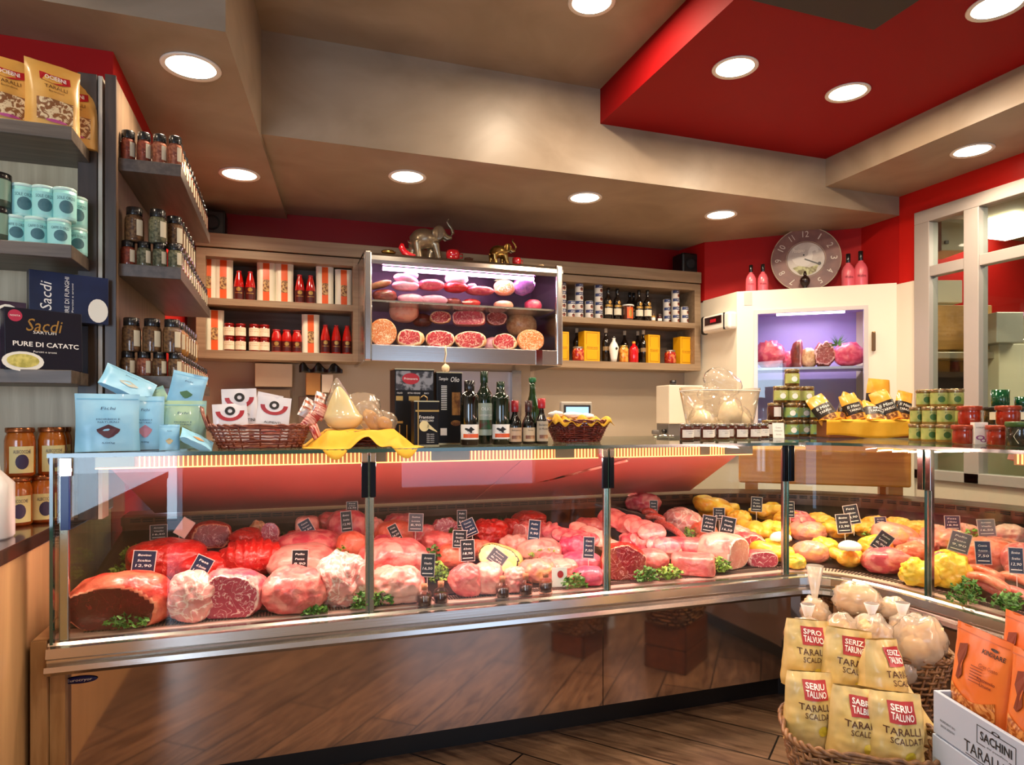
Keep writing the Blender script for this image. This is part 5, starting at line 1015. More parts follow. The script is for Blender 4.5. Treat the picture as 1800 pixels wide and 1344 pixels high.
for a in [('salami', 676, 519, 42, 16, 'speck', 'dark salami log at the left end of the upper display shelf', dict(z=2.21)), ('bacon_slab', 668, 506, 40, 8, 'ham', 'thin brown slab leaning on the dark salami log', dict(tilt=-.3)),
 ('ham_slice', 722, 521, 44, 12, 'slice', 'bottom pink ham slice of the left stack in the display', dict(z=2.21)), ('ham_slice', 713, 511, 46, 12, 'slice', 'middle pink ham slice of the left stack', {}), ('ham_slice', 714, 500, 42, 12, 'slice', 'upper pink ham slice of the left stack', dict(tilt=.25)), ('ham_slice', 722, 490, 26, 9, 'slice', 'topmost small ham slice of the left stack', {}),
 ('ham_slice', 762, 522, 48, 12, 'slice', 'lower pale ham half left of the dark salamis', dict(z=2.21)), ('ham_half', 757, 510, 46, 13, 'rose', 'upper rosy ham half left of the dark salamis', {}),
 ('salami', 797, 524, 28, 10, 'speck', 'short red salami at the bottom under the mortadella', dict(z=2.21)), ('salami', 828, 525, 30, 10, 'beef', 'bright red salami right of the short one at the bottom', dict(z=2.21)), ('salami', 801, 514, 40, 13, 'beef', 'ribbed dark red salami under the white mortadella', dict(ribs=30)),
 ('mortadella', 802, 500, 38, 15, 'white', 'white oval mortadella on top of the salamis', dict(cut=FC, ck=.7)), ('lard_piece', 829, 510, 18, 8, 'slice', 'small pale piece right of the ribbed salami', {}), ('speck', 843, 518, 50, 10, 'rose', 'flat striped speck in the middle of the upper shelf', {}),
 ('ham_end', 885, 529, 34, 11, 'mort', 'flat brown ham end under the orange cut ham', dict(z=2.205)), ('ham_end', 886, 519, 36, 26, 'mort', 'orange cut ham with dark centre on the upper shelf', dict(cut=FC, ck=.45)),
 ('wrapped_ham', 921, 518, 38, 32, 'purp', 'film-wrapped lilac ham near the right end of the upper shelf', dict(tilt=-.4)), ('culatello', 937, 532, 30, 20, 'mag', 'magenta culatello ball at the right end of the upper shelf', dict(z=2.205)),
 ('salami', 673, 596, 46, 46, 'mort', 'large round salami showing its patterned cut face at the lower left', dict(cut=(0, -1, 0), ck=.2, z=1.90, Y=4.74, amp=.01, p=2)), ('ham', 710, 566, 50, 36, 'pale', 'whole pale ham resting on the upper left of the lower tray', dict(Y=4.95)),
 ('ham_half', 721, 600, 46, 30, 'ham', 'cut ham with fat edge right of the large round salami', dict(cut=FC, z=1.90, ck=.45)), ('ham_half', 773, 600, 50, 30, 'ham', 'cut ham with deep red face in the middle of the tray', dict(cut=FC, z=1.90, ck=.35)),
 ('ham_half', 827, 602, 54, 30, 'ham', 'widest cut ham, right of the middle, on the tray', dict(cut=FC, z=1.90, ck=.4)), ('ham_half', 866, 598, 28, 26, 'slice', 'small pink ham piece wedged between the cut hams', dict(Y=4.95, z=1.90)), ('ham_half', 887, 605, 42, 28, 'ham', 'cut ham with streaky face left of the orange one', dict(cut=FC, z=1.90, ck=.4)),
 ('ham_half', 932, 606, 46, 36, 'mort', 'orange cut cooked ham at the lower right end', dict(cut=(0, -1, 0), ck=.3, z=1.90, Y=4.76, amp=.02)), ('ham_half', 774, 569, 36, 22, 'ham', 'upper rosy ham with cut face stacked left', dict(cut=FC, ck=.4, Y=4.9)),
 ('ham_slab', 824, 572, 54, 24, 'rose', 'wide squared ham with red band stacked in the middle', dict(cut=FC, p=4, Y=4.9)), ('coppa', 873, 572, 36, 24, 'speck', 'dark coppa with cut face stacked right', dict(cut=FC, ck=.4, Y=4.9)),
 ('ham', 917, 590, 52, 40, 'curly', 'whole brown ham behind the orange cooked ham', dict(Y=5.0)), ('ham', 742, 574, 34, 22, 'speck', 'small dark ham behind the left cut hams', dict(Y=5.05))]:
    cured(a[0], a[1], a[2], a[3], a[4], a[5], a[6], **a[7])
# ---------------- meat on the cold room shelf ----------------
def coldm(name, px, pyb, w_, h_, kind, lab, o=.16, **k):
    s_, z = diag(px, pyb, o); p = Vector(dw(s_, o, zsh)); kk = mpp(p); W, Z = w_*kk/2, h_*kk/2; tilt = k.pop('tilt', 0)
    q = lump((W, min(W, .09), Z), px*.3, k.pop('amp', .12), k.pop('cut', None), .4, .95, k.pop('p', 2.2), k.pop('ribs', 0), 0, 30, 20).build(name, list(KM[kind]), smooth=True)
    q.location = (p.x, p.y, zsh+Z*.95+.001); q.rotation_euler = (0, tilt, -.6); return tag(q, lab, 'meat')
coldm('rib_rack', 1353, 640, 48, 50, 'mag', 'curved magenta rib rack at the left of the cold room shelf', ribs=18); coldm('beef_piece', 1386, 640, 34, 30, 'mag', 'lower magenta flank right of the curved rib rack', o=.24)
coldm('shoulder_joint', 1403, 640, 24, 50, 'speck', 'upright dark shoulder with brown edge on the cold room shelf', cut=(1, -.4, 0)); coldm('wrapped_joint', 1421, 640, 30, 36, 'curly', 'greyish film-wrapped joint in the middle of the cold room shelf', o=.2)
coldm('beef_rack', 1449, 640, 34, 46, 'speck', 'dark beef rack with marbled face on the cold room shelf', cut=FC, ribs=14); coldm('pork_neck', 1492, 640, 50, 44, 'mag', 'bulging magenta neck joint at the right of the cold room shelf')
def herbs(px, py, o, lab):
    s_, z = diag(px, py, o); p = dw(s_, o, z); t = thing('herb_sprig', lab, 'herb', p); mb = MB(); rnd = random.Random(4)
    for i in range(70):
        a = rnd.uniform(0, 6.3); e = rnd.uniform(-.3, 1.2); d = Vector((cos(a)*cos(e), sin(a)*cos(e)*.5, sin(e)))*rnd.uniform(.04, .12); s0_ = Vector((-d.y, d.x, .2)).normalized()*.005; mb.add([d*.2+s0_, d*.2-s0_, d], [(0, 1, 2)])
    mb.build('leaves', leafm, t)
herbs(1472, 606, .12, 'dark green herb sprig between the beef rack and the neck joint')
# ---------------- on the glass top ----------------
ZT = 1.2765
def top(px, Y, z=ZT): p = ony(px, 760, Y); return Vector((p.x, Y, z))
bluep = M('pouch_blue', '84c4e8', .38, col2='9cd0ec', scale=5, coat=.15); greenp = M('pouch_green', 'a8c8a0', .35, col2='90b8b0', scale=7, coat=.2); inkb = M('ink_blue', '2c5078', .5)
def bpouch(label, loc, rot, w, h, d, m=bluep, seed=1, pic='4c2430', big=True):
    t = thing('blue_pouch', label, 'pouch', loc, 0, None); t.rotation_euler = rot; o, f = pouch(w, h, d, m, t, 'body', seed, .005, .04, .85, .03, .45, 16, 18)
    mb = MB(); put_rect(mb, f, -w*.47, w*.47, h*.90, h*.915, .0015, nu=10, nv=1); mb.build('zip_seal', M('pouch_seal', '6cb0d4', .3), t, True)
    mb = MB(); put_poly(mb, f, [(w*.17*cos(q)*(1+.15*sin(3*q)), h*.34+h*.10*sin(q)*(1+.2*cos(4*q))) for q in [i*pi/8 for i in range(16)]], .002); mb.build('picture', M('pic_'+pic, pic, .5), t)
    mb = MB(); put_text(mb, 'Fichi', f, 0, h*.74, h*.05, w*.22, .002, slant=.2)
    if big: put_text(mb, 'MORBIDI E', f, 0, h*.55, h*.03, w*.36, .002); put_text(mb, 'NATURALI', f, 0, h*.50, h*.03, w*.32, .002); put_text(mb, '500g', f, 0, h*.14, h*.035, w*.2, .002)
    mb.build('lettering', inkb, t); return t
bpouch('largest pale blue pouch at the left front of the glass top', top(190, 2.71), (-.06, 0, .25), .200, .205, .07, seed=1)
bpouch('pale blue pouch with pink picture right behind the largest one', top(256, 2.80), (-.05, 0, .12), .125, .200, .06, seed=2, pic='c08090')
bpouch('greenish see-through pouch at the right of the blue pouches', top(322, 2.84), (-.04, 0, .1), .165, .185, .07, greenp, 3, '7c8c50')
bpouch('small upright blue pouch in front of the greenish one', top(298, 2.73), (-.1, 0, .1), .068, .095, .03, seed=4, pic='c8b890', big=False)
bpouch('small blue pouch lying tilted beside the wicker basket', top(345, 2.69, ZT+.018), (-1.05, .5, .3), .125, .085, .022, seed=5, pic='c89058', big=False)
bpouch('blue pouch lying tilted on top of the largest pouches', top(218, 2.80, ZT+.207), (-.75, .45, .3), .185, .120, .03, seed=6, pic='b0b8b0', big=False)
bpouch('blue pouch leaning upright atop the greenish one', top(322, 2.86, ZT+.165), (-.1, .22, .1), .125, .130, .03, seed=7, pic='4c7850', big=False)
bpouch('small green pouch between the two topmost blue pouches', top(286, 2.90, ZT+.17), (-.1, -.4, .1), .06, .07, .02, greenp, 8, '8c8c40', False)
# basket with white sachets
b1 = thing('wicker_basket', 'red-brown wicker basket of white sachets on the left of the glass top', 'basket', top(459, 2.84), 0)
wicker(b1, .375, .22, .085, wick_r, 7, .80, .006, 30)
mb = MB(); pts = [Vector((-.185-.028*sin(pi*i/14)*(1), .05*cos(pi*i/14), .07+.085*sin(pi*i/14))) for i in range(15)]; mb.tube(pts, .006, 6); mb.tube([p+Vector((-.006, .004*sin(i), .006)) for i, p in enumerate(pts)], .004, 6); mb.build('handle', wick_r, b1, True)
sach = M('sachet_white', 'ece8ea', .28, coat=.3); sred = M('sachet_red', 'b03038', .35)
def sachet(label, loc, rot, w, h, seed, bacon=False):
    t = thing('white_sachet', label, 'sachet', loc); t.rotation_euler = rot; o, f = pouch(w, h, .022, sach, t, 'body', seed, .004, .05, .4, 0, .5, 12, 14)
    mb = MB()
    vs = []; n = 12
    for i in range(n+1):
        a = pi+pi*i/n
        for r_ in (.26, .38): vs.append(f(w*r_*1.1*cos(a), h*.80+w*r_*.85*sin(a), .002))
    mb.add(vs, [(2*i, 2*i+1, 2*i+3, 2*i+2) for i in range(n)]); mb.build('red_arc', sred, t, True)
    mb = MB(); put_disc(mb, f, 0, h*.80, w*.15, w*.14, .0025, r0=.45); put_text(mb, 'ALIMENTI', f, 0, h*.40, h*.05, w*.5, .002); put_text(mb, 'MIX E CROSTINI', f, 0, h*.28, h*.07, w*.82, .002, bold=.01); put_text(mb, 'SALUMI', f, 0, h*.15, h*.07, w*.6, .002, bold=.01); mb.build('lettering', ink, t)
    if bacon: mb = MB(); put_disc(mb, f, 0, h*.2, w*.36, h*.09, .003); mb.build('picture', M('bacon_print', 'b83c3c', .4, col2='e8a090', scale=40, stretch=(1, 1, 5)), t, True)
q = b1.location
sachet('white sachet with dark ring logo standing front left in the wicker basket', q+Vector((-.105, -.03, .03)), (-.12, -.06, .12), .125, .145, 1)
sachet('white sachet with red meat picture standing right in the wicker basket', q+Vector((.035, -.02, .03)), (-.15, .1, -.05), .125, .175, 2, True)
sachet('rear white sachet tilted over the front left one', q+Vector((-.075, .03, .06)), (-.05, -.05, .1), .13, .175, 3)
sachet('narrow white sachet at the back right of the wicker basket', q+Vector((.0, .06, .04)), (0, .2, .1), .10, .18, 4)
bac = M('bacon', 'a02428', .25, col2='e8b0a0', scale=16, stretch=(1, 1, 7), thr=(.45, .55), coat=.6)
for i, (px, py, Y, w, h, ry, lab) in enumerate(((536, 735, 2.80, .05, .075, .7, 'striped bacon packet leaning down between the two baskets, lower left'), (556, 720, 2.83, .05, .07, .5, 'striped bacon packet between the baskets, upper right'), (548, 754, 2.76, .06, .035, 1.2, 'dark red bacon packet wedged low between the baskets'),
                                         (532, 715, 2.88, .05, .085, .5, 'foil pack with salmon print behind the bacon packets'), (556, 706, 2.90, .045, .09, .3, 'silvery striped foil pack behind the bacon packets'))):
    p = ony(px, py, Y); t = thing('bacon_packet', lab, 'packet', (p.x, Y, max(p.z-h/2, ZT+.03)), 0, None); t.rotation_euler = (-.2, ry, .2); pouch(w, h, .022, bac if i < 3 else M('foil_pack', 'd8d4d4', .25, .5, col2='b05838', scale=14, stretch=(1, 1, 4), thr=(.5, .58)), t, 'body', i+20, .003, .1, .5)
# basket under the yellow cloth
b2 = thing('wicker_basket', 'small reddish wicker basket mostly covered by a yellow cloth', 'basket', top(632, 2.84), 0); wicker(b2, .27, .2, .055, wick_r, 5, .75, .006, 24)
ycl = M('cloth_yellow', 'e4a61c', .75, col2='ecb430', scale=12)
def drape(a, b):       # napkin laid over the basket, two corners hanging over the front
    x = (a-.5)*.46; y = -.27+b*.42; ex = .175; ey = .10
    r = max(abs(x)/ex, 0) ; z = .068+.006*sin(x*40)*sin(y*35)
    if y < -ey:
        dn = (-y-ey)*(.22+.95*max(math.exp(-((x+.115)/.10)**2), math.exp(-((x-.15)/.10)**2))); z -= dn*.45; y = -ey-dn*.88; z += .012*sin(x*46+dn*20)*min(1, dn*12)
    if abs(x) > .135: z -= (abs(x)-.135)*.85
    return Vector((x, y, max(z, .004) if y > -.244 else .004-(-.244-y)*1.3))
cl = MB().grid(drape, 48, 34).build('yellow_cloth', ycl, smooth=True, solid=.0022); cl.location = b2.location; tag(cl, 'yellow cloth draped over the small reddish basket with hanging front corners', 'cloth')
chz = M('cheese_pale', 'f0dca0', .4, col2='f4e4b4', scale=6, sss=.15); film = GLASS('clear_film', 'fbf8f2', 1.8, .1, haze=.16)
o = MB().ball((0, 0, 0), (1, 1, 1), 28, 20, 0, lambda d: Vector((d.x*.078*(1-.55*max(0, d.z))-.02*max(0, d.z), d.y*.06*(1-.5*max(0, d.z)), (d.z*.055 if d.z < .2 else .011+(d.z-.2)*.14)))).build('body', chz, smooth=True)
t = thing('cheese_bag', 'cone-shaped clear bag of pale cheese standing on the yellow cloth', 'bag', b2.location+Vector((-.065, -.01, .125))); o.parent = t
MB().ball((0, 0, 0), (1, 1, 1), 28, 20, 0, lambda d: Vector((d.x*.082*(1-.6*max(0, d.z))-.03*max(0, d.z), d.y*.064*(1-.5*max(0, d.z)), (d.z*.06 if d.z < .2 else .012+(d.z-.2)*.18)))*(1+.05*noise.noise(d*5))).build('film', film, t, True)
def filmbag(lab, loc, rot, r, content, cr, seed, neck=1.0):
    t = thing('clear_bag', lab, 'bag', loc); t.rotation_euler = rot
    def fn(d):
        v = Vector((d.x*r[0], d.y*r[1], d.z*r[2])); 
        if d.z > .3: v.x *= 1+(d.z-.3)*.3*neck; v.y *= 1-(d.z-.3)*1.1
        return v*(1+.14*noise.noise(d*3+Vector((seed, 0, 0)))+.05*noise.noise(d*9+Vector((seed, 2, 0))))
    if content: MB().ball((0, 0, -r[2]*.25), (1, 1, 1), 22, 14, 0, lambda d: Vector((d.x*cr[0], d.y*cr[1], d.z*cr[2]))*(1+.2*noise.noise(d*4+Vector((0, seed, 0))))).build('contents', content, t, True)
    MB().ball((0, 0, 0), (1, 1, 1), 30, 20, 0, fn).build('film', film, t, True); return t
brdm = M('bread_tan', 'd8ac70', .6, col2='c08c50', scale=14, bump=.2)
filmbag('clear plastic bag standing at the back above the yellow cloth', b2.location+Vector((.02, .06, .16)), (0, .1, 0), (.075, .05, .065), None, None, 2)
filmbag('clear bag of tan breadsticks leaning right on the yellow cloth', b2.location+Vector((.045, .0, .12)), (0, -.6, 0), (.05, .04, .075), brdm, (.03, .025, .055), 3)
filmbag('clear round bag at the right end of the yellow cloth basket', b2.location+Vector((.105, -.02, .105)), (0, .5, 0), (.05, .045, .042), brdm, (.035, .03, .025), 5)
# tins and bottles of oil
tinb = M('tin_black', '100d0c', .45, spec=.25); tinp = M('tin_print', '1c1614', .25, col2='a89478', scale=22, thr=(.6, .66), dist=2)
def oiltin(label, loc, rz, w, d, h, decor, cap=True):
    t = thing('oil_tin', label, 'tin', loc, rz); MB().box(-w/2, w/2, 0, d, 0, h).build('body', tinb, t, bev=.004)
    mb = MB(); mb.box(-w/2-.001, w/2+.001, -.001, d+.001, h-.004, h+.001); mb.box(-w/2-.001, w/2+.001, -.001, d+.001, 0, .004); mb.build('seam', M('tin_gold', 'b09468', .25, .9), t)
    decor(t, flat(0), w, h); return t
def dA(t, f, w, h):
    mb = MB(); put_rect(mb, f, -w*.47, w*.47, h*.72, h*.97, .0008, nu=1, nv=1); mb.build('photo_panel', M('photo_grey', '8c8c90', .4, col2='2c2a2c', scale=26, thr=(.45, .55)), t)
    mb = MB(); put_disc(mb, f, -w*.1, h*.87, w*.22, h*.075, .0016); b_ = mb.build('badge', redp, t); mb = MB(); put_text(mb, 'Primavera', f, -w*.1, h*.87, h*.03, w*.34, .003); mb.build('lettering', paperw, b_)
    mb = MB(); put_rect(mb, f, -w*.47, -w*.30, h*.58, h*.64, .0008, nu=1, nv=1); put_rect(mb, f, -w*.15, w*.12, h*.58, h*.64, .0008, nu=1, nv=1); put_rect(mb, f, -w*.02, w*.12, h*.42, h*.53, .0008, nu=1, nv=1); put_rect(mb, f, -w*.45, -w*.3, h*.28, h*.31, .0008, nu=1, nv=1)
    for x in (-.38, -.2, .3): put_rect(mb, f, w*(x-.012), w*(x+.012), h*.03, h*.26, .0008, nu=1, nv=1)
    mb.build('gold_print', gold, t); mb = MB()
    for s_, x, z in (('OLIO', -.38, .68), ('EXTRA VERGINE', -.02, .68), ('BIO', .3, .68), ('100%', 0, .55)): put_text(mb, s_, f, w*x, h*z, h*.02, w*.05*len(s_)*.4+.01, .002)
    mb.build('lettering', paperw, t)
def dB(t, f, w, h):
    mb = MB(); put_text(mb, 'Olio', f, w*.22, h*.90, h*.07, w*.34, .001, slant=.2); put_text(mb, 'Tempio', f, -w*.24, h*.90, h*.06, w*.36, .001, slant=.2)
    for i in range(14): put_rect(mb, f, -w*.32, -w*.10, h*(.80-.025*i), h*(.81-.025*i), .001, nu=1, nv=1)
    put_rect(mb, f, -w*.35, -w*.1, h*.12, h*.22, .001, nu=1, nv=1); mb.build('lettering', paperw, t)
    mb = MB(); put_rect(mb, f, w*.1, w*.42, h*.40, h*.72, .0008, nu=1, nv=1); put_disc(mb, f, w*.25, h*.29, w*.2, h*.04, .0012); mb.build('gold_print', M('olive_print', '9c6c34', .4, col2='5c3418', scale=30), t)
def dC(t, f, w, h):
    mb = MB(); put_text(mb, 'Frantoio', f, 0, h*.64, h*.07, w*.6, .001); put_text(mb, 'CANDELORO', f, 0, h*.56, h*.04, w*.55, .001)
    for i in range(5): put_text(mb, 'Olio extra', f, w*.15, h*(.26-.045*i), h*.025, w*.3, .001)
    mb.build('lettering', paperw, t); mb = MB(); put_rect(mb, f, -w*.45, w*.5, h*.76, h*.80, .0008, nu=1, nv=1); put_rect(mb, f, -w*.36, -w*.32, 0, h, .0008, nu=1, nv=1); mb.build('gold_print', gold, t)
    mb = MB(); put_disc(mb, f, -w*.1, h*.44, w*.2, h*.12, .002); put_poly(mb, f, [(w*.0, h*.40), (w*.42, h*.30), (w*.42, h*.32), (w*.05, h*.50)], .002); mb.build('spoon_picture', M('spoon_cream', 'dccf98', .4), t)
oiltin('tall black oil tin with grey photo and red badge, left one', top(729, 2.95), .05, .178, .11, .335, dA)
oiltin('tall black oil tin with white script, directly left of the bottles', top(790, 2.96), .02, .120, .11, .325, dB)
oiltin('small black tin with a cream spoon picture in front of the tall tins', top(750, 2.80), .05, .108, .06, .190, dC)
MB().tube([(-.02, .03, .19), (-.02, .03, .205), (-.005, .03, .215), (.01, .03, .205), (.01, .03, .19)], .003, 6).build('handle', MATS['tin_gold'], [o_ for o_ in bpy.data.objects if o_.name == 'oil_tin.002'][0], True)
dog = M('olive_glass_dark', '0c0f0a', .06, coat=1); grg = M('green_glass_dark', '0e2012', .06, coat=1); capg = M('cap_green', '10301c', .25, coat=.5); capr = M('cap_red', '9c1420', .3, coat=.4); capb = M('cap_brown', '3c1c1c', .3, coat=.4)
def lA(lb, f, r, h):
    mb = MB(); put_rect(mb, f, -r*.85, r*1.1, h*.115, h*.175, .0006, nu=8, nv=1); mb.build('orange_stripe', M('stripe_orange', 'e05c2c', .5), lb)
    mb = MB(); put_poly(mb, f, [(r*(-.1+.45*cos(q)*(1+.4*sin(3*q))), h*(.235+.035*sin(q)*(1+.5*cos(5*q)))) for q in [i*pi/10 for i in range(20)]], .001); put_rect(mb, f, -r*.3, r*.3, h*.185, h*.19, .001, nu=2, nv=1); mb.build('sketch', ink, lb)
BA = bottlefn(.255, .0365, dog, blk, .17, paperw, (.09, .32), None, None, [(.95, 0), (1, .01), (1, .74), (.9, .79), (.58, .82), (.5, .86), (.48, .98)], 'oil_bottle', lA, neckr=.49)
BA.put(top(825, 2.82), -.1, 'dark oil bottle with white and orange label, left of the tall green one', sc=1.1); 
BA2 = bottlefn(.25, .0365, grg, capg, .14, paperw, (.09, .32), None, None, [(.95, 0), (1, .01), (1, .72), (.9, .77), (.58, .80), (.5, .84), (.48, .9), (.36, .91), (.36, .98)], 'oil_bottle', lA, neckr=.38)
BA2.put(top(880, 2.84), -.1, 'dark green oil bottle with white and red label, right of the tall green one', sc=1.12)
def lT(lb, f, r, h): mb = MB(); put_rect(mb, f, -r*.9, r*.9, h*.20, h*.33, .0006, nu=8, nv=1); mb.build('landscape', M('landscape_print', '3c7048', .5, col2='6c2c2c', scale=25), lb)
BT = bottlefn(.305, .0345, grg, capg, .16, M('label_grey_green', 'a8b4a4', .5), (.12, .56), ('OLIO', 'extravergine'), paperw, [(.95, 0), (1, .01), (1, .64), (.9, .70), (.55, .76), (.42, .82), (.40, .98)], 'oil_bottle', lT, neckr=.41)
BT.put(top(851, 2.92), 0, 'tallest green oil bottle with narrow landscape label, behind the white labels', sc=1.08)
BT2 = bottlefn(.285, .033, M('green_glass', '1c3c18', .06, coat=1), M('cap_bright_green', '2c7040', .3), .07, None, prof=[(.95, 0), (1, .01), (1, .5), (.85, .58), (.5, .72), (.40, .80), (.40, .98)], name='oil_bottle', neckr=.42)
BT2.put(top(936, 2.96), 0, 'tall green bottle with bright green cap behind the small bottles', sc=1.08)
def lV(lb, f, r, h): mb = MB(); put_rect(mb, f, -r*.8, r*.8, h*.12, h*.2, .0006, nu=6, nv=1); mb.build('picture', M('sepia_print', '7c4c34', .5, col2='c89c70', scale=30), lb)
vp = [(.95, 0), (1, .012), (1, .46), (.85, .54), (.55, .63), (.42, .70), (.40, .98)]
BV1 = bottlefn(.178, .0275, dog, capr, .26, M('label_sepia', 'c8a888', .5), (.06, .38), ('Balsamico',), ink, vp, 'vinegar_bottle', lV, neckr=.46); BV1.put(top(905, 2.84), 0, 'small vinegar bottle with dark red cap and sepia label', sc=1.1); 
BV2 = bottlefn(.178, .0275, dog, capb, .26, M('label_sepia2', 'd4bc98', .5), (.06, .38), ('Aceto',), ink, vp, 'vinegar_bottle', lV, neckr=.46); BV2.put(top(929, 2.85), 0, 'small vinegar bottle with brown cap, between the red-capped ones', sc=1.1)
BV3 = bottlefn(.188, .027, dog, M('cap_scarlet', 'b81c28', .3, coat=.4), .22, M('label_framed', 'b8a890', .5), (.06, .5), ('Balsamico', 'di Modena'), ink, vp, 'vinegar_bottle', lV, neckr=.5); BV3.put(top(952, 2.84), .1, 'small vinegar bottle with bright red cap and framed label at the right end', sc=1.1)
BV4 = bottlefn(.19, .026, dog, blk, .12, None, prof=vp, name='vinegar_bottle', neckr=.48); BV4.put(top(906, 2.92), 0, 'dark bottle with black cap peeking over the dark red cap')
# red basket with napkin
b3 = thing('wicker_basket', 'flaring dark red wicker basket to the right of the bottles', 'basket', top(1014, 3.0), 0); wicker(b3, .30, .19, .10, wick_d, 10, .70, .006, 34)
cl = MB().grid(lambda a, b: Vector(((a-.5)*.31, (b-.5)*.2, .108+.018*sin(a*13+b*4)*sin(b*9)+.012*sin(a*29)-(.02 if (a < .03 or a > .97 or b < .04) else 0))), 40, 20).build('yellow_napkin', ycl, smooth=True, solid=.002); cl.location = b3.location; tag(cl, 'crumpled yellow napkin in the dark red basket', 'cloth')
for i, (dx, dz, w) in enumerate(((-.11, .135, .06), (-.02, .13, .09), (.05, .125, .07))):
    o = MB().ball((0, 0, 0), (1, 1, 1), 18, 12, 0, lambda d: Vector((d.x*w*.6, d.y*.04, d.z*.016))*(1+.3*noise.noise(d*4+Vector((i, 0, 0))))).build('paper_wrapped_item', M('wrap_white', 'ece4dc', .5), smooth=True); o.location = b3.location+Vector((dx, 0, dz)); tag(o, ['white wrapped item at the left of the dark red basket', 'white wrapped item in the middle of the dark red basket', 'white wrapped item right of centre in the dark red basket'][i], 'packet')
# counter scale screen on the back worktop
p = ony(1014, 715, 4.55); t = thing('scale_screen', 'grey touchscreen scale with a light blue display behind the dark red basket', 'screen', (p.x, 4.55, 1.182)); k = mpp(p)
MB().box(-30*k, 30*k, 0, .04, .10, .33).box(-.05, .05, .04, .08, 0, .2).box(-.12, .12, -.02, .14, 0, .02).build('housing', M('housing_grey', '9c968c', .4), t, bev=.01)
MB().box(-25*k, 26*k, -.004, .0, .13, .305).build('bezel', M('bezel_dark', '2c2c30', .3), t); MB().box(-21*k, 22*k, -.006, -.004, .15, .29).build('display', M('display_blue', '80b8e8', .3, emit=1.1, ecol='88bcf0'), t)
# plastic tub with bags
t = thing('plastic_tub', 'large clear flaring plastic tub holding bags of white cheese', 'tub', (top(1265, 3.38).x, 3.38, ZT)); P0 = t.location.copy()
tubm = GLASS('tub_plastic', 'f8f4ec', 1.6, .06, haze=.12)
def tubp(k, z): return [Vector((.235*k*math.copysign(abs(cos(2*pi*i/40))**.6, cos(2*pi*i/40)), .15*k*math.copysign(abs(sin(2*pi*i/40))**.6, sin(2*pi*i/40)), z)) for i in range(40)]
vs = tubp(.80, .0)+tubp(.84, .09)+tubp(1.0, .275+0)+tubp(.985, .275)+tubp(.82, .09)+tubp(.78, .004)
for i in range(80, 160): vs[i].z += .022*abs(vs[i].x/.235)**3
MB().add(vs, [(j*40+i, j*40+(i+1) % 40, (j+1)*40+(i+1) % 40, (j+1)*40+i) for j in range(5) for i in range(40)]+[tuple(range(39, -1, -1)), tuple(range(200, 240))]).build('body', tubm, t, True)
MB().tube([v+Vector((0, 0, .001)) for v in tubp(1.0, .275)], .003, 5, closed=True).build('rim', M('tub_rim', 'e0dcd4', .2, alpha=1), t, True)
mozz = M('cheese_white', 'f0e2c4', .4, col2='f4ead4', scale=4, sss=.15)
for i, (dx, dy, dz, rr, lab) in enumerate(((-.12, 0, .10, (.06, .06, .075), 'left bag of white cheese inside the clear tub'), (-.03, .03, .075, (.055, .06, .05), 'low bag of white cheese in the middle of the clear tub'), (.04, -.04, .145, (.06, .05, .085), 'bag of white cheese with a knot at the front of the tub'), (.13, 0, .10, (.065, .06, .07), 'right bag of white cheese inside the clear tub'))):
    filmbag(lab, P0+Vector((dx, dy, dz)), (0, 0, 0), tuple(a*1.32 for a in rr), mozz, tuple(a*1.15 for a in rr), i+10)
filmbag('big puffed clear bag rising above the tub', P0+Vector((.04, .03, .33)), (0, .3, 0), (.13, .07, .085), None, None, 31, -.5); filmbag('smaller puffed clear bag leaning left over the tub rim', P0+Vector((-.07, .02, .27)), (0, -.5, 0), (.07, .05, .05), None, None, 36, 0)
# slicer behind
p = ony(1205, 700, 4.62); t = thing('slicer', 'white and grey food slicer on the back worktop behind the tub', 'appliance', (p.x, 4.62, 1.182)); MB().box(-.15, .17, 0, .2, .16, .47).build('upper_body', M('appliance_cream', 'ddd2bf', .35), t, bev=.008); MB().box(-.15, .17, .01, .19, 0, .16).build('base', M('appliance_grey', '6c6866', .35, .3), t, bev=.006)
MB().lathe([(.028, .47), (.028, .51), (.02, .515)], 16, (-.05, .1, 0)).build('knob', blk, t, True); MB().lathe([(.018, 0), (.018, .03), (.01, .035)], 12).build('knob', blk, t, True, loc=(-.152, .05, .10)).rotation_euler = (0, -pi/2, 0)
p = ony(1152, 745, 4.55); t = thing('mixer_tap', 'small chrome tap with grey handle on the back worktop', 'tap', (p.x, 4.55, 1.182)); MB().lathe([(.03, 0), (.03, .05), (.02, .075)], 16).tube([(0, 0, .05), (.05, -.02, .07), (.13, -.04, .065), (.14, -.04, .04)], .012, 8).build('spout', chrome, t, True); MB().box(-.03, .03, -.015, .015, .08, .115).build('handle', M('tap_grey', '5c5854', .4), t, bev=.01)
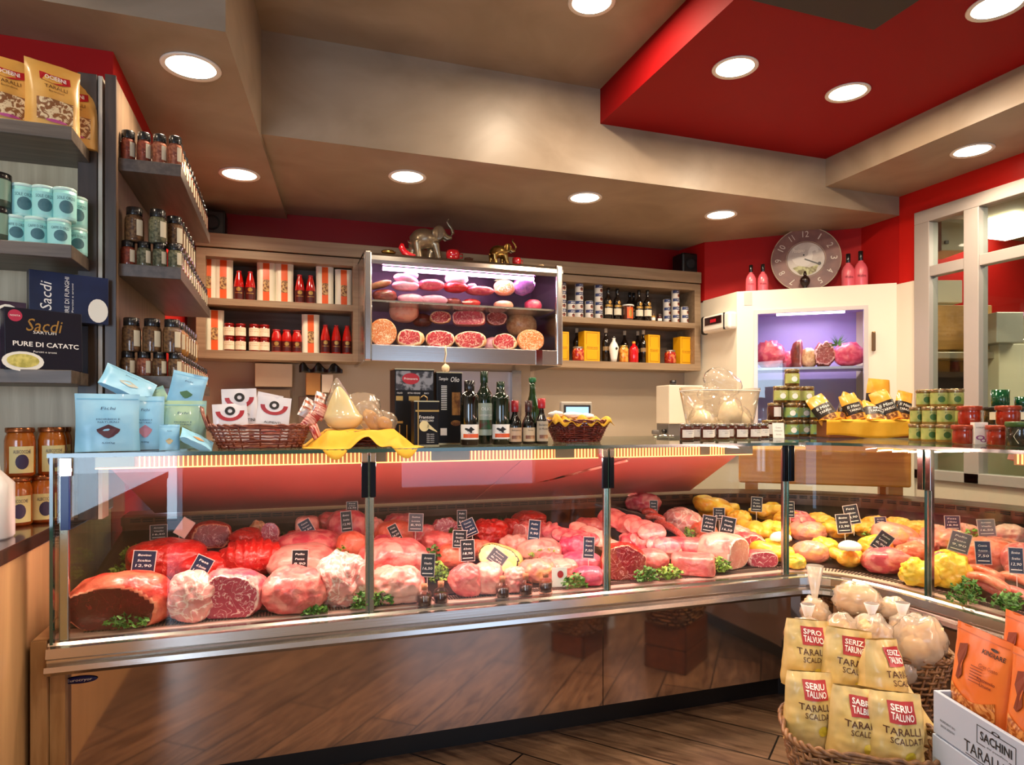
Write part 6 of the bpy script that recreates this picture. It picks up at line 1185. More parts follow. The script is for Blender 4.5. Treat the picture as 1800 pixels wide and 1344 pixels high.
# rows of jars
jdark = M('jam_dark', '4c1c10', .12, coat=.8); LJ = jarfn(.037, .086, jdark, M('lid_silver', 'b8b0a4', .2, .9), .012, paperw, (.14, .62), 2.4, txt=('Confettura', 'extra'), tcol=M('ink_grey', '6c6c74', .6), name='jam_jar', cat='jar')
for px, Y, lab in ((1207, 3.10, 'first from the left in front'), (1243, 3.08, 'second in front'), (1270, 3.09, 'third in front'), (1302, 3.09, 'fourth in front'), (1326, 3.11, 'fifth in front'), (1226, 3.19, 'first behind'), (1262, 3.19, 'second behind'), (1288, 3.20, 'third behind'), (1340, 3.20, 'last behind')):
    LJ.put(top(px, Y), 0, 'dark jam jar with white label before the tub, '+lab, 'white-labelled jam jars')
p_gold = M('lid_brass', 'b09870', .25, .8); pist = M('pistachio_cream', '5c3c14', .15, coat=.8); gl_ = M('label_green', '90a858', .45, col2='4c9090', scale=16, thr=(.45, .55)); gly = M('label_lime', 'b4b868', .45, col2='88a048', scale=14, thr=(.45, .6))
def towerjar(lab, r=.043): return jarfn(r, .103*r/.043, pist, p_gold, .014, lab, (.16, .74), 2.8, txt=('Crema',), tcol=paperw, name='cream_jar', cat='jar', logo=True, neck=.92)
TJ = towerjar(gl_); TL = towerjar(gly)
for i, (px, r_, Y, K, lab) in enumerate(((1391, 0, 3.32, TJ, 'left'), (1413, 0, 3.38, TJ, 'middle'), (1436, 0, 3.30, TJ, 'right'), (1389, 1, 3.32, TJ, 'middle'), (1413, 1, 3.38, TJ, 'right of middle'), (1436, 1, 3.30, TJ, 'right'), (1372, 2, 3.34, TL, 'left'), (1393, 2, 3.33, TL, 'middle'), (1418, 2, 3.34, TL, 'right'), (1392, 3, 3.33, TL, 'single'))):
    K.put(top(px, Y, ZT+.1035*r_), -.35, 'cream jar in the pyramid beside the tub, %s of the %s layer' % (lab, ['bottom', 'second', 'third', 'topmost'][r_]), 'cream jars in the pyramid')
blkj = jarfn(.045, .103, jdark, MATS['lid_brass'], .014, M('label_offwhite', 'd8d4d0', .5), (.2, .76), 1.0, name='dark_jar', cat='jar'); 
for px, Y, zz, lab in ((1352, 3.28, 0, 'big dark red jar at the foot of the pyramid, left of the white card'), (1378, 3.44, 0, 'dark jar behind the white card in the pyramid'), (1362, 3.36, .1035, 'dark jar with small white label, left of the second pyramid layer')):
    blkj.put(top(px, Y, ZT+zz), -.3, lab)
p = top(1369, 3.18); t = thing('description_card', 'small white card leaning against the jar pyramid', 'card', p, -.35); t.rotation_euler[0] = -.15; MB().box(-.033, .033, 0, .002, 0, .088).build('card', paperw, t); mb = MB(); put_text(mb, 'Crema', flat(0), 0, .06, .008, .03); put_text(mb, 'di Pistacchio', flat(0), 0, .042, .006, .045); put_text(mb, 'Sicilia', flat(0), 0, .02, .006, .03); mb.build('lettering', ink, t)
# yellow-draped tray with black and gold bags
C3 = top(1521, 3.10); t = thing('serving_tray', 'shallow tray wrapped in yellow cloth at the corner of the glass top', 'tray', C3, -.42)
MB().box(-.255, .255, -.12, .12, 0, .10).build('tray', M('tray_wood', '8c4c28', .5), t, bev=.01); mb = MB(); mb.grid(lambda a, b: Vector(((a-.5)*.54, -.128-.004*sin(a*23)-.006*b, .008+.010*sin(a*7+1)*(1-b)+.095*b)), 30, 6); mb.grid(lambda a, b: Vector(((a-.5)*.54, -.134+.265*b, .103+.004*sin(a*20+b*8))), 30, 8); mb.build('cloth', ycl, t, True, solid=.002)
gb = M('bag_gold', 'd8942c', .3, col2='e8a840', scale=8, coat=.4); bkl = M('bag_black_label', '241c18', .35)
def bbag(lab, dx, dy, dz, rot, w=.085, h=.15, seed=1):
    R_ = Matrix.Rotation(-.42, 3, 'Z'); w *= 1.18; h *= 1.22; t = thing('snack_bag', lab, 'bag', C3+R_@Vector((dx, dy, dz))); t.rotation_euler = (rot[0], rot[1], rot[2]-.42); o, f = pouch(w, h, .06, gb, t, 'body', seed, .007, .12, .8, .1, .45)
    mb = MB(); put_rect(mb, f, -w*.46, w*.46, h*.22, h*.62, .0025, nu=10, nv=6); l_ = mb.build('label', bkl, t, True); mb = MB(); put_text(mb, 'Il Mito', f, 0, h*.50, h*.1, w*.6, .004, slant=.2); put_text(mb, 'TARALLI', f, 0, h*.36, h*.08, w*.55, .004); mb.build('lettering', paperw, l_)
    put = MB(); put_rect(put, f, -w*.3, w*.3, h*.05, h*.2, .0025, nu=6, nv=2); put.build('window', photo_, t, True)
for a in (('black and gold snack bag at the left end of the yellow tray', -.20, -.02, .09, (-.5, -.45, 0), .11, .16, 1), ('black and gold snack bag tilted right, second from the tray left end', -.12, .03, .10, (-.3, .35, 0), .08, .15, 2), ('upright black and gold snack bag left of the tray centre', -.05, -.02, .10, (-.3, -.3, 0), .10, .14, 3), ('mostly black snack bag lying low in the tray centre', .05, -.04, .095, (-.7, .1, 0), .115, .13, 4), ('tallest gold snack bag standing at the back of the tray', .09, .06, .11, (-.1, .1, 0), .13, .20, 5), ('black and gold snack bag leaning left near the tray right end', .15, -.01, .10, (-.3, -.35, 0), .11, .16, 6), ('gold snack bag at the far right end of the tray', .215, .03, .10, (-.2, .25, 0), .09, .15, 7), ('gold snack bag poking up behind the left pair', -.09, .09, .12, (-.1, .7, 0), .08, .12, 8)):
    bbag(a[0], a[1], a[2], a[3], a[4], *a[5:])
# second stack of green jars and the red jars
G2 = jarfn(.038, .086, M('pistachio_green', '9c7c34', .15, coat=.8), p_gold, .013, gly, (.14, .78), 3.0, txt=('Pesto',), tcol=M('print_green', '3c6828', .5), name='pesto_jar', cat='jar', logo=True, neck=.95, lidr=1.02)
for i, (px, r_, Y) in enumerate(((1612, 0, 2.56), (1634, 0, 2.47), (1660, 0, 2.40), (1614, 1, 2.56), (1636, 1, 2.47), (1662, 1, 2.40), (1625, 2, 2.52), (1650, 2, 2.44), (1678, 2, 2.40))):
    G2.put(top(px, Y, ZT+.0865*r_), -.55, 'green-labelled pesto jar in the stack beside the red jars, %s of the %s layer' % (['left', 'middle', 'right'][i % 3], ['bottom', 'middle', 'top'][r_]), 'green-labelled pesto jars')
G2.put(top(1688, 2.50, ZT), -.55, 'green-labelled pesto jar hidden behind the red jars, lower', 'green-labelled pesto jars'); G2.put(top(1686, 2.50, ZT+.0865), -.55, 'green-labelled pesto jar hidden behind the red jars, upper', 'green-labelled pesto jars')
R2 = jarfn(.046, .086, M('tomato_jar', 'a83018', .15, col2='8c2410', scale=20, coat=.8), M('lid_redbrown', 'a04028', .3, .4), .018, name='tomato_jar', cat='jar', neck=.97, lidr=1.04)
for px, Y, r_, lab in ((1694, 2.22, 0, 'red jar at the front beside the pink-printed box, left of it'), (1704, 2.24, 1, 'red jar stacked on the left front red jar'), (1756, 2.08, 0, 'red jar at the front right of the pink-printed box'), (1772, 2.12, 1, 'red jar stacked above the right front red jar')):
    R2.put(top(px, Y, ZT+.0865*r_), -.6, lab, 'red tomato jars')
D2 = jarfn(.046, .086, M('olive_dark_jar', '2c2418', .15, col2='5c4428', scale=20, coat=.8), M('lid_black', '2a241c', .3, .4), .016, paper, (.25, .7), 1.6, name='olive_jar', cat='jar', neck=.97, lidr=1.04)
for px, Y, r_, lab in ((1748, 2.40, 0, 'dark olive jar behind the pink-printed box, lower'), (1748, 2.40, 1, 'dark olive jar in the rear, upper one under the green glass'), (1790, 2.36, 0, 'dark olive jar at the right picture edge, lower'), (1792, 2.36, 1, 'dark olive jar at the right picture edge, upper')):
    D2.put(top(px, Y, ZT+.0865*r_), -.6, lab, 'dark olive jars')
t = thing('printed_box', 'white little box with purple and pink swirls between the red jars', 'box', top(1725, 2.14), -.6); MB().box(-.026, .026, 0, .05, 0, .098).build('body', paperw, t, bev=.001); mb = MB(); put_disc(mb, flat(0), -.004, .03, .017, .01, .0006, r0=.6); put_disc(mb, flat(0), .008, .018, .012, .008, .0008, r0=.6); mb.build('swirl', M('print_purple', 'a0508c', .5), t); mb = MB(); put_text(mb, 'SCORZETTA', flat(0), 0, .075, .006, .04); mb.build('lettering', ink, t)
Gj = thing('green_lid_jar', 'dark jar with green lid and cream hexagonal label at the right edge', 'jar', top(1790, 1.96), -.65); MB().lathe([(.040, 0), (.045, .005), (.045, .075), (.042, .085)], 24).build('body', M('jar_dark_green', '2c2a1c', .15, coat=.8), Gj, True); MB().lathe([(.046, .082), (.047, .100), (.044, .103)], 24).build('lid', M('lid_green', '40602c', .35), Gj, True)
mb = MB(); f = cyl(.0462); put_poly(mb, f, [(.032*cos(q*pi/3), .042+.034*sin(q*pi/3)) for q in range(6)], 0); lb = mb.build('label', paper, Gj); mb = MB(); put_text(mb, 'MIK', f, 0, .04, .016, .04, .001, slant=.3); put_text(mb, 'Sapori', f, 0, .06, .006, .025, .001); mb.build('lettering', ink, lb)
ggl = M('green_tumbler', '0c4a2c', .05, coat=1, alpha=.82)
for px, Y, w, hh, lab in ((1758, 2.40, .040, .085, 'dark green glass tumbler on the rear olive jars'), (1797, 2.36, .034, .05, 'small green glass by the right picture edge')):
    t = thing('green_glass', lab, 'glass', top(px, Y, ZT+.173)); MB().lathe([(w*.85, 0), (w, .004), (w*1.02, hh), (w*.92, hh), (w*.88, .01), (0, .009)], 24, cap=False).build('body', ggl, t, True)
# ---------------- small things on the wall behind ----------------
p = ony(562, 655, 5.2); t = thing('wall_box', 'small brown and white boxes with black cloth hanging under the left cabinet', 'box', (p.x, 5.1, 1.56)); MB().box(-.10, .0, 0, .15, 0, .16).build('brown_box', M('kraft_box', 'a07038', .6), t); MB().box(.01, .09, 0, .15, .02, .15).build('white_box', cream, t); MB().grid(lambda a, b: Vector(((a-.5)*.3, -.02-.02*sin(a*20), .16+.05*b*(1+.5*sin(a*17)))), 24, 4).build('black_cloth', black, t, True, solid=.01)
for px0, px1, z0, z1, lab, m in ((448, 514, 1.62, 1.79, 'pale box hung high under the left cabinet', 'd0c0a8'), (525, 577, 1.28, 1.55, 'brown panel leaning on the wall beside the white sachets', '6c5a50'), (393, 510, 1.40, 1.60, 'dim printed board on the wall behind the white sachets', '8c7c68')):
    a = ony(px0, 660, 5.2).x; b = ony(px1, 660, 5.2).x; o = MB().box(-(b-a)/2, (b-a)/2, 0, .05, 0, z1-z0).build('wall_panel_board', M('m'+m, m, .5), bev=.004); o.location = ((a+b)/2, 5.2, z0); tag(o, lab, 'panel')
p = ony(905, 660, 5.24); tag(MB().box(p.x-.03, p.x+.05, 5.22, 5.29, 1.182, 1.78).build('steel_upright', steel), 'grey steel upright between the display and the back worktop', 'post')
a = ony(790, 670, 5.27).x; b = ony(912, 670, 5.27).x; tag(MB().box(a, b, 5.27, 5.295, 1.3, 1.77).build('wall_sheet', M('sheet_bluegrey', 'b0b0bc', .3, .2)), 'pale blue-grey wall sheet behind the oil bottles', 'panel')
# ---------------- clock and pink bottles on the cold room ----------------
def ledge(px, py, o): s_, z = diag(px, py, o); return Vector(dw(s_, o, z))
YAW2 = math.atan2(E2.y, E2.x)
p = ledge(1416, 451, .22); Rr = .265; ck = thing('wall_clock', 'large round wall clock with goose picture and pale numerals on a dusky rim', 'clock', (p.x, p.y, ZK+.014+Rr), YAW2); ck.rotation_euler = (-.08, 0, YAW2)
rimm = M('clock_rim', '8c6258', .45, col2='704c48', scale=9, thr=(.35, .7)); cg = M('clock_edge', 'b8a48c', .4); f = flat(0)
MB().lathe([(Rr, 0), (Rr, .014), (Rr*.985, .018), (0, .018)], 64).build('dial', rimm, ck, False).rotation_euler = (pi/2, 0, 0)
mb = MB(); mb.tube([(Rr*.99*cos(2*pi*i/64), -.018, Rr*.99*sin(2*pi*i/64)) for i in range(64)], .004, 6, closed=True); mb.tube([(Rr*.56*cos(2*pi*i/64), -.0185, Rr*.56*sin(2*pi*i/64)) for i in range(64)], .0025, 5, closed=True); mb.build('edge_ring', cg, ck, True)
g = flat(-.0185)
mb = MB()
for n_ in range(1, 13):
    a = pi/2-n_*pi/6; rot = a-pi/2; put_text(mb, str(n_), g, Rr*.79*cos(a), Rr*.79*sin(a), Rr*.19, Rr*(.035 if n_ == 1 else .10 if n_ < 10 else .12 if n_ == 11 else .18), .002, rot=rot)
mb.build('numerals', M('numeral_pale', 'dccfc0', .5), ck)
mb = MB(); put_disc(mb, g, 0, 0, Rr*.53, Rr*.53, .001, n=48); pc = mb.build('picture', M('clock_picture', 'b4a8a0', .5, col2='d4ccc0', scale=5), ck)
mb = MB(); put_poly(mb, g, [(x*Rr, y*Rr) for x, y in ((-.40, .02), (-.30, -.14), (-.12, -.22), (.06, -.20), (.16, -.08), (.20, .10), (.18, .22), (.26, .26), (.30, .20), (.36, .22), (.34, .32), (.26, .40), (.14, .38), (.08, .26), (.06, .12), (-.04, .06), (-.20, .08))], .0022); mb.build('goose', M('goose_white', 'dcd6cc', .5), pc)
mb = MB(); put_poly(mb, g, [(x*Rr, y*Rr) for x, y in ((-.38, -.26), (-.2, -.2), (.1, -.26), (.36, -.18), (.28, -.40), (.08, -.50), (-.16, -.48))], .0018); mb.build('grass', M('grass_print', 'c8c890', .5, col2='7c7048', scale=30), pc)
mb = MB(); put_text(mb, 'Positano', g, -Rr*.2, Rr*.28, Rr*.12, Rr*.34, .003, slant=.3); mb.build('lettering', M('letter_cream', 'ece4d4', .5), pc)
hm = M('hand_black', '1a1412', .4); mb = MB()
mb.obox((Rr*.18, -.024, -Rr*.09), (Rr*.24*cos(-.42), 0, Rr*.24*sin(-.42)), (0, .0012, 0), (.004*sin(.42), 0, .004*cos(.42))); put_disc(mb, g, Rr*.38, -Rr*.16, Rr*.05, Rr*.05, .006); put_disc(mb, g, -Rr*.06, Rr*.13, Rr*.025, Rr*.025, .006); mb.build('hands', hm, ck)
p = ledge(1415, 505, .12); t = thing('dark_figurine', 'small dark round-bodied figurine standing in front of the clock', 'figurine', (p.x, p.y, ZK+.013)); MB().lathe([(.018, 0), (.02, .01), (.016, .03), (.035, .055), (.04, .08), (.03, .105), (.012, .118), (.014, .13), (.008, .155)], 20).build('body', M('figurine_dark', '241410', .25), t, True)
pk = M('pink_bottle_glass', 'e06470', .3, col2='dc5a68', scale=3, coat=.4)
PB = bottlefn(.245, .045, pk, blk, .27, None, prof=[(.95, 0), (1, .02), (1, .36), (.95, .50), (.70, .62), (.36, .70), (.32, .75), (.30, .98)], name='pink_bottle', extra=None, neckr=.30)
def pbx():
    t = bottlefn.__wrapped__ if 0 else None
for px, o_, s_, lab in ((1320, .09, .92, 'pink bottle with black neck left of the clock, outer one'), (1341, .11, .94, 'pink bottle with black neck left of the clock, next to the rim'), (1491, .10, 1.08, 'pink bottle with black neck right of the clock, next to the rim'), (1513, .10, 1.14, 'pink bottle with black neck right of the clock, outer one')):
    p = ledge(px, 505, o_); b_ = PB.put((p.x, p.y, ZK+.013), YAW2, lab, 'pink bottles', sc=s_)
    mb = MB(); put_text(mb, 'Wolbra', cyl(.0455), 0, .07, .018, .055, .001); l_ = mb.build('lettering', M('print_plum', '7c2030', .5), b_)
# ---------------- elephants and trinkets on the display ----------------
ZD = 2.532
pewter = M('pewter', 'a8987e', .28, .75, col2='8c7c66', scale=5); brass = M('brass', 'c09a58', .22, .95, col2='8c6a34', scale=14)
def elephant(lab, px, Y, L, m, headup=1):
    p = ony(px, 440, Y); t = thing('elephant_figurine', lab, 'figurine', (p.x, Y, ZD), .1); s = L
    mb = MB(); mb.ball((-.08*s, 0, .52*s), (.34*s, .22*s, .24*s), 24, 16); mb.ball((-.22*s, 0, .46*s), (.22*s, .20*s, .24*s), 20, 14); mb.ball((.12*s, 0, .56*s), (.20*s, .18*s, .2*s), 20, 14)
    mb.ball((.30*s, 0, .68*s), (.16*s, .13*s, .16*s), 20, 14); mb.tube([(.15*s, 0, .58*s), (.3*s, 0, .66*s)], .13*s, 12)
    for x, y, lx in ((-.34, .1, -.02), (-.30, -.1, .06), (.13, .09, -.06), (.15, -.09, .12)):
        mb.tube([(x*s, y*s, .42*s), ((x+lx*.5)*s, y*s, .2*s), ((x+lx)*s, y*s, .0)], [.115*s, .08*s, .085*s], 12)
    tr = [(.40, .66), (.50, .60), (.58, .62), (.63, .72), (.60, .84), (.52, .92), (.47, 1.0), (.50, 1.06), (.55, 1.04)]
    mb.tube([(a*s, 0, b*s) for a, b in tr], [.085*s, .075*s, .062*s, .055*s, .048*s, .04*s, .034*s, .03*s, .024*s], 12)
    mb.tube([(-.42*s, 0, .55*s), (-.50*s, 0, .45*s), (-.46*s, 0, .36*s), (-.40*s, 0, .32*s)], [.02*s, .016*s, .016*s, .022*s], 8)
    remesh(mb.build('body', m, t, True), .008*s/.33*1.0)
    for sg in (-1, 1):
        MB().ball((0, 0, 0), (1, 1, 1), 20, 12, 0, lambda d: Vector((d.x*.15*s+.02*s*d.z, d.y*.02*s+sg*.05*s*abs(d.x), d.z*.17*s*(1+.15*d.x)))).build('ear', m, t, True, loc=(.20*s, sg*.15*s, .66*s))
        mb = MB(); mb.tube([(.38*s, sg*.07*s, .60*s), (.46*s, sg*.09*s, .55*s), (.52*s, sg*.09*s, .57*s)], [.022*s, .016*s, .005*s], 8); mb.build('tusk', M('tusk', 'd8ccb0', .3), t, True)
    return t
elephant('large pewter elephant figurine with raised trunk on the meat display', 752, 4.80, .305, pewter); elephant('smaller brass elephant figurine on the right of the meat display', 880, 4.78, .20, brass)
cer = M('red_ceramic', 'b01420', .12, coat=1)
def cup(lab, px, w, h): p = ony(px, 440, 4.72); t = thing('red_cup', lab, 'cup', (p.x, 4.72, ZD)); MB().lathe([(w*.5, 0), (w*.9, h*.2), (w, h*.55), (w*.9, h), (w*.8, h), (w*.85, h*.5), (0, h*.1)], 24, cap=False).build('body', cer, t, True); MB().tube([(w*.9, 0, h*.75), (w*1.4, 0, h*.7), (w*1.4, 0, h*.35), (w*.9, 0, h*.25)], w*.1, 6).build('handle', cer, t, True)
cup('round glossy red cup right of the large elephant', 796, .052, .068); cup('small dark red cup beside the brass elephant', 908, .034, .052)
p = ony(712, 440, 4.72); t = thing('red_ornament', 'bright red shoe-shaped ornament at the tail of the large elephant', 'ornament', (p.x, 4.72, ZD)); MB().tube([(-.02, 0, .088), (-.025, 0, .06), (-.005, 0, .03), (.04, 0, .014), (.075, 0, .012)], [.014, .024, .024, .016, .008], 12).build('body', cer, t, True)
for px, lab, m, w in ((683, 'flat gold leaf ornament at the left end of the display top', brass, .05), (824, 'small clear glass ornament right of the round red cup', GLASS('crystal', 'e8c8c0', 1.5, .05), .035), (951, 'tiny cream bird ornament at the right end of the display top', M('cream_ornament', 'c8a880', .4), .02)):
    p = ony(px, 440, 4.72); o = MB().ball((0, 0, 0), (1, 1, 1), 16, 10, 0, lambda d: Vector((d.x*w, d.y*.03, (d.z+1)*w*.32))*(1+.35*noise.noise(d*4+Vector((px, 0, 0))))).build('ornament', m, smooth=True); o.location = (p.x, 4.72, ZD+.004); tag(o, lab, 'ornament')
p = ony(785, 600, 4.56); t = thing('string_tassel', 'cream string with a tassel hanging from the middle of the meat display', 'string', (p.x, 4.59, 1.74)); MB().tube([(0, 0, .16), (.006, 0, .10), (-.004, 0, .05), (0, 0, .02)], .003, 6).build('string', M('string_cream', 'dcc8a0', .7), t, True)
MB().ball((0, 0, 0), (.028, .024, .03), 16, 10, 0, lambda d: Vector((d.x*.028, d.y*.024, d.z*.03))*(1+.3*noise.noise(d*6))).build('tassel', MATS['string_cream'], t, True)
p = on_deck(985, 1032); t = thing('recipe_card', 'small white folded card with a red spot beside the rightmost sauce bottle', 'card', (p.x, p.y+.01, p.z), -.2); MB().box(-.034, .034, 0, .002, 0, .085).build('card', MATS['label_white'], t); mb = MB(); put_disc(mb, flat(0), .004, .055, .014, .016, .001); mb.build('red_spot', MATS['print_red'], t)
# ---------------- kitchen beyond the window ----------------
def kbox(name, lab, cat, p0, p1, d, dep, m, parts=()):
    a, b = kp(*p0, d), kp(*p1, d); u = Vector((CY, -SY, 0)); w = (b-a).dot(u)/2; h = abs(a.z-b.z)/2; c = (a+b)/2; v = Vector((SY, CY, 0))
    t = thing(name, lab, cat, (c.x, c.y, c.z-h), -YAW); MB().box(-w, w, 0, dep, 0, 2*h).build('body', m, t, bev=.006); return t, w, h
kwht = M('kitchen_white', 'd8cfae', .4); t, w, h = kbox('kitchen_cabinet', 'white wall box high up behind the narrow kitchen pane', 'cabinet', (1655, 385), (1700, 440), 5.3, .3, kwht)
MB().box(-w*.8, -w*.55, -.02, 0, h*.4, h*.6).build('latch', M('latch_grey', '7c7870', .4), t)
kbox('kitchen_cabinet', 'lower white box in the kitchen under the high wall box', 'cabinet', (1645, 492), (1692, 532), 5.35, .3, kwht); kbox('wooden_board', 'large orange wooden chopping block seen through the kitchen window', 'board', (1634, 536), (1744, 614), 5.1, .3, wood('beech', 'c8924c', 'b07c3c', 'x'))
kbox('steel_shelf', 'pale steel shelf under the kitchen chopping block', 'shelf', (1630, 618), (1762, 630), 5.05, .4, M('kitchen_steel', 'b0aa98', .35, .5)); kbox('kitchen_oven', 'dark appliance with horizontal bars behind the kitchen window', 'appliance', (1634, 632), (1704, 720), 5.2, .3, M('oven_dark', '2c2628', .3, .4))
t, w, h = kbox('bread_machine', 'grey-white kitchen machine with rounded hood right of the chopping block', 'appliance', (1752, 548), (1800, 602), 4.9, .3, M('machine_grey', 'b8b4a4', .3, .3)); kbox('kitchen_counter', 'tall cream kitchen unit at the right edge beyond the window', 'cabinet', (1756, 604), (1850, 760), 5.0, .4, kwht)
# ---------------- floor displays in front of the case ----------------
def stand(name, lab, x, y, w, d, h, rz, m):
    t = thing(name, lab, 'crate', (x, y, 0), rz); 
    for i in range(max(1, int(h/.09))): 
        n = max(1, int(h/.09)); z0 = i*h/n; MB().box(-w/2, w/2, -d/2, -d/2+.015, z0+.004, z0+h/n-.004).box(-w/2, w/2, d/2-.015, d/2, z0+.004, z0+h/n-.004).box(-w/2, -w/2+.015, -d/2, d/2, z0+.004, z0+h/n-.004).box(w/2-.015, w/2, -d/2, d/2, z0+.004, z0+h/n-.004).build('slat_ring', m, t)
    MB().box(-w/2+.016, w/2-.016, -d/2+.016, d/2-.016, 0, h).build('core', m, t); return t
crm = wood('crate_wood', '6c3818', '54280f', 'x')
def inner_fill(parent, L, W, z, m): MB().box(-L*.36, L*.36, -W*.36, W*.36, .01, z).build('liner', m, parent, bev=.03)
BAx, BAy, RA = 1.69, 1.62, -.95
A_ = thing('wicker_basket', 'large brown wicker basket of yellow taralli bags in the right foreground', 'basket', (BAx, BAy, .13), -.62); stand('wooden_crate', 'low wooden crate under the foreground wicker basket', BAx, BAy, .30, .22, .128, -.62, crm)
wicker(A_, .44, .36, .29, wick_b, 15, .72, .009, 36, .0058, nn=120)
B_ = thing('wicker_basket', 'rear brown wicker basket of pastry bags close to the curved glass', 'basket', (2.12, 2.00, .26), -.62); stand('wooden_crate', 'taller wooden crate under the rear wicker basket', 2.12, 2.00, .34, .24, .258, -.62, crm)
wicker(B_, .56, .32, .26, wick_b, 12, .72, .009, 36, .0058, nn=120)
inner_fill(A_, .44, .36, .20, M('basket_liner', '5c4028', .7)); inner_fill(B_, .56, .32, .20, MATS['basket_liner'])
tb = M('taralli_yellow', 'ccb068', .4, col2='dcc488', scale=9, thr=(.4, .62), coat=.2); inkt = M('ink_taralli', '4c2410', .5); side_m = M('taralli_side', 'dcc48c', .4)
def tbag_fn(words, seed):
    def fn():
        t = thing('taralli_bag', '', 'bag'); w, h, d = .17, .215, .13; o, f = pouch(w, h, d, tb, t, 'body', seed, .014, .16, .9, .12, .5, 30, 34)
        mb = MB(); put_poly(mb, f, [(-.004, .196), (.052, .188), (.056, .150), (.046, .138), (.002, .144)], .004) if 0 else put_rect(mb, f, -.028, .045, .142, .196, .003, nu=6, nv=5); b_ = mb.build('badge', M('badge_red', 'a8242c', .4), t, True)
        mb = MB(); put_text(mb, words[0], f, .008, .180, .016, .058, .0055, bold=.02, rot=-.08); put_text(mb, words[1], f, .008, .159, .018, .062, .0055, bold=.02, rot=-.08); mb.build('lettering', paperw, b_)
        mb = MB(); put_text(mb, 'TARALLI', f, .004, .122, .019, .098, .0035, bold=.006); put_text(mb, 'SCALDATI', f, .014, .098, .017, .088, .0035, bold=.003); mb.build('lettering', inkt, t)
        mb = MB(); put_disc(mb, f, .022, .055, .016, .016, .003); mb.build('emblem', M('emblem_yellow', 'd8c038', .5), t); return t
    return Kind(fn)
TW = [tbag_fn(('SPRO', 'TALVUO'), 11), tbag_fn(('SERIU', 'TALUNO'), 12), tbag_fn(('SABRU', 'TALBIPO'), 13), tbag_fn(('SERIZ', 'TARUNO'), 14)]
def inA(px, py, d): return kp(px, py, d)
GT = 'yellow taralli bags in the foreground basket'
for i, (px, pyb, d, rx, ry, rz, k, lab) in enumerate(((1416, 1204, 2.28, -.1, .06, -.45, 0, 'left bag in the upper row of the foreground basket'), (1484, 1224, 2.20, -.1, .10, -.50, 3, 'middle bag in the upper row of the foreground basket'), (1552, 1250, 2.10, -.12, .12, .1, 3, 'right bag in the upper row, turned to show its side'),
      (1422, 1300, 2.14, -.06, .02, -.45, 1, 'left bag in the lower row of the foreground basket'), (1500, 1332, 2.04, -.06, .06, -.5, 2, 'middle bag in the lower row, lettered SABRU TALBIPO'), (1572, 1345, 1.98, -.05, .02, -.55, 1, 'right bag in the lower row of the foreground basket'), (1612, 1312, 2.14, -.1, -.5, -.6, 2, 'tilted bag at the back right corner of the foreground basket'))):
    p = inA(px, pyb, d); o = TW[k].put(p, 0, 'yellow taralli bag, '+lab, GT, rot=(rx, ry, rz), sc=1.02 if i < 3 else 1.0)
past = M('pastry', 'dcb070', .5, col2='ecd0a0', scale=30, bump=.3); knot = M('bag_knot', 'ece4dc', .35, coat=.3); film2 = GLASS('bag_film', 'fbf6ee', 2.0, .18, haze=.42)
def pbag(lab, px, pyc, d, rx, ry, rz_, seed, knot_h=.05):
    p = kp(px, pyc, d+.09); t = thing('pastry_bag', lab, 'bag', p, seed*1.3); 
    for i in range(6):
        a = i*2.1+seed; MB().ball((rx*.42*cos(a), ry*.4*sin(a), rz_*.35*sin(a*1.7)), (rx*.52, ry*.5, rz_*.48), 16, 10, 0, lambda d_: Vector((d_.x*rx*.52, d_.y*ry*.5, d_.z*rz_*.48))*(1+.35*noise.noise(d_*2.5+Vector((a, 0, 0)))+.15*noise.noise(d_*8+Vector((a, 0, 0))))).build('pastry', past, t, True)
    MB().ball((0, 0, 0), (1, 1, 1), 28, 18, 0, lambda d_: Vector((d_.x*rx, d_.y*ry, d_.z*rz_))*(1.03+.24*noise.noise(d_*2.4+Vector((seed, 0, 0)))+.14*abs(noise.noise(d_*7+Vector((seed, 0, 0)))))).build('film', film2, t, True)
    if knot_h: MB().lathe([(rx*.45, rz_*.8), (.012, rz_*1.02), (.012, rz_*1.1), (.026+.1*max(0, knot_h-.05), rz_*1.05+knot_h), (.024+.1*max(0, knot_h-.05), rz_*1.06+knot_h)], 14, cap=False).build('knotted_neck', film2 if knot_h > .06 else knot, t, True)
for a in (('tall knotted pastry bag at the back left of the rear basket', 1432, 1075, 2.62, .065, .05, .055, 1, .13), ('pastry bag with white knot at the left front of the rear basket', 1420, 1112, 2.42, .065, .06, .055, 2, .05), ('small pastry bag left of centre in the rear basket', 1480, 1108, 2.42, .06, .055, .06, 3, 0), ('largest round pastry bag at the top of the rear basket', 1505, 1052, 2.55, .088, .065, .062, 4, 0),
          ('pastry bag at the top right of the rear basket', 1570, 1070, 2.50, .062, .05, .042, 5, 0), ('pastry bag in the centre of the rear basket', 1532, 1112, 2.38, .072, .06, .065, 6, .04), ('big pastry bag hanging over the right side of the rear basket', 1616, 1128, 2.34, .092, .065, .095, 7, 0), ('pastry bag low in the middle of the rear basket', 1480, 1150, 2.40, .06, .06, .06, 8, 0), ('pastry bag low at the right of the rear basket', 1575, 1175, 2.36, .07, .06, .07, 9, 0), ('small white-knotted pastry bag right of centre', 1586, 1102, 2.42, .05, .045, .045, 10, .045)):
    pbag(*a)
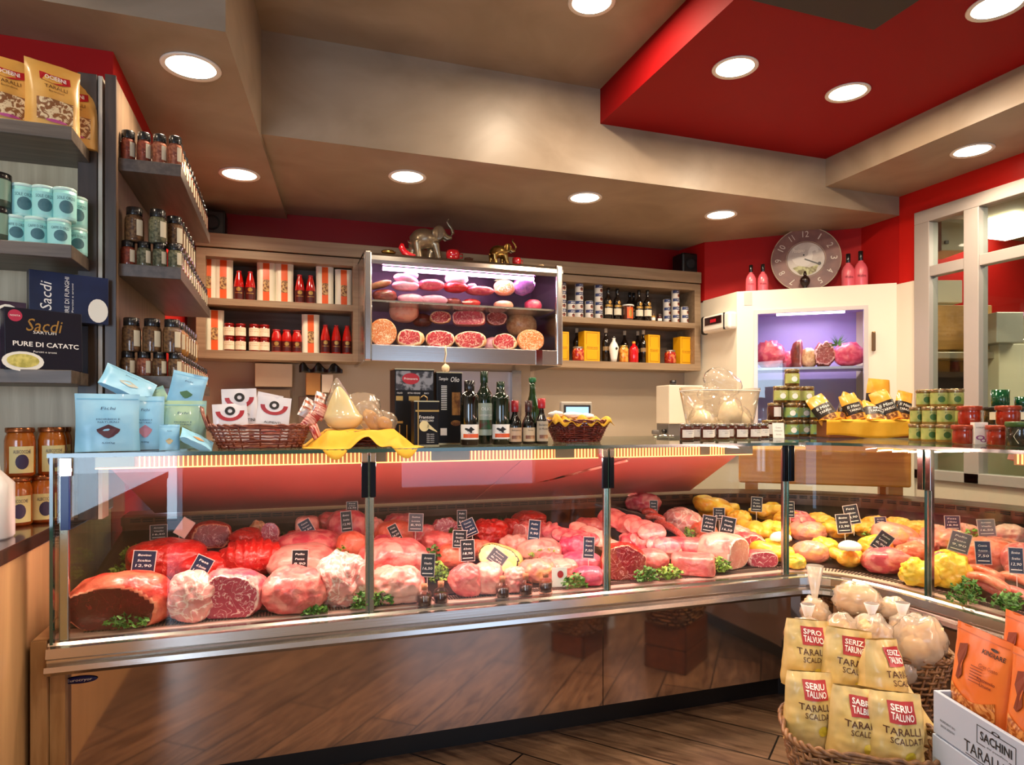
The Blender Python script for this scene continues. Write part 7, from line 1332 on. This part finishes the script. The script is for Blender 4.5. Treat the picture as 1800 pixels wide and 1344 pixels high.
# white carton with orange bags
a = Vector((1.755, 1.42, 0)); b = Vector((1.60, .90, 0)); dr = (b-a).normalized(); ang = math.atan2(dr.y, dr.x); Lb = .60
t = thing('display_carton', 'white display carton lettered SACHINI in the right foreground', 'box', a, ang)
cw = M('carton_white', 'b4c4d8', .5); MB().box(0, Lb, 0, .012, .50, .62).box(0, .012, .012, .33, .50, .62).box(Lb-.012, Lb, .012, .33, .50, .62).box(.012, Lb-.012, .32, .332, .50, .66).box(.012, Lb-.012, .012, .32, .50, .515).build('body', cw, t, bev=.002)
MB().box(-.002, Lb+.002, -.002, .334, 0, .496).build('lower_carton', cw, t, bev=.002)
f = lambda u, v, o: (u, -o, v)
mb = MB(); put_text(mb, 'SACHINI', f, .235, .578, .023, .105, bold=.02); put_text(mb, 'dal pastificio', f, .24, .556, .006, .07); put_text(mb, 'TARALLI SCALDATI', f, .285, .528, .030, .32, bold=.0)
for (u0, u1, v0, v1) in ((.17, .30, .599, .601), (.17, .172, .553, .601), (.298, .30, .553, .601), (.17, .20, .553, .555), (.278, .30, .553, .555)): put_rect(mb, f, u0, u1, v0, v1, .001, nu=1, nv=1)
put_disc(mb, f, .235, .603, .014, .005, .001, r0=.6); put_text(mb, 'INGREDIENTI BIO', f, .06, .548, .006, .06); put_text(mb, 'SENZA ADDITIVI', f, .06, .534, .006, .055); put_rect(mb, f, .13, .45, .506, .508, .001, nu=1, nv=1); mb.build('lettering', ink, t)
orp = M('pouch_orange', 'e0702c', .32, col2='e87c34', scale=6, coat=.35); win_ = M('taralli_window', 'a05018', .25, col2='e09850', scale=26, stretch=(1, 1, 1), thr=(.42, .55), coat=.5, dist=2.5); ori = M('ink_orange', '7c3010', .5)
def obag_fn():
    t = thing('orange_pouch', '', 'pouch'); w, h = .205, .27; o, f = pouch(w, h, .06, orp, t, 'body', 41, .005, .03, .85, .02, .42, 20, 20)
    mb = MB(); n = 16; pts = [(-w*.40+w*.8*i/n, .028+.012*sin(pi*i/n)) for i in range(n+1)]+[(w*.40-w*.8*i/n, .10-.022*sin(pi*i/n)) for i in range(n+1)]
    mb.grid(lambda p_, q_: f(-w*.40+w*.8*p_, (.024+.01*sin(pi*p_))*(1-q_)+(.105-.025*sin(pi*p_))*q_, .003), 16, 6); mb.build('window', win_, t, True)
    mb = MB(); put_text(mb, 'KINDRARE', f, .055, .222, .012, .075, .003, bold=.02); put_disc(mb, f, .055, .236, .015, .004, .003); mb.build('lettering', ink, t)
    mb = MB(); put_text(mb, 'Gran Gusto', f, .05, .185, .010, .06, .003); put_text(mb, 'Prezzemolo', f, .05, .150, .009, .055, .003, bold=.02); put_text(mb, 'Limone', f, .05, .137, .009, .035, .003, bold=.02)
    for i in range(6): put_rect(mb, f, -.005, .035, .175-.008*i, .177-.008*i, .003, nu=2, nv=1) 
    put_poly(mb, f, [(-.07, .215), (-.035, .225), (-.030, .20), (-.036, .17), (-.03, .14), (-.05, .12), (-.062, .125), (-.055, .16), (-.072, .18)], .003); mb.build('drawing', ori, t)
    mb = MB(); put_rect(mb, f, -w*.47, w*.47, h*.93, h*.94, .002, nu=8, nv=1); mb.build('seal', M('seal_orange', 'c05c20', .3), t, True); return t
OB = Kind(obag_fn); Rz = Matrix.Rotation(ang, 3, 'Z')
for u, y_, z_, rx, dz, lab in ((.09, .06, .545, -.08, 0, 'front left, hanging over the carton edge'), (.30, .06, .545, -.08, .05, 'front right, at the picture edge'), (.17, .14, .60, -.05, -.05, 'second row, left'), (.38, .14, .60, -.05, .05, 'second row, right'), (.22, .22, .64, 0, 0, 'back row, left'), (.44, .22, .63, 0, 0, 'back row, right')):
    q = a+Rz@Vector((u, y_, z_)); OB.put(q, 0, 'orange pouch in the white carton, '+lab, 'orange pouches in the carton', rot=(rx, 0, ang+dz))
